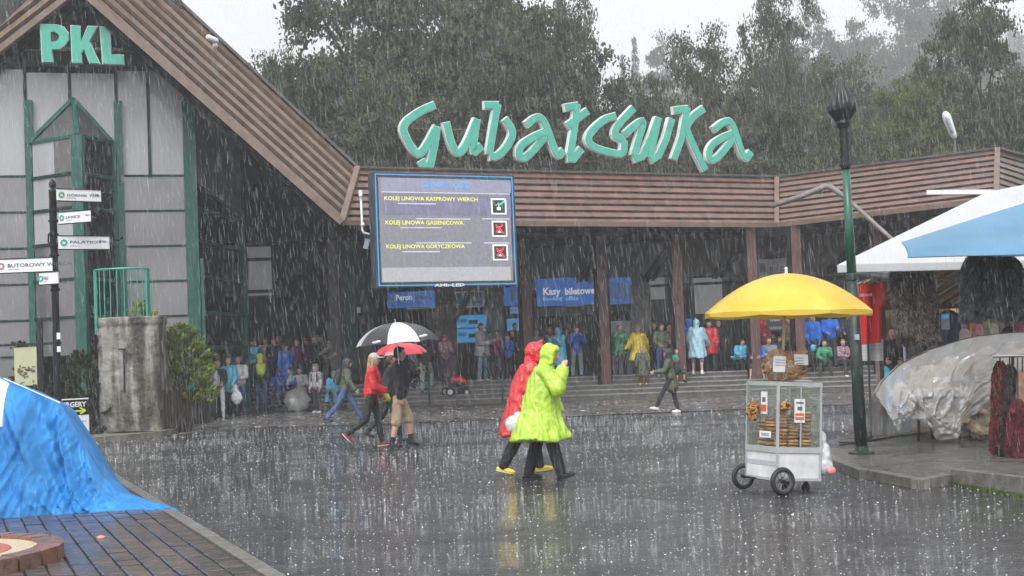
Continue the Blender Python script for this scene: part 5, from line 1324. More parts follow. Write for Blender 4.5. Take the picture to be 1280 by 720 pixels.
o = mb.build('furs', [mat('cream_fur', (.34, .27, .20), .7, .4, 4, .6, 20, c2=(.66, .58, .48))], e); remesh(o, .03, 3, ((.18, .22, 2), (.05, .05, 2)))
mb = MB()
for k in range(14):
    x = 1192 + rr.uniform(0, 75); y = 510 + rr.uniform(-12, 34); q = W_(x, y, -.38 + rr.uniform(-.05, .05)); mb2 = mb
    mb2.tube([q + Vector((-.16, 0, .03)), q + Vector((-.05, -.05, rr.uniform(-.05, .06))), q + Vector((.08, -.04, rr.uniform(-.08, .05))), q + Vector((.2, 0, -.08))], [.03, .07, .075, .03], 10)
o = mb.build('fur_rolls', [mat('ochre_fur', (.20, .13, .07), .7, .5, 4, .6, 24, c2=(.5, .40, .28))], e); remesh(o, .018, 3, ((.06, .07, 2),))
mb = MB()
for x in (1148, 1166, 1200, 1213, 1275): 
    p = gx(x, Yh - .1 + (.4 if x in (1166, 1213) else 0), .1); mb = MB(); mb.tube([p, p + Vector((rr.uniform(-.04, .04), 0, .62))], .02, 6); mb.build('table_leg', M_black, e)
p = gx(1150, Yh - .1, .6); mb = MB(); mb.box(p.x - .1, p.x + 2.4, Yh - .25, Yh + .7, .68, .72); mb.build('table_top', M_char, e)
e = empty('plastic_sheet', W_(1150, 520), label='translucent white plastic sheet thrown over the heap of furs', cat='sheet')
sil = [(1093, 492), (1102, 478), (1118, 460), (1135, 450), (1160, 438), (1190, 428), (1220, 421), (1255, 417), (1300, 414)]
low = [(1122, 541), (1126, 527), (1142, 523), (1158, 532), (1170, 550), (1192, 548), (1210, 520), (1232, 512), (1300, 500)]
def lin(L, t):
    x = t * (len(L) - 1); i = min(int(x), len(L) - 2); f = x - i; f = f * f * (3 - 2 * f) * .5 + f * .5
    return L[i][0] + (L[i + 1][0] - L[i][0]) * f, L[i][1] + (L[i + 1][1] - L[i][1]) * f
def sheet(u, v):
    a, b = lin(sil, u), lin(low, u); x = a[0] + (b[0] - a[0]) * v; y = a[1] + (b[1] - a[1]) * v
    dy = .55 - .98 * math.sin(min(1, v * 1.25) * math.pi / 2) - .12 * math.sin(v * math.pi) * (1 - u * .3)
    q = W_(x, y, dy); f = .05 * noise.fractal(Vector((u * 9, v * 7, 1)), 1, 2, 4) * .8 + .035 * abs(math.sin(u * 26 + v * 7 + 3 * noise.noise(Vector((u * 5, v * 4, 0))))) * (.3 + v)
    f += .035 * abs(noise.noise(Vector((u * 22, v * 22, 6)))) + .07 * (1 - 2 * abs(noise.noise(Vector((u * 11 + v * 4, v * 3 - u * 3, 2))))) + .012 * abs(noise.noise(Vector((u * 45, v * 40, 1))))
    q.y -= f * 1.2; return q
mb = MB(); mb.grid(sheet, 140, 80)
M_sheet = clear_mat('milky_plastic', (.92, .92, .92), .22, .16, .30, (.74, .73, .72)); mb.build('sheet', M_sheet, e, smooth=True)
mb = MB(); mb.grid(lambda u, v: sheet(u, 0) + Vector((0, v * 1.1, -v * v * 1.2 + .02)), 60, 10); mb.build('sheet_back', M_sheet, e, smooth=True)
# clothes rail with coats, bottom right
e = empty('clothes_rail', gx(1258, 16.6, .1), label='chrome clothes rail on black feet at the right edge', cat='clothes rail')
Yr = 16.6; mb = MB(); mb.tube([P(1241, 445.5, Yr), P(1400, 441, Yr - .6)], .02, 10); mb.build('rail', mat('chrome', (.6, .6, .62), .15, .1, 3, metal=1), e, True)
mb = MB(); mb.tube([P(1266, 447, Yr), P(1266, 443, Yr)], .035, 10); mb.build('clamp', M_black, e)
for pts in ([P(1249, 560, Yr), P(1249, 590, Yr)], [P(1265, 560, Yr), P(1266, 578, Yr), P(1272, 586, Yr), P(1300, 589, Yr - .3)]):
    mb = MB(); mb.tube(pts, .022, 8); mb.build('foot', M_black, e, True)
mb = MB(); mb.tube([P(1246, 562, Yr), P(1300, 560, Yr)], .02, 8); mb.tube([P(1266, 447, Yr + .05), P(1262, 562, Yr + .05)], .018, 8); mb.build('frame', M_black, e)
for i, (x, wd, y0, y1, m, mc, lab) in enumerate(((1250, 22, 452, 566, M_fred, M_fcore, 'dark red fur coat, first on the clothes rail'), (1262, 22, 456, 570, M_fblk, M_fcore, 'black fur coat, second on the clothes rail'), (1278, 22, 462, 540, M_ftan, M_ftan, 'tan suede coat at the cut right edge of the rail'), (1272, 24, 500, 575, M_fred, M_fcore, 'dark red fur hem behind the tan coat'))):
    q = empty('fur_coat', P(x, y1, Yr - .1 * i), label=lab, cat='coat', group='coats on the clothes rail')
    g = garment(x, Yr + .12 - .1 * i, wd * .7, wd, y0, y1, .16, .06, sd=20 + i)
    if i == 2: mb = MB(); mb.grid(g, 30, 20); mb.build('body', m, q, True)
    else: fur_garment('body', g, 6000, m, mc, q, .045, 30 + i)
    mb = MB(); mb.tube([P(x, y0 + 3, Yr + .05 - .1 * i), P(x, 446, Yr - .0)], .008, 6); mb.build('hanger', M_black, q)

# ================================================================== THE BREAD CART
th = R(22); cpos = G(975, 622); cpos.z = 0
near = gx(971, 14.35); cart = empty('bread_cart', (near.x, near.y, 0), label='small white bread cart with glass sides on bicycle-like wheels', cat='cart')
TILT = R(4.2)
cart.rotation_euler = (0, TILT, th)
CM = Matrix.Translation((near.x, near.y, 0)) @ Euler((0, TILT, th)).to_matrix().to_4x4()
w_, d_ = .53, .60; z0, z1, z2 = .16, .47, 1.17
M_alu = mat('aluminium', (.55, .56, .57), .3, .1, 8, metal=.6); M_cw = mat('cart_white', (.60, .61, .62), .35, .16, 5, coat=.3, c2=(.74, .75, .76)); M_cg = mat('cart_grey_band', (.40, .42, .43), .4, .1, 6)
def lb(name, bx, m, parent=None, **k): mb = MB(); mb.box(*bx); return mb.build(name, m, parent or cart, world=False, **k)
lb('body_panel', (0.01, w_ - .01, 0, .02, z0, z1), M_cw); lb('body_panel', (0, .02, .02, d_, z0, z1), M_cw); lb('body_panel', (w_ - .02, w_, .02, d_, z0, z1), M_cw); lb('body_panel', (.02, w_ - .02, d_ - .02, d_, z0, z1), M_cw)
lb('floor_panel', (.02, w_ - .02, .02, d_ - .02, z0, z0 + .02), M_cg); lb('shelf', (.02, w_ - .02, .02, d_ - .02, z1 - .03, z1), M_alu)
lb('grey_band', (-.004, .0, .01, d_ - .01, .30, .35), M_cg)
for x in (0, w_):
    for y in (0, d_): lb('corner_post', (x - .012, x + .012, y - .012, y + .012, z0 - .01, z2), M_alu)
for z, hh in ((z0, .015), (z1, .03), (z2 - .012, .014)):
    for b in ((-.014, w_ + .014, -.014, .0), (-.014, w_ + .014, d_, d_ + .014), (-.016, .002, 0, d_), (w_ - .002, w_ + .016, 0, d_)): lb('frame_rail', (b[0], b[1], b[2], b[3], z - hh, z + hh), M_alu)
lb('middle_post', (w_ * .52, w_ * .52 + .012, -.008, .004, z1, z2), M_alu)
M_gl = clear_mat('cart_glass', (.96, .98, .97), .05, .03)
for b in ((.012, w_ - .012, -.002, .002), (.012, w_ - .012, d_ - .002, d_ + .002)): lb('glass_pane', (b[0], b[1], b[2], b[3], z1 + .03, z2 - .02), M_gl)
for b in ((-.002, .002), (w_ - .002, w_ + .002)): lb('glass_pane', (b[0], b[1], .012, d_ - .012, z1 + .03, z2 - .02), M_gl)
lb('roof_panel', (-.01, w_ + .01, -.01, d_ + .01, z2 + .003, z2 + .018), M_alu)
mb = MB(); mb.ell((w_ * .72, .2, z2 + .03), (.17, .16, .022)); mb.build('roof_sheet', mat('roof_plastic', (.6, .55, .52), .3, .1, 6, .4), cart, True, world=False)
M_spk = mat('dull_steel', (.22, .22, .23), .35, .2, 10, metal=.7)
def wheel(c, r):
    mb = MB(); seg = 28; vs = []
    for k in range(seg):
        a = 2 * math.pi * k / seg; q = Vector((math.cos(a), 0, math.sin(a)))
        for j in range(8):
            b = 2 * math.pi * j / 8; vs.append(Vector(c) + q * (r - .027 + .027 * math.cos(b)) + Vector((0, .028 * math.sin(b), 0)))
    fs = [(k * 8 + j, k * 8 + (j + 1) % 8, ((k + 1) % seg) * 8 + (j + 1) % 8, ((k + 1) % seg) * 8 + j) for k in range(seg) for j in range(8)]
    wo_ = MB().add(vs, fs).build('wheel', mat('tyre_rubber', (.018, .018, .018), .6, .2, 20, .3), cart, True, world=False)
    mb = MB(); vs = []
    for k in range(seg):
        a = 2 * math.pi * k / seg; q = Vector((math.cos(a), 0, math.sin(a)))
        for (rr_, yy) in ((r - .044, -.014), (r - .056, -.014), (r - .056, .014), (r - .044, .014)): vs.append(Vector(c) + q * rr_ + Vector((0, yy, 0)))
    fs = [(k * 4 + j, k * 4 + (j + 1) % 4, ((k + 1) % seg) * 4 + (j + 1) % 4, ((k + 1) % seg) * 4 + j) for k in range(seg) for j in range(4)]
    MB().add(vs, fs).build('rim', M_spk, wo_, world=False)
    mb = MB(); mb.tube([Vector(c) + Vector((0, -.03, 0)), Vector(c) + Vector((0, .03, 0))], .02, 10); mb.build('hub', M_black, wo_, world=False)
    for k in range(10):
        a = 2 * math.pi * k / 10; mb = MB(); mb.tube([c, Vector(c) + Vector((math.cos(a), 0, math.sin(a))) * (r - .052)], .0035, 5); mb.build('spoke', M_spk, wo_, world=False)
wheel((.02, -.075, .148), .148); wheel((-.02, d_ + .04, .148), .142)
mb = MB(); mb.tube([(.02, -.075, .148), (-.02, d_ + .04, .148)], .012, 8); mb.build('axle', M_black, cart, world=False)
mb = MB(); mb.bar((.02, -.03, .148), (.1, .03, .2), .02); mb.bar((.02, d_ - .03, .148), (.1, d_ - .05, .2), .02); mb.build('axle_bracket', M_black, cart, world=False)
cz = .055
for yy in (.12, d_ - .1):
    o = (MB().tube([(w_ - .09, yy - .016, cz + .012), (w_ - .09, yy + .016, cz + .012)], .045, 12)).build('caster', M_black, cart, world=False); mb = MB(); mb.bar((w_ - .09, yy, .06), (w_ - .09, yy, .17), .03); mb.build('fork', M_black, o, world=False)
# stickers on the glass
for (x0, x1, za, zb) in ((.20, .33, .76, 1.01), ):
    o = lb('price_label', (x0, x1, -.008, -.004, za, zb), M_wp); lb('orange_field', (x0 + .012, x1 - .012, -.012, -.008, za + .03, za + .10), mat('label_orange', (.62, .13, .03), .5), o)
    lb('black_print', (x0 + .035, x1 - .035, -.012, -.008, za + .13, za + .17), M_dkp, o); lb('black_print', (x0 + .02, x1 - .02, -.012, -.008, za + .20, za + .22), M_dkp, o); lb('white_print', (x0 + .02, x1 - .02, -.014, -.012, za + .058, za + .07), M_wp, o)
o = lb('price_label', (-.008, -.004, .20, .32, .84, 1.08), M_wp); lb('orange_field', (-.012, -.008, .21, .31, .87, .94), MC['label_orange'], o); lb('black_print', (-.012, -.008, .23, .29, .97, 1.02), M_dkp, o)
o = lb('price_label', (-.008, -.004, .12, .34, .59, .66), M_wp); lb('black_print', (-.012, -.008, .15, .31, .61, .64), M_gp, o)
# umbrella
um = empty('cart_umbrella', CM @ Vector((.22, .28, z2 + .02)), label='bright yellow parasol fixed above the bread cart', cat='umbrella'); um.rotation_euler = (0, R(1.2), R(10))
ub = WL[um.name]; Hh = (P(985, 341, ub.y).z - ub.z); hr = .43; Ru = 106 / F * ub.y * 1.0
M_yel2 = mat('yellow_canvas', (.86, .60, .05), .35, .08, 2, .1, transl=.4, c2=(.92, .70, .13), coat=.1)
def rib_p(k, t, drop=0): 
    a = 2 * math.pi * k / 8 + .12; return Vector((math.cos(a) * Ru * t, math.sin(a) * Ru * t, Hh - hr * (.12 * t + .88 * t ** 2.1) - drop))
um_o = Vector((.09, 0, 0))
for k in range(8):
    mb = MB()
    for dn in (0, .006):
        def pf(u, v):
            a, b = rib_p(k, max(v, .001)), rib_p(k + 1, max(v, .001)); p = a.lerp(b, u); p.z += .010 * math.sin(u * math.pi) * v - dn; p.xy = p.xy * (1 + .045 * math.sin(u * math.pi) * v)
            return p + um_o
        mb.grid(pf, 8, 12)
    mb.build('canopy_panel', M_yel2, um, True, world=False)
    mb = MB()
    def vf(u, v): a, b = rib_p(k, 1), rib_p(k + 1, 1); p = a.lerp(b, u) * 1.0; p.z += .010 * math.sin(u * math.pi); p.xy = p.xy * (1 + .045 * math.sin(u * math.pi)); q = p * 1; q.z -= .06 * v * (.55 + .45 * math.sin(u * math.pi)); return q + um_o
    mb.grid(vf, 10, 2); mb.build('valance', M_yel2, um, True, world=False)
    mb = MB(); mb.tube([rib_p(k, .05, .015) + um_o, rib_p(k, .5, .015) + um_o, rib_p(k, .99, .015) + um_o], .006, 5); mb.build('rib', M_alu, um, world=False)
    mb = MB(); mb.tube([Vector((0, 0, Hh - .38)) + um_o * .8, rib_p(k, .55, .02) + um_o], .004, 5); mb.build('stretcher', M_alu, um, world=False)
mb = MB(); mb.tube([Vector((0, 0, -.05)), um_o + Vector((0, 0, Hh))], .017, 10); mb.build('pole', mat('pale_wood_pole', (.55, .48, .36), .5, .1, 6), um, True, world=False)
mb = MB(); mb.tube([um_o + Vector((0, 0, Hh - .01)), um_o + Vector((.002, 0, Hh + .045))], [.02, .012], 8); mb.ell(um_o + Vector((0, 0, Hh + .05)), .018, seg=8); mb.build('finial', M_wp, um, world=False)
# bread rings
M_bg = [mat('crust_%d' % i, c, .5, .35, 25, .5, 60) for i, c in enumerate([(.42, .20, .06), (.50, .27, .09), (.34, .15, .05)])]
def ring_mesh(m, R1=.045, r1=.024, seed=0):
    mb = MB(); vs = []; sg = 18
    for k in range(sg):
        a = 2 * math.pi * k / sg; q = Vector((math.cos(a), math.sin(a), 0))
        for j in range(7):
            b = 2 * math.pi * j / 7 + a * 3; rr_ = r1 * (1 + .25 * math.cos(2 * (b) )); vs.append(q * (R1 + rr_ * math.cos(b)) + Vector((0, 0, rr_ * .8 * math.sin(b))))
    fs = [(k * 7 + j, k * 7 + (j + 1) % 7, ((k + 1) % sg) * 7 + (j + 1) % 7, ((k + 1) % sg) * 7 + j) for k in range(sg) for j in range(7)]
    return mb.add(vs, fs).mesh('bread_ring', m, True)
RM = [ring_mesh(m) for m in M_bg]; RS = [ring_mesh(m, .03, .011) for m in M_bg]
rr = random.Random(12)
ORD = ['first', 'second', 'third', 'fourth', 'fifth', 'sixth', 'seventh', 'eighth', 'ninth', 'tenth', 'eleventh', 'twelfth', 'thirteenth', 'fourteenth', 'fifteenth']
stacks = [((.10, .09), 12, 'plump brown bread ring in the first stack behind the front glass of the cart'), ((.24, .10), 10, 'plump brown bread ring in the second stack behind the front glass of the cart'), ((.40, .10), 11, 'plump brown bread ring in the third stack behind the front glass of the cart'),
          ((.10, .26), 9, 'plump brown bread ring in the stack behind the side glass of the cart'), ((.10, .43), 8, 'plump brown bread ring in the rear stack behind the side glass of the cart'), ((.26, .27), 5, 'plump brown bread ring in the back row of the cart'), ((.42, .28), 5, 'plump brown bread ring at the back right of the cart')]
for (xy, n_, lab) in stacks:
    for k in range(n_):
        o = bpy.data.objects.new('bread_ring', rr.choice(RM)); col.objects.link(o)
        o.matrix_world = CM @ Matrix.Translation((xy[0] + rr.uniform(-.008, .008), xy[1] + rr.uniform(-.008, .008), z1 + .022 + k * .037)) @ Euler((rr.uniform(-.12, .12), rr.uniform(-.12, .12), rr.uniform(0, 6))).to_matrix().to_4x4()
        props(o, lab.replace('plump brown bread ring', ORD[k] + ' bread ring up').replace('behind the', 'at the').replace(' of the cart', ''), 'bread ring', 'bread rings stacked in the cart')
# heaped rings on the rear stack / right
for k in range(9):
    o = bpy.data.objects.new('bread_ring', rr.choice(RS)); col.objects.link(o)
    o.matrix_world = CM @ Matrix.Translation((.34 + rr.uniform(-.06, .12), .14 + rr.uniform(-.06, .08), z1 + .33 + rr.uniform(0, .05))) @ Euler((rr.uniform(-1, 1), rr.uniform(-1, 1), 0)).to_matrix().to_4x4()
    props(o, 'small bread ring heaped on top of the stacks inside the cart', 'bread ring', 'small bread rings heaped on the stacks')
def string_rings(c, n_, rx, rz, lab, out):
    e = empty('ring_string', CM @ Vector(c), label=lab, cat='bread string'); e.rotation_euler = cart.rotation_euler
    for k in range(n_):
        a = 2 * math.pi * k / n_; o = bpy.data.objects.new('bread_ring', rr.choice(RS)); col.objects.link(o); o.parent = e
        o.location = Vector((rx * math.cos(a), rr.uniform(-.02, .02), rz * math.sin(a))) if out == 'x' else Vector((rr.uniform(-.03, .0), rx * math.cos(a), rz * math.sin(a))); o.rotation_euler = (rr.uniform(-.3, .3), math.pi / 2 - a + rr.uniform(-.3, .3), rr.uniform(-.3, .3))
    mb = MB(); mb.tube([(0, 0, rz), (0.0, 0, rz + .05)], .003, 5); mb.build('cord', M_wp, e, world=False)
string_rings((-.06, .40, .87), 22, .045, .09, 'loop of small bread rings hanging outside the left glass of the cart', 'x')
string_rings((-.06, .36, .85), 16, .03, .07, 'second loop of small bread rings behind the first, outside the left glass', 'y')
string_rings((.08, -.03, .93), 14, .04, .03, 'short loop of small bread rings hanging at the near corner of the cart', 'x')
# plastic bags full of rings
def bag(name, c, r, mats, label, cat, vox=.02, parts=None, disp=((.06, .04, 2),)):
    e = empty(name, CM @ Vector(c), label=label, cat=cat); e.rotation_euler = cart.rotation_euler; mb = MB()
    for (p, q) in r: mb.ell(p, q)
    o = mb.build('bag', mats, e, world=False); remesh(o, vox, 2, disp); return e
eb = bag('bread_bag', (.20, .20, z2 + .14), [((0, 0, 0), (.22, .16, .13)), ((-.06, 0, .03), (.14, .14, .11)), ((.12, 0, .03), (.12, .12, .10)), ((.2, 0, .10), (.05, .05, .05)), ((.235, 0, .135), (.035, .03, .035))], clear_mat('bag_plastic', (.95, .9, .85), .12, .15, .22, (.8, .6, .42)), 'clear plastic bag packed with bread rings lying on the cart roof', 'bag', .015)
for k in range(70):
    u = rr.uniform(0, 6.28); v = rr.uniform(-.85, .75); c_ = math.sqrt(1 - v * v); o = bpy.data.objects.new('bread_ring', rr.choice(RS)); col.objects.link(o); o.parent = eb
    o.location = (.195 * c_ * math.cos(u), .14 * c_ * math.sin(u), .105 * v + .005); o.rotation_euler = (rr.uniform(-.6, .6), rr.uniform(-.6, .6), 0)
eb.scale = (1.12, 1.1, 1.4); eb.location.z += .035
lbm = lambda nm, bx, rz_: lb(nm, bx, M_wp, eb)
for (x, z, s_) in ((-.15, .03, 1), (.07, .05, -1)):
    mb = MB(); mb.fbox((x, -.155, z), Vector((1, -.15 * s_, 0)).normalized(), Vector((0, 1, 0)), Vector((.08 * s_, 0, 1)).normalized(), (-.06, .06 if s_ > 0 else .11), (-.004, .004), (-.07 if s_ > 0 else -.03, .05)); o = mb.build('paper_label', M_wp, eb, world=False)
    for j in range(3): mb = MB(); mb.fbox((x, -.16, z), Vector((1, -.15 * s_, 0)).normalized(), Vector((0, 1, 0)), Vector((.08 * s_, 0, 1)).normalized(), (-.045, .05), (-.004, .001), (.018 - .02 * j, .024 - .02 * j)); mb.build('print_row', M_gp, o, world=False)
mb = MB(); mb.ell((-.0, 0, -.02), (.16, .11, .08)); mb.build('filling', M_bg[1], eb, True, world=False)
e = bag('carrier_bag', (w_ + .085, .06, .40), [((0, 0, 0), (.08, .10, .16)), ((.01, 0, -.1), (.095, .11, .11)), ((-.02, 0, .16), (.045, .05, .12)), ((-.05, 0, .27), (.015, .02, .07))], mat('carrier_plastic', (.72, .73, .75), .3, .05, 4, transl=.35, coat=.3), 'thin white carrier bag hanging from the right side of the cart', 'bag', .014, disp=((.05, .035, 2),))
mb = MB(); mb.ell((.02, -.12, -.14), (.055, .03, .045)); mb.build('pink_contents', mat('pink_pack', (.65, .25, .28), .5, .2, 20), e, True, world=False)
# ================================================================== PEOPLE
def fabric(c, rough=.75, kind='cloth'):
    key = '%s_%02x%02x%02x' % (kind, int(c[0] * 255), int(c[1] * 255), int(c[2] * 255))
    if kind == 'plastic': return mat(key, c, .28, .12, 6, .5, 14, coat=.35, transl=.12)
    if kind == 'camo': return mat(key, c, .7, .5, 16, .3, c2=tuple(min(1, x * 2.6) for x in c), detail=1)
    if kind == 'pattern': return mat(key, c, .7, .5, 22, .3, c2=(.55, .35, .42), detail=1)
    if kind == 'denim': return mat(key, c, .8, .3, 9, .4, 40)
    return mat(key, c, rough, .22, 7, .4, 30)
SKIN = mat('skin', (.52, .31, .23), .5, .08, 8, subsurf=0); M_eye = mat('eye_dark', (.02, .015, .012), .3); M_lip = mat('lips', (.38, .12, .11), .5)
C = dict(black=(.013, .013, .014), char=(.035, .035, .037), grey=(.2, .2, .21), lgrey=(.42, .43, .44), white=(.72, .72, .72), navy=(.018, .025, .07), jean=(.05, .09, .22), ljean=(.22, .28, .36),
         red=(.62, .025, .03), mag=(.42, .02, .13), teal=(.02, .32, .30), sky=(.12, .55, .82), pale=(.38, .62, .74), blue=(.016, .16, .68), royal=(.03, .10, .46), yel=(.75, .58, .02), lime=(.46, .68, .06),
         green=(.015, .26, .14), olive=(.07, .085, .05), khaki=(.38, .28, .19), sage=(.27, .33, .29), brown=(.12, .07, .05), silver=(.38, .40, .41), lav=(.45, .42, .55), neon=(.68, .85, .05), dred=(.22, .015, .03), purple=(.12, .02, .10))
HAIR = dict(b=(.03, .02, .015), br=(.10, .055, .03), bl=(.42, .28, .14), gr=(.30, .29, .28), rd=(.25, .10, .05))
def dirv(f, a, side): f, a = R(f), R(a); return Vector((side * math.sin(a), math.sin(f) * math.cos(a), -math.cos(f) * math.cos(a)))
def person(loc, H, head, label, top=('jacket', 'black'), legs=('trousers', 'black'), shoes='black', hair=('short', 'br'), hat=None, coat=None, lean=3, lg=((3, 3, 3, 0), (-3, 3, 3, 0)), am=((5, 8, 15, 0), (5, 8, 15, 0)),
           hyaw=0, htilt=0, near=False, hs=1.0, curl=35, socks=None, bulk=1.0, group=None, pack=None, twist=0, extra=None):
    k = H / 1.75; vox = .0095 if near else .017
    e = empty('person', loc, R(head), label=label, cat='person', group=group); e.scale = (k, k, k)
    hip = Vector((0, 0, .93)); T = Matrix.Rotation(-R(lean), 3, 'X'); up = T @ Vector((0, 0, 1)); fw = T @ Vector((0, 1, 0)); X = Vector((1, 0, 0))
    J = {}; low = 9
    for s, L, nm in ((-1, lg[0], 'l'), (1, lg[1], 'r')):
        h_ = hip + Vector((s * .095, 0, -.02)); d1 = dirv(L[0], L[1], s); kn = h_ + d1 * .43; d2 = dirv(L[0] - L[2], L[1] * .5, s); an = kn + d2 * .41
        p = R(L[3]); fd = Vector((s * .12, math.cos(p), math.sin(p))).normalized(); J[nm] = (h_, kn, an, fd)
        low = min(low, (an + fd * .14).z - .035, an.z - .075 - (0), (an - fd * .05 + Vector((0, 0, -.07))).z)
    dz = Vector((0, 0, -low)); hip = hip + dz
    for nm in 'lr': h_, kn, an, fd = J[nm]; J[nm] = (h_ + dz, kn + dz, an + dz, fd)
    ch = hip + up * .30; nb = hip + up * .49 ; sh = hip + up * .455; 
    HB = Matrix.Rotation(R(hyaw), 3, 'Z') @ Matrix.Rotation(-R(lean * .4 + htilt), 3, 'X'); hu, hf, hx = HB @ Vector((0, 0, 1)), HB @ Vector((0, 1, 0)), HB @ Vector((1, 0, 0))
    hc = nb + up * .075 + hu * .10 * hs + hf * .015; B3 = T
    A = {}
    for s, a, nm in ((-1, am[0], 'l'), (1, am[1], 'r')):
        s0 = sh + X * s * .175 * bulk; d1 = T @ dirv(a[0], a[1], s); el = s0 + d1 * .28; d2 = T @ dirv(a[0] + a[2], -a[3] if a[3] else a[1] * .3, s); wr = el + d2 * .245; A[nm] = (s0, el, wr, d2)
    sg = 12
    # ---- body (skin)
    b = MB(); b.ell(hip + up * .02, (.15, .10, .12), B3); b.cap(hip + up * .05, ch, .115, .125, sg, .85); b.ell(ch + up * .05, (.145, .10, .14), B3); b.cap(sh - X * .15, sh + X * .15, .05, .05); b.cap(nb - up * .02, hc - hu * .03, .052, .048)
    hb = HB
    b.ell(hc, (.074 * hs, .092 * hs, .112 * hs), hb, 16, 12); b.ell(hc + hf * .03 * hs - hu * .06 * hs, (.052 * hs, .055 * hs, .05 * hs), hb, 12, 8)
    b.cap(hc + hf * .086 * hs + hu * .018 * hs, hc + hf * .106 * hs - hu * .018 * hs, .010 * hs, .014 * hs, 8)
    for s in (-1, 1): b.ell(hc + hx * s * .074 * hs - hf * .005, (.012, .02, .03), hb, 8, 6)
    for nm, s in (('l', -1), ('r', 1)):
        s0, el, wr, d2 = A[nm]; b.cap(s0, el, .047, .038, sg); b.cap(el, wr, .038, .026, sg)
        n = (-X * s); n = (n - d2 * n.dot(d2)).normalized(); sp = d2.cross(n).normalized()
        if sp.dot(T @ Vector((0, 1, .3))) < 0: sp = -sp
        PB = Matrix((sp, n, d2)).transposed(); pc = wr + d2 * .05; b.ell(pc, (.042, .019, .055), PB, 10, 8)
        hb_ = b if near else MB()
        for i, (off, ln) in enumerate(((.032, .068), (.011, .078), (-.010, .072), (-.031, .056))):
            q = pc + d2 * .042 + sp * off; c1, c2 = R(curl * .6 + i * 3), R(curl * 1.7 + i * 4)
            q1 = q + (d2 * math.cos(c1) + n * math.sin(c1)) * ln * .55; q2 = q1 + (d2 * math.cos(c2) + n * math.sin(c2)) * ln * .5
            hb_.cap(q, q1, .0092, .0085, 6); hb_.cap(q1, q2, .0085, .007, 6)
        tq = wr + d2 * .025 + sp * .03; t1 = tq + (d2 * .6 + sp * .7 + n * .3).normalized() * .04; hb_.cap(tq, t1, .013, .011, 6); hb_.cap(t1, t1 + (d2 * .85 + sp * .15 + n * .5).normalized() * .032, .011, .008, 6)
        if not near: hb_.build('fingers', SKIN, e, True, world=False)
        h_, kn, an, fd = J[nm]; b.cap(h_, kn, .080, .052, sg); b.cap(kn, kn.lerp(an, .4), .052, .055, sg); b.cap(kn.lerp(an, .4), an, .054, .034, sg); b.cap(an, an + fd * .01 - Vector((0, 0, .025)), .034, .03, 8)
    o = b.build('body', SKIN, e, world=False); remesh(o, vox, 3)
    for s in (-1, 1):
        q = MB(); q.ell(hc + hx * s * .030 * hs + hf * .081 * hs + hu * .022 * hs, (.012 * hs, .006, .0075 * hs), hb, 8, 6); q.build('eye', M_eye, e, True, world=False)
    q = MB(); q.ell(hc + hf * .088 * hs - hu * .052 * hs, (.022 * hs, .007, .007 * hs), hb, 8, 6); q.build('mouth', M_lip, e, True, world=False)
    # ---- hair and headgear
    if hair:
        hm_ = mat('hair_' + hair[1], HAIR[hair[1]], .6, .35, 30, .6, 60, stretch=(3, 3, .4)); q = MB(); q.ell(hc - hf * .024 * hs + hu * .018 * hs, (.084 * hs, .090 * hs, .112 * hs), hb, 14, 10)
        q.ell(hc + hf * .035 * hs + hu * .088 * hs, (.055 * hs, .045 * hs, .03 * hs), hb, 10, 8)
        if hair[0] == 'long':
            q.cap(hc - hf * .06, nb - fw * .075 - up * .08, .062, .05, 10, .7)
            for s in (-1, 1): q.cap(hc + hx * s * .06 - hf * .02, nb + X * s * .085 - up * .06, .03, .028, 8)
        if hair[0] == 'bun': q.ell(hc - hf * .10 + hu * .05, .045)
        if hair[0] == 'tail': q.cap(hc - hf * .09 + hu * .03, nb - fw * .11 - up * .05, .03, .022)
        if hat is None or hair[0] in ('long', 'tail'): o = q.build('hair', hm_, e, world=False); remesh(o, vox * .85, 2, ((.03, .012, 2),))
    if hat:
        kd, hcl = hat; m_ = fabric(C[hcl], kind='plastic' if kd in ('hood', 'point') and coat else 'cloth'); q = MB()
        if kd in ('hood', 'point'):
            q.ell(hc - hf * .030 * hs + hu * .012, (.105 * hs, .112 * hs, .135 * hs), hb, 14, 10); q.cap(hc - hf * .03, nb - fw * .03, .095, .085)
            q.ell(hc + hf * .045 * hs + hu * .085 * hs, (.085 * hs, .06 * hs, .05 * hs), hb)
            for s in (-1, 1): q.cap(hc + hf * .03 + hx * s * .078 * hs + hu * .06, hc + hf * .035 + hx * s * .07 * hs - hu * .09, .03, .03)
            if kd == 'point': q.cap(hc + hu * .08 + hf * .03, hc + hu * .185 + hf * .055, .075, .014)
        elif kd == 'cap':
            q.ell(hc - hf * .008 + hu * .040 * hs, (.088 * hs, .102 * hs, .092 * hs), hb, 14, 10); q.ell(hc + hf * .125 * hs + hu * .045 * hs, (.07 * hs, .075 * hs, .013), hb, 12, 6)
        else: q.ell(hc - hf * .01 + hu * .048 * hs, (.088 * hs, .100 * hs, .090 * hs), hb, 14, 10)
        o = q.build('hood' if kd in ('hood', 'point') else 'hat', m_, e, world=False); remesh(o, vox, 2, ((.05, .022 if kd in ('hood', 'point') else .004, 2),))
    # ---- trousers, shoes
    lk, lc = legs; m_ = fabric(C[lc], kind='denim' if 'jean' in lc else 'cloth'); q = MB(); inf = {'trousers': 1.22, 'slim': 1.08, 'shorts': 1.45, 'skirt': 1.1, 'wide': 1.45}[lk]
    q.ell(hip + up * .03, (.163, .125, .14), B3)
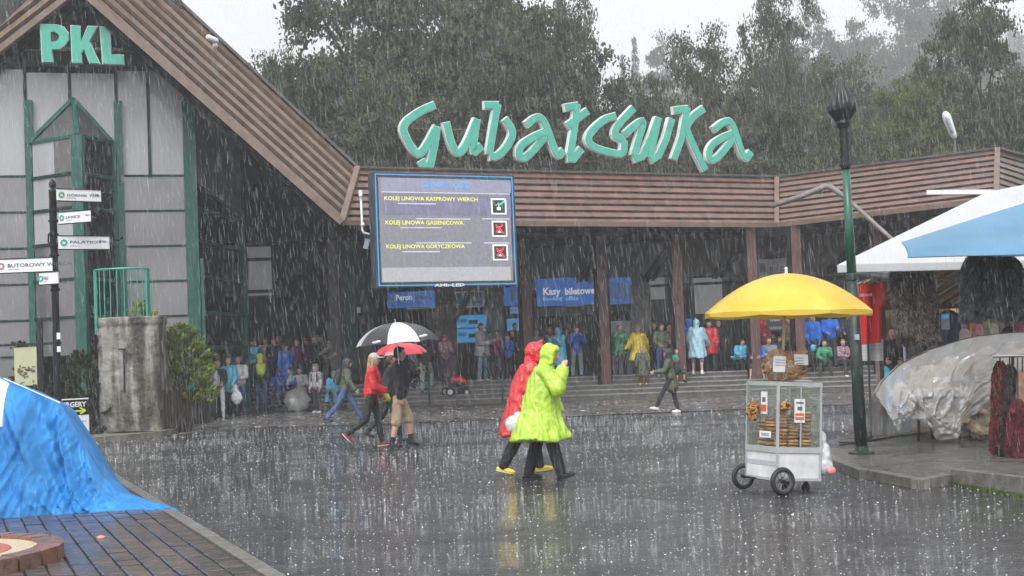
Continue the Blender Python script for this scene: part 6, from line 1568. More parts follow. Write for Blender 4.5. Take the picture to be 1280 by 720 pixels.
    for nm in 'lr':
        h_, kn, an, fd = J[nm]; q.cap(h_ + Vector((0, 0, .02)), kn, .088 * (inf ** .3), .056 * inf, sg)
        if lk in ('shorts',): q.cap(kn, kn.lerp(an, .12), .058 * inf, .060 * inf, sg)
        elif lk == 'skirt': pass
        else: q.cap(kn, kn.lerp(an, .45), .056 * inf, .056 * inf, sg); q.cap(kn.lerp(an, .45), an - (an - kn).normalized() * .0, .056 * inf, .042 * inf, sg)
    if lk == 'skirt': q.cap(hip, hip + Vector((0, 0, -.42)), .17, .2, 14)
    o = q.build('trousers' if lk not in ('shorts', 'skirt') else lk, m_, e, world=False); remesh(o, vox, 2, ((.07, .022, 2),))
    ms = fabric(C[shoes]); 
    for nm in 'lr':
        h_, kn, an, fd = J[nm]; q = MB(); dn = Vector((0, 0, -1)) - fd * (-fd.z); dn.normalize(); rt_ = fd.cross(dn)
        FB = Matrix((rt_, fd, -dn)).transposed(); hl = an + dn * .035
        q.ell(hl + fd * .045 + dn * .008, (.045, .135, .036), FB, 12, 8); q.cap(an - (an - kn).normalized() * .04, hl, .043, .045, 10); q.ell(hl + fd * .11 + dn * .012, (.042, .065, .030), FB)
        o = q.build('shoe', ms, e, world=False); remesh(o, .009 if near else .013, 2)
        q = MB(); q.ell(hl + fd * .045 + dn * .034, (.046, .138, .012), FB, 12, 6); q.build('sole', mat('sole_' + ('dark' if shoes in ('black', 'char') else 'pale'), (.03, .03, .03) if shoes in ('black', 'char') else (.55, .55, .5), .6), o, True, world=False)
        if socks: q = MB(); q.cap(an + (kn - an).normalized() * .10, an, .046, .042); q.build('sock', fabric(C[socks]), e, True, world=False)
    # ---- top / coat
    tk, tcl = top; kd = 'camo' if tk == 'camo' else ('pattern' if tk == 'pattern' else 'cloth'); m_ = fabric(C[tcl], kind=kd, rough=.45 if tk == 'puffer' else .7)
    bk = bulk
    if coat is None or tk != 'none':
        q = MB(); g = .024 * bk if tk != 'tshirt' else .012
        q.ell(hip + up * .05, (.155 * bk + g, .115 * bk + g, .15 + g), B3); q.cap(hip + up * .06, ch, .125 * bk + g, .135 * bk + g, 14, .85); q.ell(ch + up * .05, (.155 * bk + g, .112 * bk + g, .15), B3); q.cap(sh - X * .15, sh + X * .15, .062 + g * .6, .062 + g * .6); q.cap(nb - up * .06, nb + up * .015, .085, .07)
        if tk in ('long', 'coat'): q.cap(hip, hip - Vector((0, 0, .22)), .15, .18, 14, .85)
        for nm in 'lr':
            s0, el, wr, d2 = A[nm]; q.cap(s0, el, .058 + g, .046 + g, sg)
            if tk != 'tshirt': q.cap(el, wr - d2 * .01, .046 + g, .036 + g * .8, sg)
        o = q.build('jacket' if tk != 'tshirt' else 'tshirt', m_, e, world=False); remesh(o, vox, 2, ((.06, .03, 2),) if tk != 'puffer' else ((.05, .02, 1),))
        if tk == 'puffer': puff(o, hip, up, e)
        else: FOLD[o.name] = (.011, H * 5)
    if coat:
        ck, ccl, hem, flare = coat; m_ = fabric(C[ccl], kind='plastic'); q = MB(); sg2 = 40; rings = []
        zs = [(nb + up * .03, .07, .07), (nb - up * .02, .12, .09), (sh + up * .02, .20, .115), (ch + up * .03, .215, .15), (hip + up * .08, .235, .175)]
        bot = hip.z - hem * 1.0
        for i in range(1, 9):
            t = i / 8; c_ = hip + Vector((0, -.0, -(hip.z - hem) * t)); zs.append((c_, .24 + flare * t, .18 + flare * .9 * t))
        vs = []; r_ = random.Random(hash(ccl) % 99 + int(H * 100)); ph = [r_.uniform(0, 6) for _ in range(4)]
        for i, (c_, rx, ry) in enumerate(zs):
            t = max(0, (i - 3) / (len(zs) - 4)); bas = T if i < 5 else Matrix.Identity(3)
            for j in range(sg2):
                a = 2 * math.pi * j / sg2; w2 = 1 + t * (.07 * math.sin(a * 5 + ph[0]) + .05 * math.sin(a * 9 + ph[1] + t * 2) + .03 * math.sin(a * 14 + ph[2])); vs.append(c_ + bas @ Vector((math.cos(a) * rx * w2 * bk, math.sin(a) * ry * w2 * bk, (.02 * math.sin(a * 3 + ph[3])) * t)))
        fs = [(i * sg2 + j, i * sg2 + (j + 1) % sg2, (i + 1) * sg2 + (j + 1) % sg2, (i + 1) * sg2 + j) for i in range(len(zs) - 1) for j in range(sg2)]
        fs += [tuple(range(sg2 - 1, -1, -1)), tuple((len(zs) - 1) * sg2 + j for j in range(sg2))]
        q.add(vs, fs)
        for nm in 'lr':
            s0, el, wr, d2 = A[nm]; q.cap(s0, el, .088, .080, sg); q.cap(el, wr + d2 * .005, .080, .062, sg)
        o = q.build('raincoat', m_, e, world=False); remesh(o, vox, 2, ((.15, .03, 2),)); FOLD[o.name] = (.022, H * 9)
    if pack:
        pk_, pcl = pack; q = MB(); c_ = ch - fw * (.19 * bk) + up * .0; q.ell(c_, (.15, .10, .22), B3); q.ell(c_ - fw * .06 - up * .06, (.11, .07, .12), B3); q.cap(c_ + up * .12 - X * .08, c_ + up * .12 + X * .08, .08, .08)
        o = q.build('backpack', fabric(C[pcl], kind=pk_), e, world=False); remesh(o, vox, 2, ((.06, .025, 2),))
        for s in (-1, 1): q = MB(); q.tube([sh + X * s * .10 - fw * .1, sh + X * s * .11 + up * .085, sh + X * s * .12 + fw * .13, ch + X * s * .13 + fw * .145 - up * .06, ch + X * s * .14 - fw * .08 - up * .16], .018, 6, flat=.5); q.build('strap', fabric(C['char']), o, True, world=False)
    Mx = Matrix.Translation(Vector(loc)) @ Matrix.Rotation(R(head), 4, 'Z') @ Matrix.Scale(k, 4)
    return dict(e=e, M=Mx, hl=A['l'][2] + A['l'][3] * .07, hr=A['r'][2] + A['r'][3] * .07, J=J, hc=hc)
def puff(o, hip, up, e):
    """quilting seams of a down jacket: thin recessed rings are left to a wave displacement"""
    t = bpy.data.textures.get('quilt') or bpy.data.textures.new('quilt', 'WOOD'); t.wood_type = 'BANDS'; t.noise_basis_2 = 'SIN'; t.noise_scale = .25
    d = o.modifiers.new('q', 'DISPLACE'); d.texture = t; d.strength = .018; d.mid_level = .5; d.texture_coords = 'LOCAL'
def pl_(px, t, z=.65): p = STEP.hit(px, 460, t); return Vector((p.x, p.y, z))
STAND = dict(lg=((4, 3, 4, 0), (-3, 3, 3, 0)))
def umbrella(tip, Ru, hh, cols, tilt, label, shaft=.75, hand=None, n=8, rot=0.2, scallop=.02):
    e = empty('umbrella', tip, label=label, cat='umbrella'); e.rotation_euler = tilt
    def rp(k, t): a = 2 * math.pi * k / n + rot; return Vector((math.cos(a) * Ru * math.sin(t * 1.25) / math.sin(1.25), math.sin(a) * Ru * math.sin(t * 1.25) / math.sin(1.25), -hh * (1 - math.cos(t * 1.25)) / (1 - math.cos(1.25))))
    for k in range(n):
        mb = MB()
        for dn in (0, .005): mb.grid(lambda u, v: rp(k, max(v, .01)).lerp(rp(k + 1, max(v, .01)), u) * (1 - .05 * math.sin(u * math.pi) * v * v) - Vector((0, 0, dn)), 8, 10)
        mb.build('canopy_panel', cols[k % len(cols)], e, True, world=False)
        mb = MB(); mb.tube([rp(k, t) - Vector((0, 0, .012)) for t in (.1, .5, .85, 1)], .004, 5); mb.build('rib', M_alu, e, world=False)
    mb = MB(); mb.tube([(0, 0, .06), (0, 0, -shaft)], .008, 8); mb.build('shaft', M_alu, e, world=False); mb = MB(); mb.tube([(0, 0, -shaft + .03), (0, 0, -shaft - .09)], .016, 8); mb.build('grip', M_black, e, world=False)
    return e
RJ = random.Random(21)
def crowd(px, t, H, head, label, z=.65, **k):
    if 'lg' not in k: k['lg'] = ((RJ.uniform(-3, 14), RJ.uniform(2, 6), RJ.uniform(2, 14), 0), (RJ.uniform(-6, 4), RJ.uniform(2, 6), RJ.uniform(2, 5), 0))
    if 'am' not in k: k['am'] = tuple((RJ.uniform(-6, 28), RJ.uniform(5, 14), RJ.uniform(10, 95), RJ.uniform(0, 22)) for _ in 'ab')
    k.setdefault('hyaw', RJ.uniform(-35, 35)); k.setdefault('htilt', RJ.uniform(-4, 14)); k.setdefault('lean', RJ.uniform(-2, 8)); head += RJ.uniform(-28, 28)
    return person(pl_(px, t, z), H, head, label, **k)
SIT = ((86, 12, 82, 0), (80, 8, 74, 0))
# foreground pair -----------------------------------------------------------
LW = G(679, 600)
person(LW, 1.74, -98, 'person in a lime green plastic raincoat walking right with one hand raised to the hood', coat=('coat', 'lime', .52, .13), top=('none', 'lime'), legs=('wide', 'black'), shoes='black', hat=('hood', 'lime'), hair=None, lean=12, bulk=1.18,
       lg=((-10, 4, 8, 0), (19, 4, 4, 16)), am=((10, 10, 30, 5), (48, 14, 128, 14)), htilt=8, near=True)
person(G(656, 591), 1.78, -88, 'person in a pointed red plastic raincoat walking beside the lime green one, yellow shoes', coat=('coat', 'red', .52, .12), top=('none', 'red'), legs=('wide', 'black'), shoes='yel', hat=('point', 'red'), hair=None, lean=17, bulk=1.05,
       lg=((17, 3, 6, 4), (-11, 3, 18, -14)), am=((-4, 8, 22, 4), (6, 8, 26, 4)), htilt=4, near=True)
e = empty('white_bag', P(641, 529, 16.7), label='small white bag carried between the two raincoats', cat='bag'); mb = MB(); mb.ell(P(642, 530, 17.1), (.11, .06, .11)); mb.ell(P(648, 523, 17.1), (.06, .05, .09)); o = mb.build('bag', mat('white_plastic', (.78, .78, .8), .3, .05, 5, transl=.2), e); remesh(o, .015, 2, ((.05, .03, 2),))
# group under the striped umbrella ------------------------------------------
a = person(G(467, 558), 1.70, -92, 'woman in a red down jacket and light grey cap walking under the striped umbrella', top=('puffer', 'red'), legs=('slim', 'black'), shoes='dred', hair=('long', 'bl'), hat=('cap', 'lgrey'), lean=5, lg=((12, 2, 5, 4), (-15, 2, 40, -44)), am=((-5, 8, 52, 5), (15, 8, 58, 8)), near=True)
a = person(G(500, 559), 1.80, -80, 'man in a black hoodie and khaki shorts holding the black and white umbrella', top=('jacket', 'black'), legs=('shorts', 'khaki'), shoes='black', socks='black', hair=('short', 'b'), lean=4, lg=((24, 3, 20, -12), (-7, 3, 6, 0)), am=((35, 10, 95, 10), (-4, 8, 14, 0)), near=True, bulk=1.15)
q = MB(); 
MUMB = a
person(G(489, 552), 1.66, -85, 'person in black leggings with a lime bag walking half hidden behind the man in shorts', top=('jacket', 'char'), legs=('slim', 'black'), shoes='char', hair=('short', 'br'), lean=4, lg=((-22, 3, 25, -25), (16, 3, 6, 5)), am=((30, 8, 80, 5), (30, 8, 95, 5)), near=True)
e = empty('lime_bag', P(481, 497, 24.2), label='small lime coloured bag showing beside the man in shorts', cat='bag'); mb = MB(); mb.ell(P(483, 497, 24.6), (.09, .05, .09)); o = mb.build('bag', fabric(C['neon']), e); remesh(o, .02, 1)
M_ub, M_uw, M_ur = fabric((.02, .02, .022), kind='plastic'), fabric((.74, .75, .78), kind='plastic'), fabric((.62, .05, .08), kind='plastic')
ue = umbrella(P(494, 403, 23.3), .72, .36, [M_uw, M_ub], (R(0), R(-3), R(12)), 'large black and white striped umbrella carried over the walking group', rot=-.35 - math.pi / 2 + .0)
for x, y in ((458, 427), (517, 422)): 
    mb = MB(); c = P(x, y, 22.72 if x < 500 else 22.72); mb.ell(c, (.05, .01, .02)); mb.ell(c + Vector((.06, 0, .012)), (.045, .01, .022)); mb.build('printed_logo', M_uw, ue)
umbrella(P(501, 428, 24.9), .48, .20, [M_ur], (R(4), 0, 0), 'red umbrella behind the striped one', shaft=.6)
# strollers and others -------------------------------------------------------
person(G(432, 527), 1.68, -82, 'man in a dark hooded jacket and jeans striding right with a backpack', top=('jacket', 'olive'), legs=('trousers', 'jean'), shoes='black', hat=('hood', 'char'), hair=None, lean=8, lg=((32, 3, 6, 8), (-28, 3, 14, -12)), am=((-20, 10, 30, 0), (20, 10, 25, 0)), pack=('cloth', 'char'))
person(G(841, 516), 1.52, 78, 'hooded walker in an olive jacket and black leggings crossing left in white shoes', top=('long', 'olive'), legs=('slim', 'black'), shoes='white', hat=('hood', 'char'), hair=None, lean=5, lg=((34, 3, 8, 8), (-6, 3, 6, 0)), am=((30, 8, 60, 5), (-10, 8, 20, 5)), pack=('cloth', 'char'))
# left queue -------------------------------------------------------------------
person(gx(265, 38.3), 1.66, 150, 'person in a white and grey jacket half hidden by the juniper bush', top=('jacket', 'lgrey'), legs=('trousers', 'char'), shoes='black', hair=('short', 'br'))
person(gx(274, 38.7), 1.66, 188, 'woman with short grey hair in a black open jacket over a lavender top', top=('jacket', 'black'), legs=('trousers', 'white'), shoes='white', hair=('short', 'gr'), am=((12, 8, 60, 12), (12, 8, 70, 12)))
LS = P(273, 480, 38.7 - .16); e = empty('lavender_bib', LS, label='lavender shirt front showing in the open black jacket', cat='shirt'); mb = MB(); mb.cap(LS + Vector((0, .02, .0)), LS + Vector((0, .02, .2)), .075, .07, flat=.6); mb.build('cloth', fabric(C['lav']), e, True)
person(gx(288, 39.4), 1.74, 165, 'blonde woman in a turquoise raincoat holding a white plastic bag', coat=('coat', 'sky', .72, .05), top=('none', 'sky'), legs=('trousers', 'navy'), shoes='grey', hair=('short', 'bl'), am=((10, 8, 30, 8), (10, 8, 15, 0)))
e = empty('white_carrier', P(293, 488, 38.9), label='white plastic carrier bag held by the blonde woman', cat='bag'); mb = MB(); mb.ell(P(296, 497, 38.9), (.17, .08, .2)); mb.ell(P(294, 487, 38.9), (.09, .05, .16)); o = mb.build('bag', M_uw, e); remesh(o, .03, 2, ((.1, .07, 2),))
person(gx(300, 40.6), 1.76, 172, 'balding man in a white jacket and dark jeans on the lowest step', top=('jacket', 'white'), legs=('trousers', 'jean'), shoes='char', hair=('short', 'gr'), am=((20, 10, 60, 15), (20, 10, 60, 15)), bulk=1.15)
person(G(327, 515), 1.82, 15, 'hiker seen from behind with a neon yellow hood and backpack cover', top=('jacket', 'char'), legs=('trousers', 'jean'), shoes='black', hat=('hood', 'neon'), hair=None, pack=('plastic', 'neon'), am=((5, 8, 25, 0), (10, 12, 70, 5)))
crowd(318, -1.6, 1.62, 160, 'woman in a light blue jacket standing behind the neon yellow hiker', top=('jacket', 'sky'), legs=('trousers', 'black'), hair=('short', 'b'), am=((30, 8, 80, 12), (30, 8, 90, 15)))
crowd(343, -1.9, 1.66, 175, 'man in a grey and navy vest standing left of the blue poncho', top=('jacket', 'navy'), legs=('trousers', 'black'), hair=('short', 'br'), am=((8, 8, 20, 0), (20, 8, 80, 10)))
crowd(333, -2.6, 1.70, 200, 'person in a pale grey jacket just left of the navy vest', top=('jacket', 'lgrey'), legs=('trousers', 'black'), hair=('short', 'b'))
crowd(358, -1.3, 1.58, 185, 'person in a long bright blue poncho raising a hand to the mouth', z=.52, coat=('coat', 'blue', .30, .12), top=('none', 'blue'), legs=('trousers', 'char'), hair=('short', 'br'), am=((40, 8, 110, 20), (10, 10, 30, 0)))
crowd(366, -.3, 1.55, 170, 'child in a blue jacket sitting on the steps under the standing blue poncho', z=.13, top=('jacket', 'royal'), legs=('trousers', 'black'), hair=('short', 'b'), lg=SIT, am=((45, 15, 60, 10), (45, 15, 60, 10)), lean=14)
crowd(349, -.3, 1.5, 185, 'seated person wrapped in a dark blue poncho on the lower steps', z=.13, coat=('coat', 'royal', .4, .06), top=('none', 'blue'), legs=('trousers', 'black'), hair=None, hat=('hood', 'royal'), lg=SIT, am=((45, 12, 60, 10), (45, 12, 60, 10)), lean=14)
crowd(375, -.2, 1.68, 178, 'seated man in a light grey jacket holding one hand to his brow', z=.0, top=('jacket', 'lgrey'), legs=('trousers', 'char'), shoes='white', hair=('short', 'br'), lg=((80, 12, 72, 0), (76, 10, 68, 0)), am=((40, 15, 60, 10), (60, 30, 130, 20)), lean=8)
crowd(383, -.35, 1.2, 190, 'small child in a magenta jacket behind the grey umbrella', z=.13, top=('jacket', 'mag'), legs=('trousers', 'black'), hair=('short', 'br'), hs=1.15, lg=SIT)
ug = umbrella(G(372, 497, .42), .42, .16, [fabric((.30, .30, .30), kind='plastic')], (R(62), R(8), R(12)), 'grey umbrella resting open on the ground before the seated man', shaft=.6)
crowd(394, -2.2, 1.68, 185, 'person dressed in black standing behind the hooded child', top=('jacket', 'black'), legs=('trousers', 'black'), hair=('long', 'b'), am=((30, 8, 85, 12), (10, 8, 30, 0)))
crowd(403, -2.8, 1.72, 170, 'person in black in the shade just left of the grey-green jacket', top=('jacket', 'char'), legs=('trousers', 'black'), hair=('short', 'b'), am=((30, 8, 85, 12), (10, 8, 30, 0)))
crowd(384, -2.9, 1.62, 190, 'person in a dark jacket with a red collar behind the blue poncho', top=('jacket', 'char'), legs=('trousers', 'black'), hat=('beanie', 'dred'), hair=None)
person(G(397, 516), 1.42, 150, 'child in a grey patterned hooded jacket with a teal backpack', top=('camo', 'grey'), legs=('trousers', 'char'), shoes='white', hat=('hood', 'grey'), hair=None, pack=('cloth', 'teal'), hs=1.1)
crowd(421, -1.7, 1.66, 165, 'woman in a pale grey-green jacket reaching her arms to the left', top=('jacket', 'sage'), legs=('trousers', 'black'), hair=('short', 'b'), am=((30, 10, 40, 0), (45, 25, 25, 0)))
crowd(412, -1.9, 1.48, 180, 'child in a grey beanie beside the grey-green jacket', top=('jacket', 'grey'), legs=('trousers', 'brown'), hat=('beanie', 'grey'), hair=None, hs=1.08)
crowd(416, -.1, 1.55, 170, 'person crouching on the steps in a shiny light blue poncho', z=.0, coat=('coat', 'sky', .25, .10), top=('none', 'sky'), legs=('trousers', 'char'), hair=None, hat=('hood', 'sage'), lg=SIT, am=((50, 12, 60, 10), (50, 12, 60, 10)), lean=22)
crowd(532, -.7, 1.70, 20, 'person in a dark jacket and grey-green trousers climbing the steps behind the umbrella', z=.39, top=('jacket', 'char'), legs=('wide', 'sage'), shoes='char', hair=('short', 'b'), lg=((0, 3, 3, 0), (48, 6, 62, 0)), am=((30, 8, 60, 0), (30, 8, 60, 0)))
crowd(519, -1.2, 1.60, 200, 'person in grey standing behind the red umbrella', z=.52, top=('jacket', 'grey'), legs=('trousers', 'char'), hair=('short', 'b'))
# platform, middle ---------------------------------------------------------------
crowd(557, -1.5, 1.52, 190, 'girl in a magenta patterned hooded jacket behind the stroller', top=('pattern', 'mag'), legs=('trousers', 'purple'), hat=('hood', 'mag'), hair=None, am=((25, 8, 60, 8), (25, 8, 60, 8)))
crowd(604, -1.5, 1.86, -120, 'tall man in a silver foil poncho turning right on the platform edge', coat=('coat', 'silver', .75, .02), top=('none', 'grey'), legs=('trousers', 'ljean'), shoes='lgrey', hair=('short', 'br'), lean=-4)
crowd(623, -2.1, 1.62, 185, 'girl in a magenta jacket with long hair beside the silver poncho', top=('jacket', 'mag'), legs=('trousers', 'purple'), hair=('long', 'b'), am=((20, 8, 70, 12), (20, 8, 70, 12)))
crowd(636, -2.0, 1.46, 180, 'boy in a bright blue jacket with folded arms', top=('jacket', 'blue'), legs=('trousers', 'black'), hair=('short', 'b'), am=((30, 10, 85, 30), (30, 10, 85, 30)), hs=1.06)
crowd(645, -2.9, 1.86, 175, 'tallest person in black standing behind the blue jacketed boy', top=('jacket', 'char'), legs=('trousers', 'black'), hair=('short', 'b'))
crowd(642, -2.5, 1.62, 200, 'woman with dark hair between the blue jacketed boy and the man in black', top=('jacket', 'brown'), legs=('trousers', 'black'), hair=('long', 'br'))
crowd(653, -2.0, 1.60, 170, 'young man in a black jacket left of the first brown post', top=('jacket', 'black'), legs=('trousers', 'black'), hair=('short', 'br'))
crowd(673, -2.4, 1.58, 190, 'person in grey just right of the first brown post', top=('jacket', 'grey'), legs=('trousers', 'black'), hair=('short', 'gr'))
crowd(688, -2.6, 1.66, 150, 'red-haired woman in brown behind the light blue raincoat', top=('jacket', 'purple'), legs=('trousers', 'black'), hair=('bun', 'rd'), am=((30, 10, 110, 20), (10, 8, 30, 0)))
crowd(700, -1.5, 1.60, 172, 'person in a turquoise hooded raincoat over a brown skirt looking at a phone', coat=('coat', 'sky', .42, .03), top=('none', 'sky'), legs=('skirt', 'brown'), shoes='white', hat=('hood', 'sky'), hair=('short', 'b'), am=((35, 8, 105, 18), (35, 8, 105, 18)), htilt=12)
crowd(722, -1.6, 1.64, 182, 'man in a blue shirt and dark vest photographing with a phone in light jeans', top=('jacket', 'royal'), legs=('trousers', 'ljean'), shoes='char', hair=('short', 'b'), am=((40, 14, 112, 24), (40, 14, 112, 24)))
crowd(776, -1.6, 1.62, 178, 'woman in a green plastic cape carrying a small child', coat=('coat', 'green', .72, .05), top=('none', 'green'), legs=('trousers', 'black'), shoes='char', hair=('bun', 'br'), am=((30, 8, 100, 20), (50, 14, 90, 20)))
crowd(784, -1.55, 1.05, 150, 'small child with an orange collar held against the green cape', z=1.12, top=('jacket', 'yel'), legs=('trousers', 'brown'), hair=('short', 'bl'), hs=1.2, lg=SIT)
crowd(800, -1.5, 1.56, 8, 'person seen from behind in a wide yellow raincoat', coat=('coat', 'yel', .52, .14), top=('none', 'yel'), legs=('trousers', 'char'), hair=('bun', 'bl'), am=((12, 28, 20, 0), (12, 28, 20, 0)))
crowd(803, -.6, 1.15, 175, 'small child in a green camouflage cape in front of the yellow raincoat', z=.39, coat=('coat', 'olive', .4, .05), top=('none', 'olive'), legs=('trousers', 'dred'), shoes='neon', hair=('short', 'bl'), hs=1.18, am=((10, 20, 40, 0), (10, 20, 40, 0)))
crowd(828, -1.3, 1.66, 160, 'person in a green camouflage jacket and jeans beside the stone pier', z=.6, top=('camo', 'olive'), legs=('trousers', 'jean'), shoes='lgrey', hair=('long', 'br'))
crowd(846, -.8, 1.15, 195, 'boy in a green football shirt sitting near the third brown post', z=.39, top=('tshirt', 'green'), legs=('shorts', 'char'), hair=('short', 'br'), hs=1.12, lg=((55, 10, 60, 0), (50, 8, 55, 0)), am=((10, 15, 30, 0), (25, 15, 30, 0)))
crowd(872, -1.3, 1.72, -25, 'person from behind in a pale blue raincoat with bare calves and white shoes', z=.62, coat=('coat', 'pale', .52, .03), top=('none', 'pale'), legs=('shorts', 'grey'), shoes='white', hat=('point', 'pale'), hair=None, am=((5, 14, 20, 0), (22, 16, 35, 0)))
crowd(863, -2.0, 1.72, 10, 'person in a royal blue hood hidden behind the pale blue raincoat', top=('jacket', 'blue'), legs=('trousers', 'black'), hat=('hood', 'blue'), hair=None)
crowd(888, -1.8, 1.64, 170, 'person in a dark red raincoat right of the pale blue one', coat=('coat', 'red', .62, .02), top=('none', 'red'), legs=('trousers', 'char'), hair=('short', 'br'), am=((10, 8, 50, 5), (10, 8, 50, 5)))
crowd(310, -2.3, 1.70, 170, 'person in a dark green jacket at the left end of the platform', top=('jacket', 'olive'), legs=('trousers', 'black'), hair=('short', 'b'))
crowd(372, -2.0, 1.60, 190, 'person in a purple jacket between the blue poncho and the man in black', top=('jacket', 'purple'), legs=('trousers', 'jean'), hair=('long', 'br'))
crowd(441, -1.9, 1.55, 200, 'person in a dark coat in front of the fruit banner', top=('jacket', 'char'), legs=('trousers', 'black'), hat=('hood', 'char'), hair=None)
crowd(352, -2.9, 1.74, 180, 'tall person in grey at the back of the hall entrance', top=('jacket', 'grey'), legs=('trousers', 'black'), hair=('short', 'gr'))
crowd(545, -2.6, 1.68, 190, 'person in a navy jacket in the doorway behind the magenta girl', top=('jacket', 'navy'), legs=('trousers', 'black'), hair=('short', 'br'))
crowd(614, -2.9, 1.60, 180, 'person in grey behind the silver poncho', top=('jacket', 'grey'), legs=('trousers', 'jean'), hair=('short', 'b'))
crowd(820, -2.6, 1.68, 170, 'person in black in the window behind the camouflage jacket', top=('jacket', 'char'), legs=('trousers', 'black'), hair=('short', 'br'))
crowd(838, -2.4, 1.60, 190, 'person in a dark red jacket behind the football shirt boy', top=('jacket', 'dred'), legs=('trousers', 'black'), hair=('short', 'b'))
crowd(900, -2.5, 1.66, 180, 'person in a dark jacket right of the dark red raincoat', top=('jacket', 'char'), legs=('trousers', 'black'), hair=('short', 'br'))
crowd(990, -2.3, 1.62, 180, 'person in a brown coat standing beside the fifth post', top=('jacket', 'brown'), legs=('trousers', 'black'), hair=('long', 'br'))
# platform, right ----------------------------------------------------------------
crowd(947, -1.2, 1.62, 165, 'seated man in a blue jacket with bare shins, left of the bread bag', z=.39, top=('jacket', 'blue'), legs=('shorts', 'char'), shoes='grey', hair=('short', 'b'), lg=((88, 14, 92, 0), (84, 8, 80, 0)), am=((35, 14, 60, 20), (35, 14, 60, 20)), lean=8)
crowd(962, -1.3, 1.70, 190, 'seated man in a grey hooded top beside the blue jacketed man', z=.39, top=('jacket', 'grey'), legs=('shorts', 'char'), shoes='grey', hair=('short', 'br'), lg=((88, 14, 88, 0), (84, 16, 80, 0)), am=((35, 14, 60, 20), (35, 14, 60, 20)), lean=6)
crowd(956, -2.4, 1.60, 175, 'person in a red hooded top behind the two seated men', top=('jacket', 'dred'), legs=('trousers', 'black'), hat=('hood', 'red'), hair=None)
crowd(974, -2.2, 1.40, 180, 'seated person in navy right of the grey hooded top', z=.6, top=('jacket', 'navy'), legs=('trousers', 'black'), hair=('short', 'br'), lg=SIT)
crowd(926, -1.9, 1.5, 200, 'seated person wrapped in a turquoise poncho at the dark doorway', z=.5, coat=('coat', 'sky', .7, .1), top=('none', 'sky'), legs=('trousers', 'black'), hair=('short', 'b'), lg=SIT, lean=12, am=((60, 30, 30, 0), (60, 30, 30, 0)))
crowd(1018, -2.0, 1.72, 175, 'person in a mid blue jacket standing under the parasol edge', top=('jacket', 'blue'), legs=('trousers', 'navy'), hair=('long', 'bl'))
crowd(1040, -2.1, 1.78, 180, 'person in a royal blue jacket standing left of the lamp post', top=('jacket', 'blue'), legs=('trousers', 'char'), hair=('short', 'b'))
crowd(1063, -2.3, 1.74, 185, 'person in a navy jacket standing directly beside the lamp post', top=('jacket', 'navy'), legs=('trousers', 'black'), hair=('short', 'gr'))
crowd(1032, -1.2, 1.45, 175, 'seated child in green and blue left of the lamp post', z=.39, top=('jacket', 'green'), legs=('trousers', 'char'), hair=('short', 'br'), lg=SIT, hs=1.08, am=((50, 10, 90, 20), (35, 14, 60, 20)), lean=14)
crowd(1053, -1.2, 1.45, 185, 'seated child in a pink and black top with white shoes beside the lamp post', z=.39, top=('pattern', 'char'), legs=('trousers', 'char'), shoes='white', hair=('short', 'rd'), lg=SIT, hs=1.08, am=((35, 14, 60, 20), (35, 14, 60, 20)), lean=10)
crowd(1014, -1.5, 1.3, 180, 'person sitting low with a light blue bag right of the bread bag', z=.39, top=('jacket', 'char'), legs=('trousers', 'black'), hat=('hood', 'sky'), hair=None, lg=SIT, lean=20)
person(gx(1121, 27.2), 1.80, 165, 'man in a dark jacket and light blue trousers standing in front of the wooden stall', top=('jacket', 'black'), legs=('wide', 'sky'), shoes='char', hair=('short', 'br'), am=((20, 8, 60, 15), (20, 8, 60, 15)))
# stroller -----------------------------------------------------------------------
sl = pl_(567, -.35, .39); sl.z = .26; e = empty('stroller', sl, R(20), label='black three-wheeled stroller with a red cover standing on the steps', cat='stroller')
def sb(fn, nm, m, sm=True): mb = MB(); fn(mb); return mb.build(nm, m, e, sm, world=False)
o = sb(lambda m: (m.ell((.05, 0, .48), (.30, .22, .16)), m.ell((.22, -.02, .43), (.2, .2, .12))), 'cover', fabric(C['red'], kind='plastic')); remesh(o, .02, 2, ((.08, .04, 2),))
o = sb(lambda m: (m.ell((-.18, 0, .70), (.20, .22, .20)),), 'hood', fabric(C['char'])); remesh(o, .02, 2, ((.08, .03, 2),))
o = sb(lambda m: (m.ell((.0, 0, .40), (.26, .19, .14)), m.ell((-.2, 0, .52), (.14, .17, .16)), m.box(-.2, .3, -.18, .18, .2, .27)), 'seat', fabric(C['char'])); remesh(o, .02, 2, ((.08, .03, 2),))
sb(lambda m: m.ell((-.08, -.08, .70), (.09, .09, .07)), 'green_hat', fabric(C['green']))
for c, r_ in (((-.22, -.24, .13), .13), ((-.22, .24, .13), .13), ((.38, 0, .10), .10)):
    o = sb(lambda m: m.tube([(c[0], c[1] - .02, c[2]), (c[0], c[1] + .02, c[2])], r_, 20), 'wheel', M_black, False); q = MB(); q.tube([(c[0], c[1] - .026, c[2]), (c[0], c[1] + .026, c[2])], r_ * .62, 16); q.build('rim', M_alu, o, world=False)
sb(lambda m: (m.tube([(.38, 0, .10), (0, -.2, .35), (-.42, -.2, .95)], .012, 8), m.tube([(.38, 0, .10), (0, .2, .35), (-.42, .2, .95)], .012, 8), m.tube([(-.22, -.24, .13), (.0, -.2, .42)], .012, 8), m.tube([(-.22, .24, .13), (.0, .2, .42)], .012, 8), m.tube([(-.42, -.2, .95), (-.42, .2, .95)], .014, 8)), 'frame', M_black)
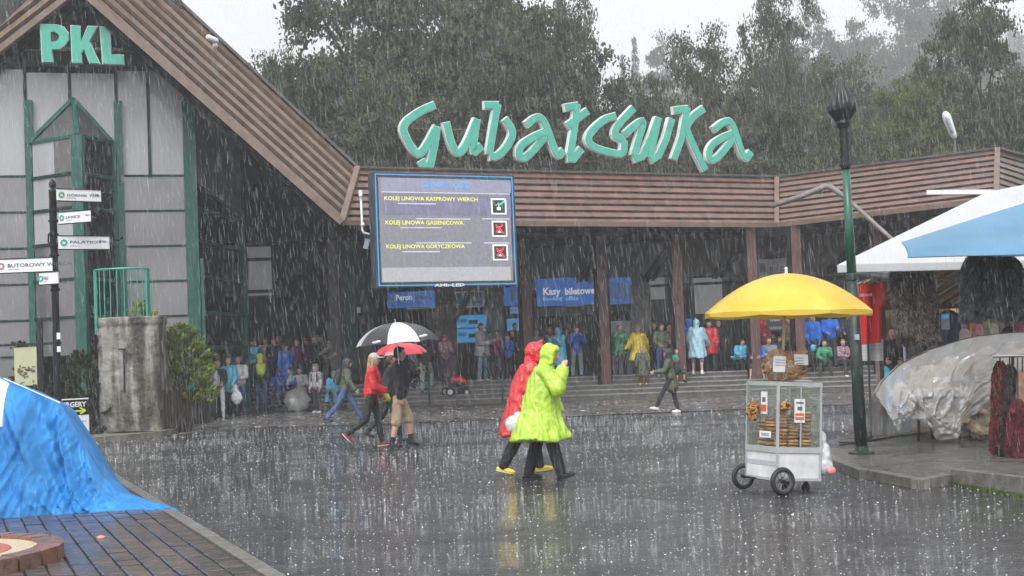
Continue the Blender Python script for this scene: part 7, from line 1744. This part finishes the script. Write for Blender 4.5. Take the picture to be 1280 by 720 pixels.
# handrails ----------------------------------------------------------------------
def handrail(pts, posts, label):
    e = empty('handrail', posts[0][0], label=label, cat='handrail'); mb = MB(); mb.tube(pts, .028, 8); mb.build('rail', M_green, e, True)
    if len(pts) > 1: mb = MB(); mb.tube([Vector(p) - Vector((0, 0, .42)) for p in pts], .02, 8); mb.build('lower_rail', M_green, e, True)
    for a, b in posts: mb = MB(); mb.tube([a, b], .03, 8); mb.build('post', M_green, e)
def sp_(px, t, z): p = pl_(px, t, z); return p
a0, a1, b0_, b1_ = sp_(600, -1.5, .65), sp_(601, -1.5, 1.62), sp_(627, .12, .0), sp_(628, .12, 1.0)
handrail([a1, b1_], [(a0, a1), (b0_, b1_)], 'green handrail going down the steps in front of the silver poncho')
a0, a1, b0_, b1_ = sp_(502, -1.5, .65), sp_(503, -1.5, 1.62), sp_(535, .12, .0), sp_(535, .12, 1.0)
handrail([a1, b1_], [(a0, a1), (b0_, b1_)], 'green handrail on the steps to the right of the striped umbrella')
# roll-up banner -------------------------------------------------------------------
BN = VP(pl_(424, -2.0)[:2], pl_(447, -2.0)[:2]); e = empty('banner', pl_(436, -2.0), label='blue roll-up banner with green fruit pictures at the hall entrance', cat='banner')
o, r = plate('panel', BN, 425, 397, 446, 470, 0, .03, mat('banner_blue', (.06, .06, .20), .5, .3, 5, c2=(.12, .16, .42)), e)
for (x, y, s_) in ((433, 411, .2), (440, 409, .19), (434, 425, .09), (441, 426, .08), (437, 440, .11), (431, 447, .09), (442, 450, .08), (436, 458, .08)):
    a, z = BN.sz(x, y, .034); mb = MB(); mb.ell(BN.pt(a, z, .034), (s_, .008, s_ * .75), seg=14); mb.build('fruit_picture', mat('fruit_green', (.18, .36, .08), .5, .35, 8, c2=(.4, .55, .3)), e, True)
for y in (418, 433, 463): plate('print_row', BN, 427, y, 444, y + 1.4, .03, .035, M_gp, e)
mb = MB(); mb.bar(BN.pt(r[0], .68, .02), BN.pt(r[1], .68, .02), .12, .06); mb.build('base', M_gp, e)
e = empty('litter_bin', pl_(306, -.4, .13), label='small grey box on the steps beside the man in white', cat='box'); q = pl_(306, -.4, .13); mb = MB(); mb.lathe([(.14, 0), (.16, .5), (.17, .52), (.001, .54)], q, 14); mb.build('box', mat('bin_grey', (.12, .12, .12), .5), e, True)
bake_pending()
# ================================================================== RAIN
rng = np.random.RandomState(3)
def clear_of_roof(x, y):  # no rain under the station roof
    return (y < 41.0 - .13 * x - .3) and not (x < -4.0 and y > 35.0)
N = 54000; Y_ = (rng.uniform(4.5 ** 1.9, 41.5 ** 1.9, N)) ** (1 / 1.9); Xf = rng.uniform(-.42, .42, N); X_ = Xf * Y_; Zf = rng.uniform(-.2, .36, N); Z_ = 1.65 + Zf * Y_
keep = (Z_ > .1) & (Z_ < 16) & np.array([clear_of_roof(x, y) for x, y in zip(X_, Y_)])
X_, Y_, Z_ = X_[keep], Y_[keep], Z_[keep]; n = len(X_)
L = rng.uniform(.03, .085, n) * (.45 + Y_ / 16); wd = rng.uniform(.00035, .0008, n) * (.6 + Y_ / 9); tx = L * (.07 + rng.normal(size=n) * .03); ty = L * rng.normal(size=n) * .05
a3 = rng.uniform(0, 6.28, n); vs = np.zeros((n, 6, 3))
for k in range(3):
    an = a3 + k * 2.094; dx, dy = np.cos(an) * wd, np.sin(an) * wd
    vs[:, k] = np.stack([X_ + dx * .6 - tx / 2, Y_ + dy * .6 - ty / 2, Z_ + L / 2], 1); vs[:, 3 + k] = np.stack([X_ + dx + tx / 2, Y_ + dy + ty / 2, Z_ - L / 2], 1)
me = bpy.data.meshes.new('rain'); me.vertices.add(n * 6); me.vertices.foreach_set('co', vs.reshape(-1).astype(np.float32))
q = np.array([[0, 1, 4, 3], [1, 2, 5, 4], [2, 0, 3, 5]]).reshape(-1); idx = (np.arange(n)[:, None] * 6 + q[None, :]).reshape(-1)
me.loops.add(len(idx)); me.loops.foreach_set('vertex_index', idx.astype(np.int32)); me.polygons.add(n * 3)
me.polygons.foreach_set('loop_start', np.arange(0, n * 12, 4, dtype=np.int32)); me.polygons.foreach_set('loop_total', np.full(n * 3, 4, np.int32)); me.update()
M_rain = clear_mat('rain_water', (1, 1, 1), 0.10, .1, .12, (.85, .87, .9)); me.materials.append(M_rain)
o = link('rain', me); props(o, 'heavy rain falling in fine pale drops over the whole square', 'rain', kind='stuff')
# splashes on the ground
N = 20000; Y_ = (rng.uniform(9 ** 1.5, 40 ** 1.5, N)) ** (1 / 1.5); X_ = rng.uniform(-.42, .42, N) * Y_; mb = MB(); vs = []; fs = []
for x, y in zip(X_, Y_):
    if y > 40 - .13 * x: continue
    h = .0035 * rng.uniform(.4, 2.6) * (1 + y / 40); w_s = .0042 * rng.uniform(.5, 1.8) * (1 + y / 25); i = len(vs); a = rng.uniform(0, 6.28)
    for k in range(3): vs.append((x + math.cos(a + k * 2.094) * w_s, y + math.sin(a + k * 2.094) * w_s, .005))
    vs.append((x + rng.normal() * .004, y, .005 + h)); fs += [(i, i + 1, i + 3), (i + 1, i + 2, i + 3), (i + 2, i, i + 3)]
me = bpy.data.meshes.new('rain_splashes'); me.from_pydata(vs, [], fs); me.materials.append(clear_mat('splash_water', (1, 1, 1), .2, .1, .35, (.85, .87, .9))); o = link('rain_splashes', me)
props(o, 'small pale splashes of rain hitting the wet square', 'splashes', kind='stuff')
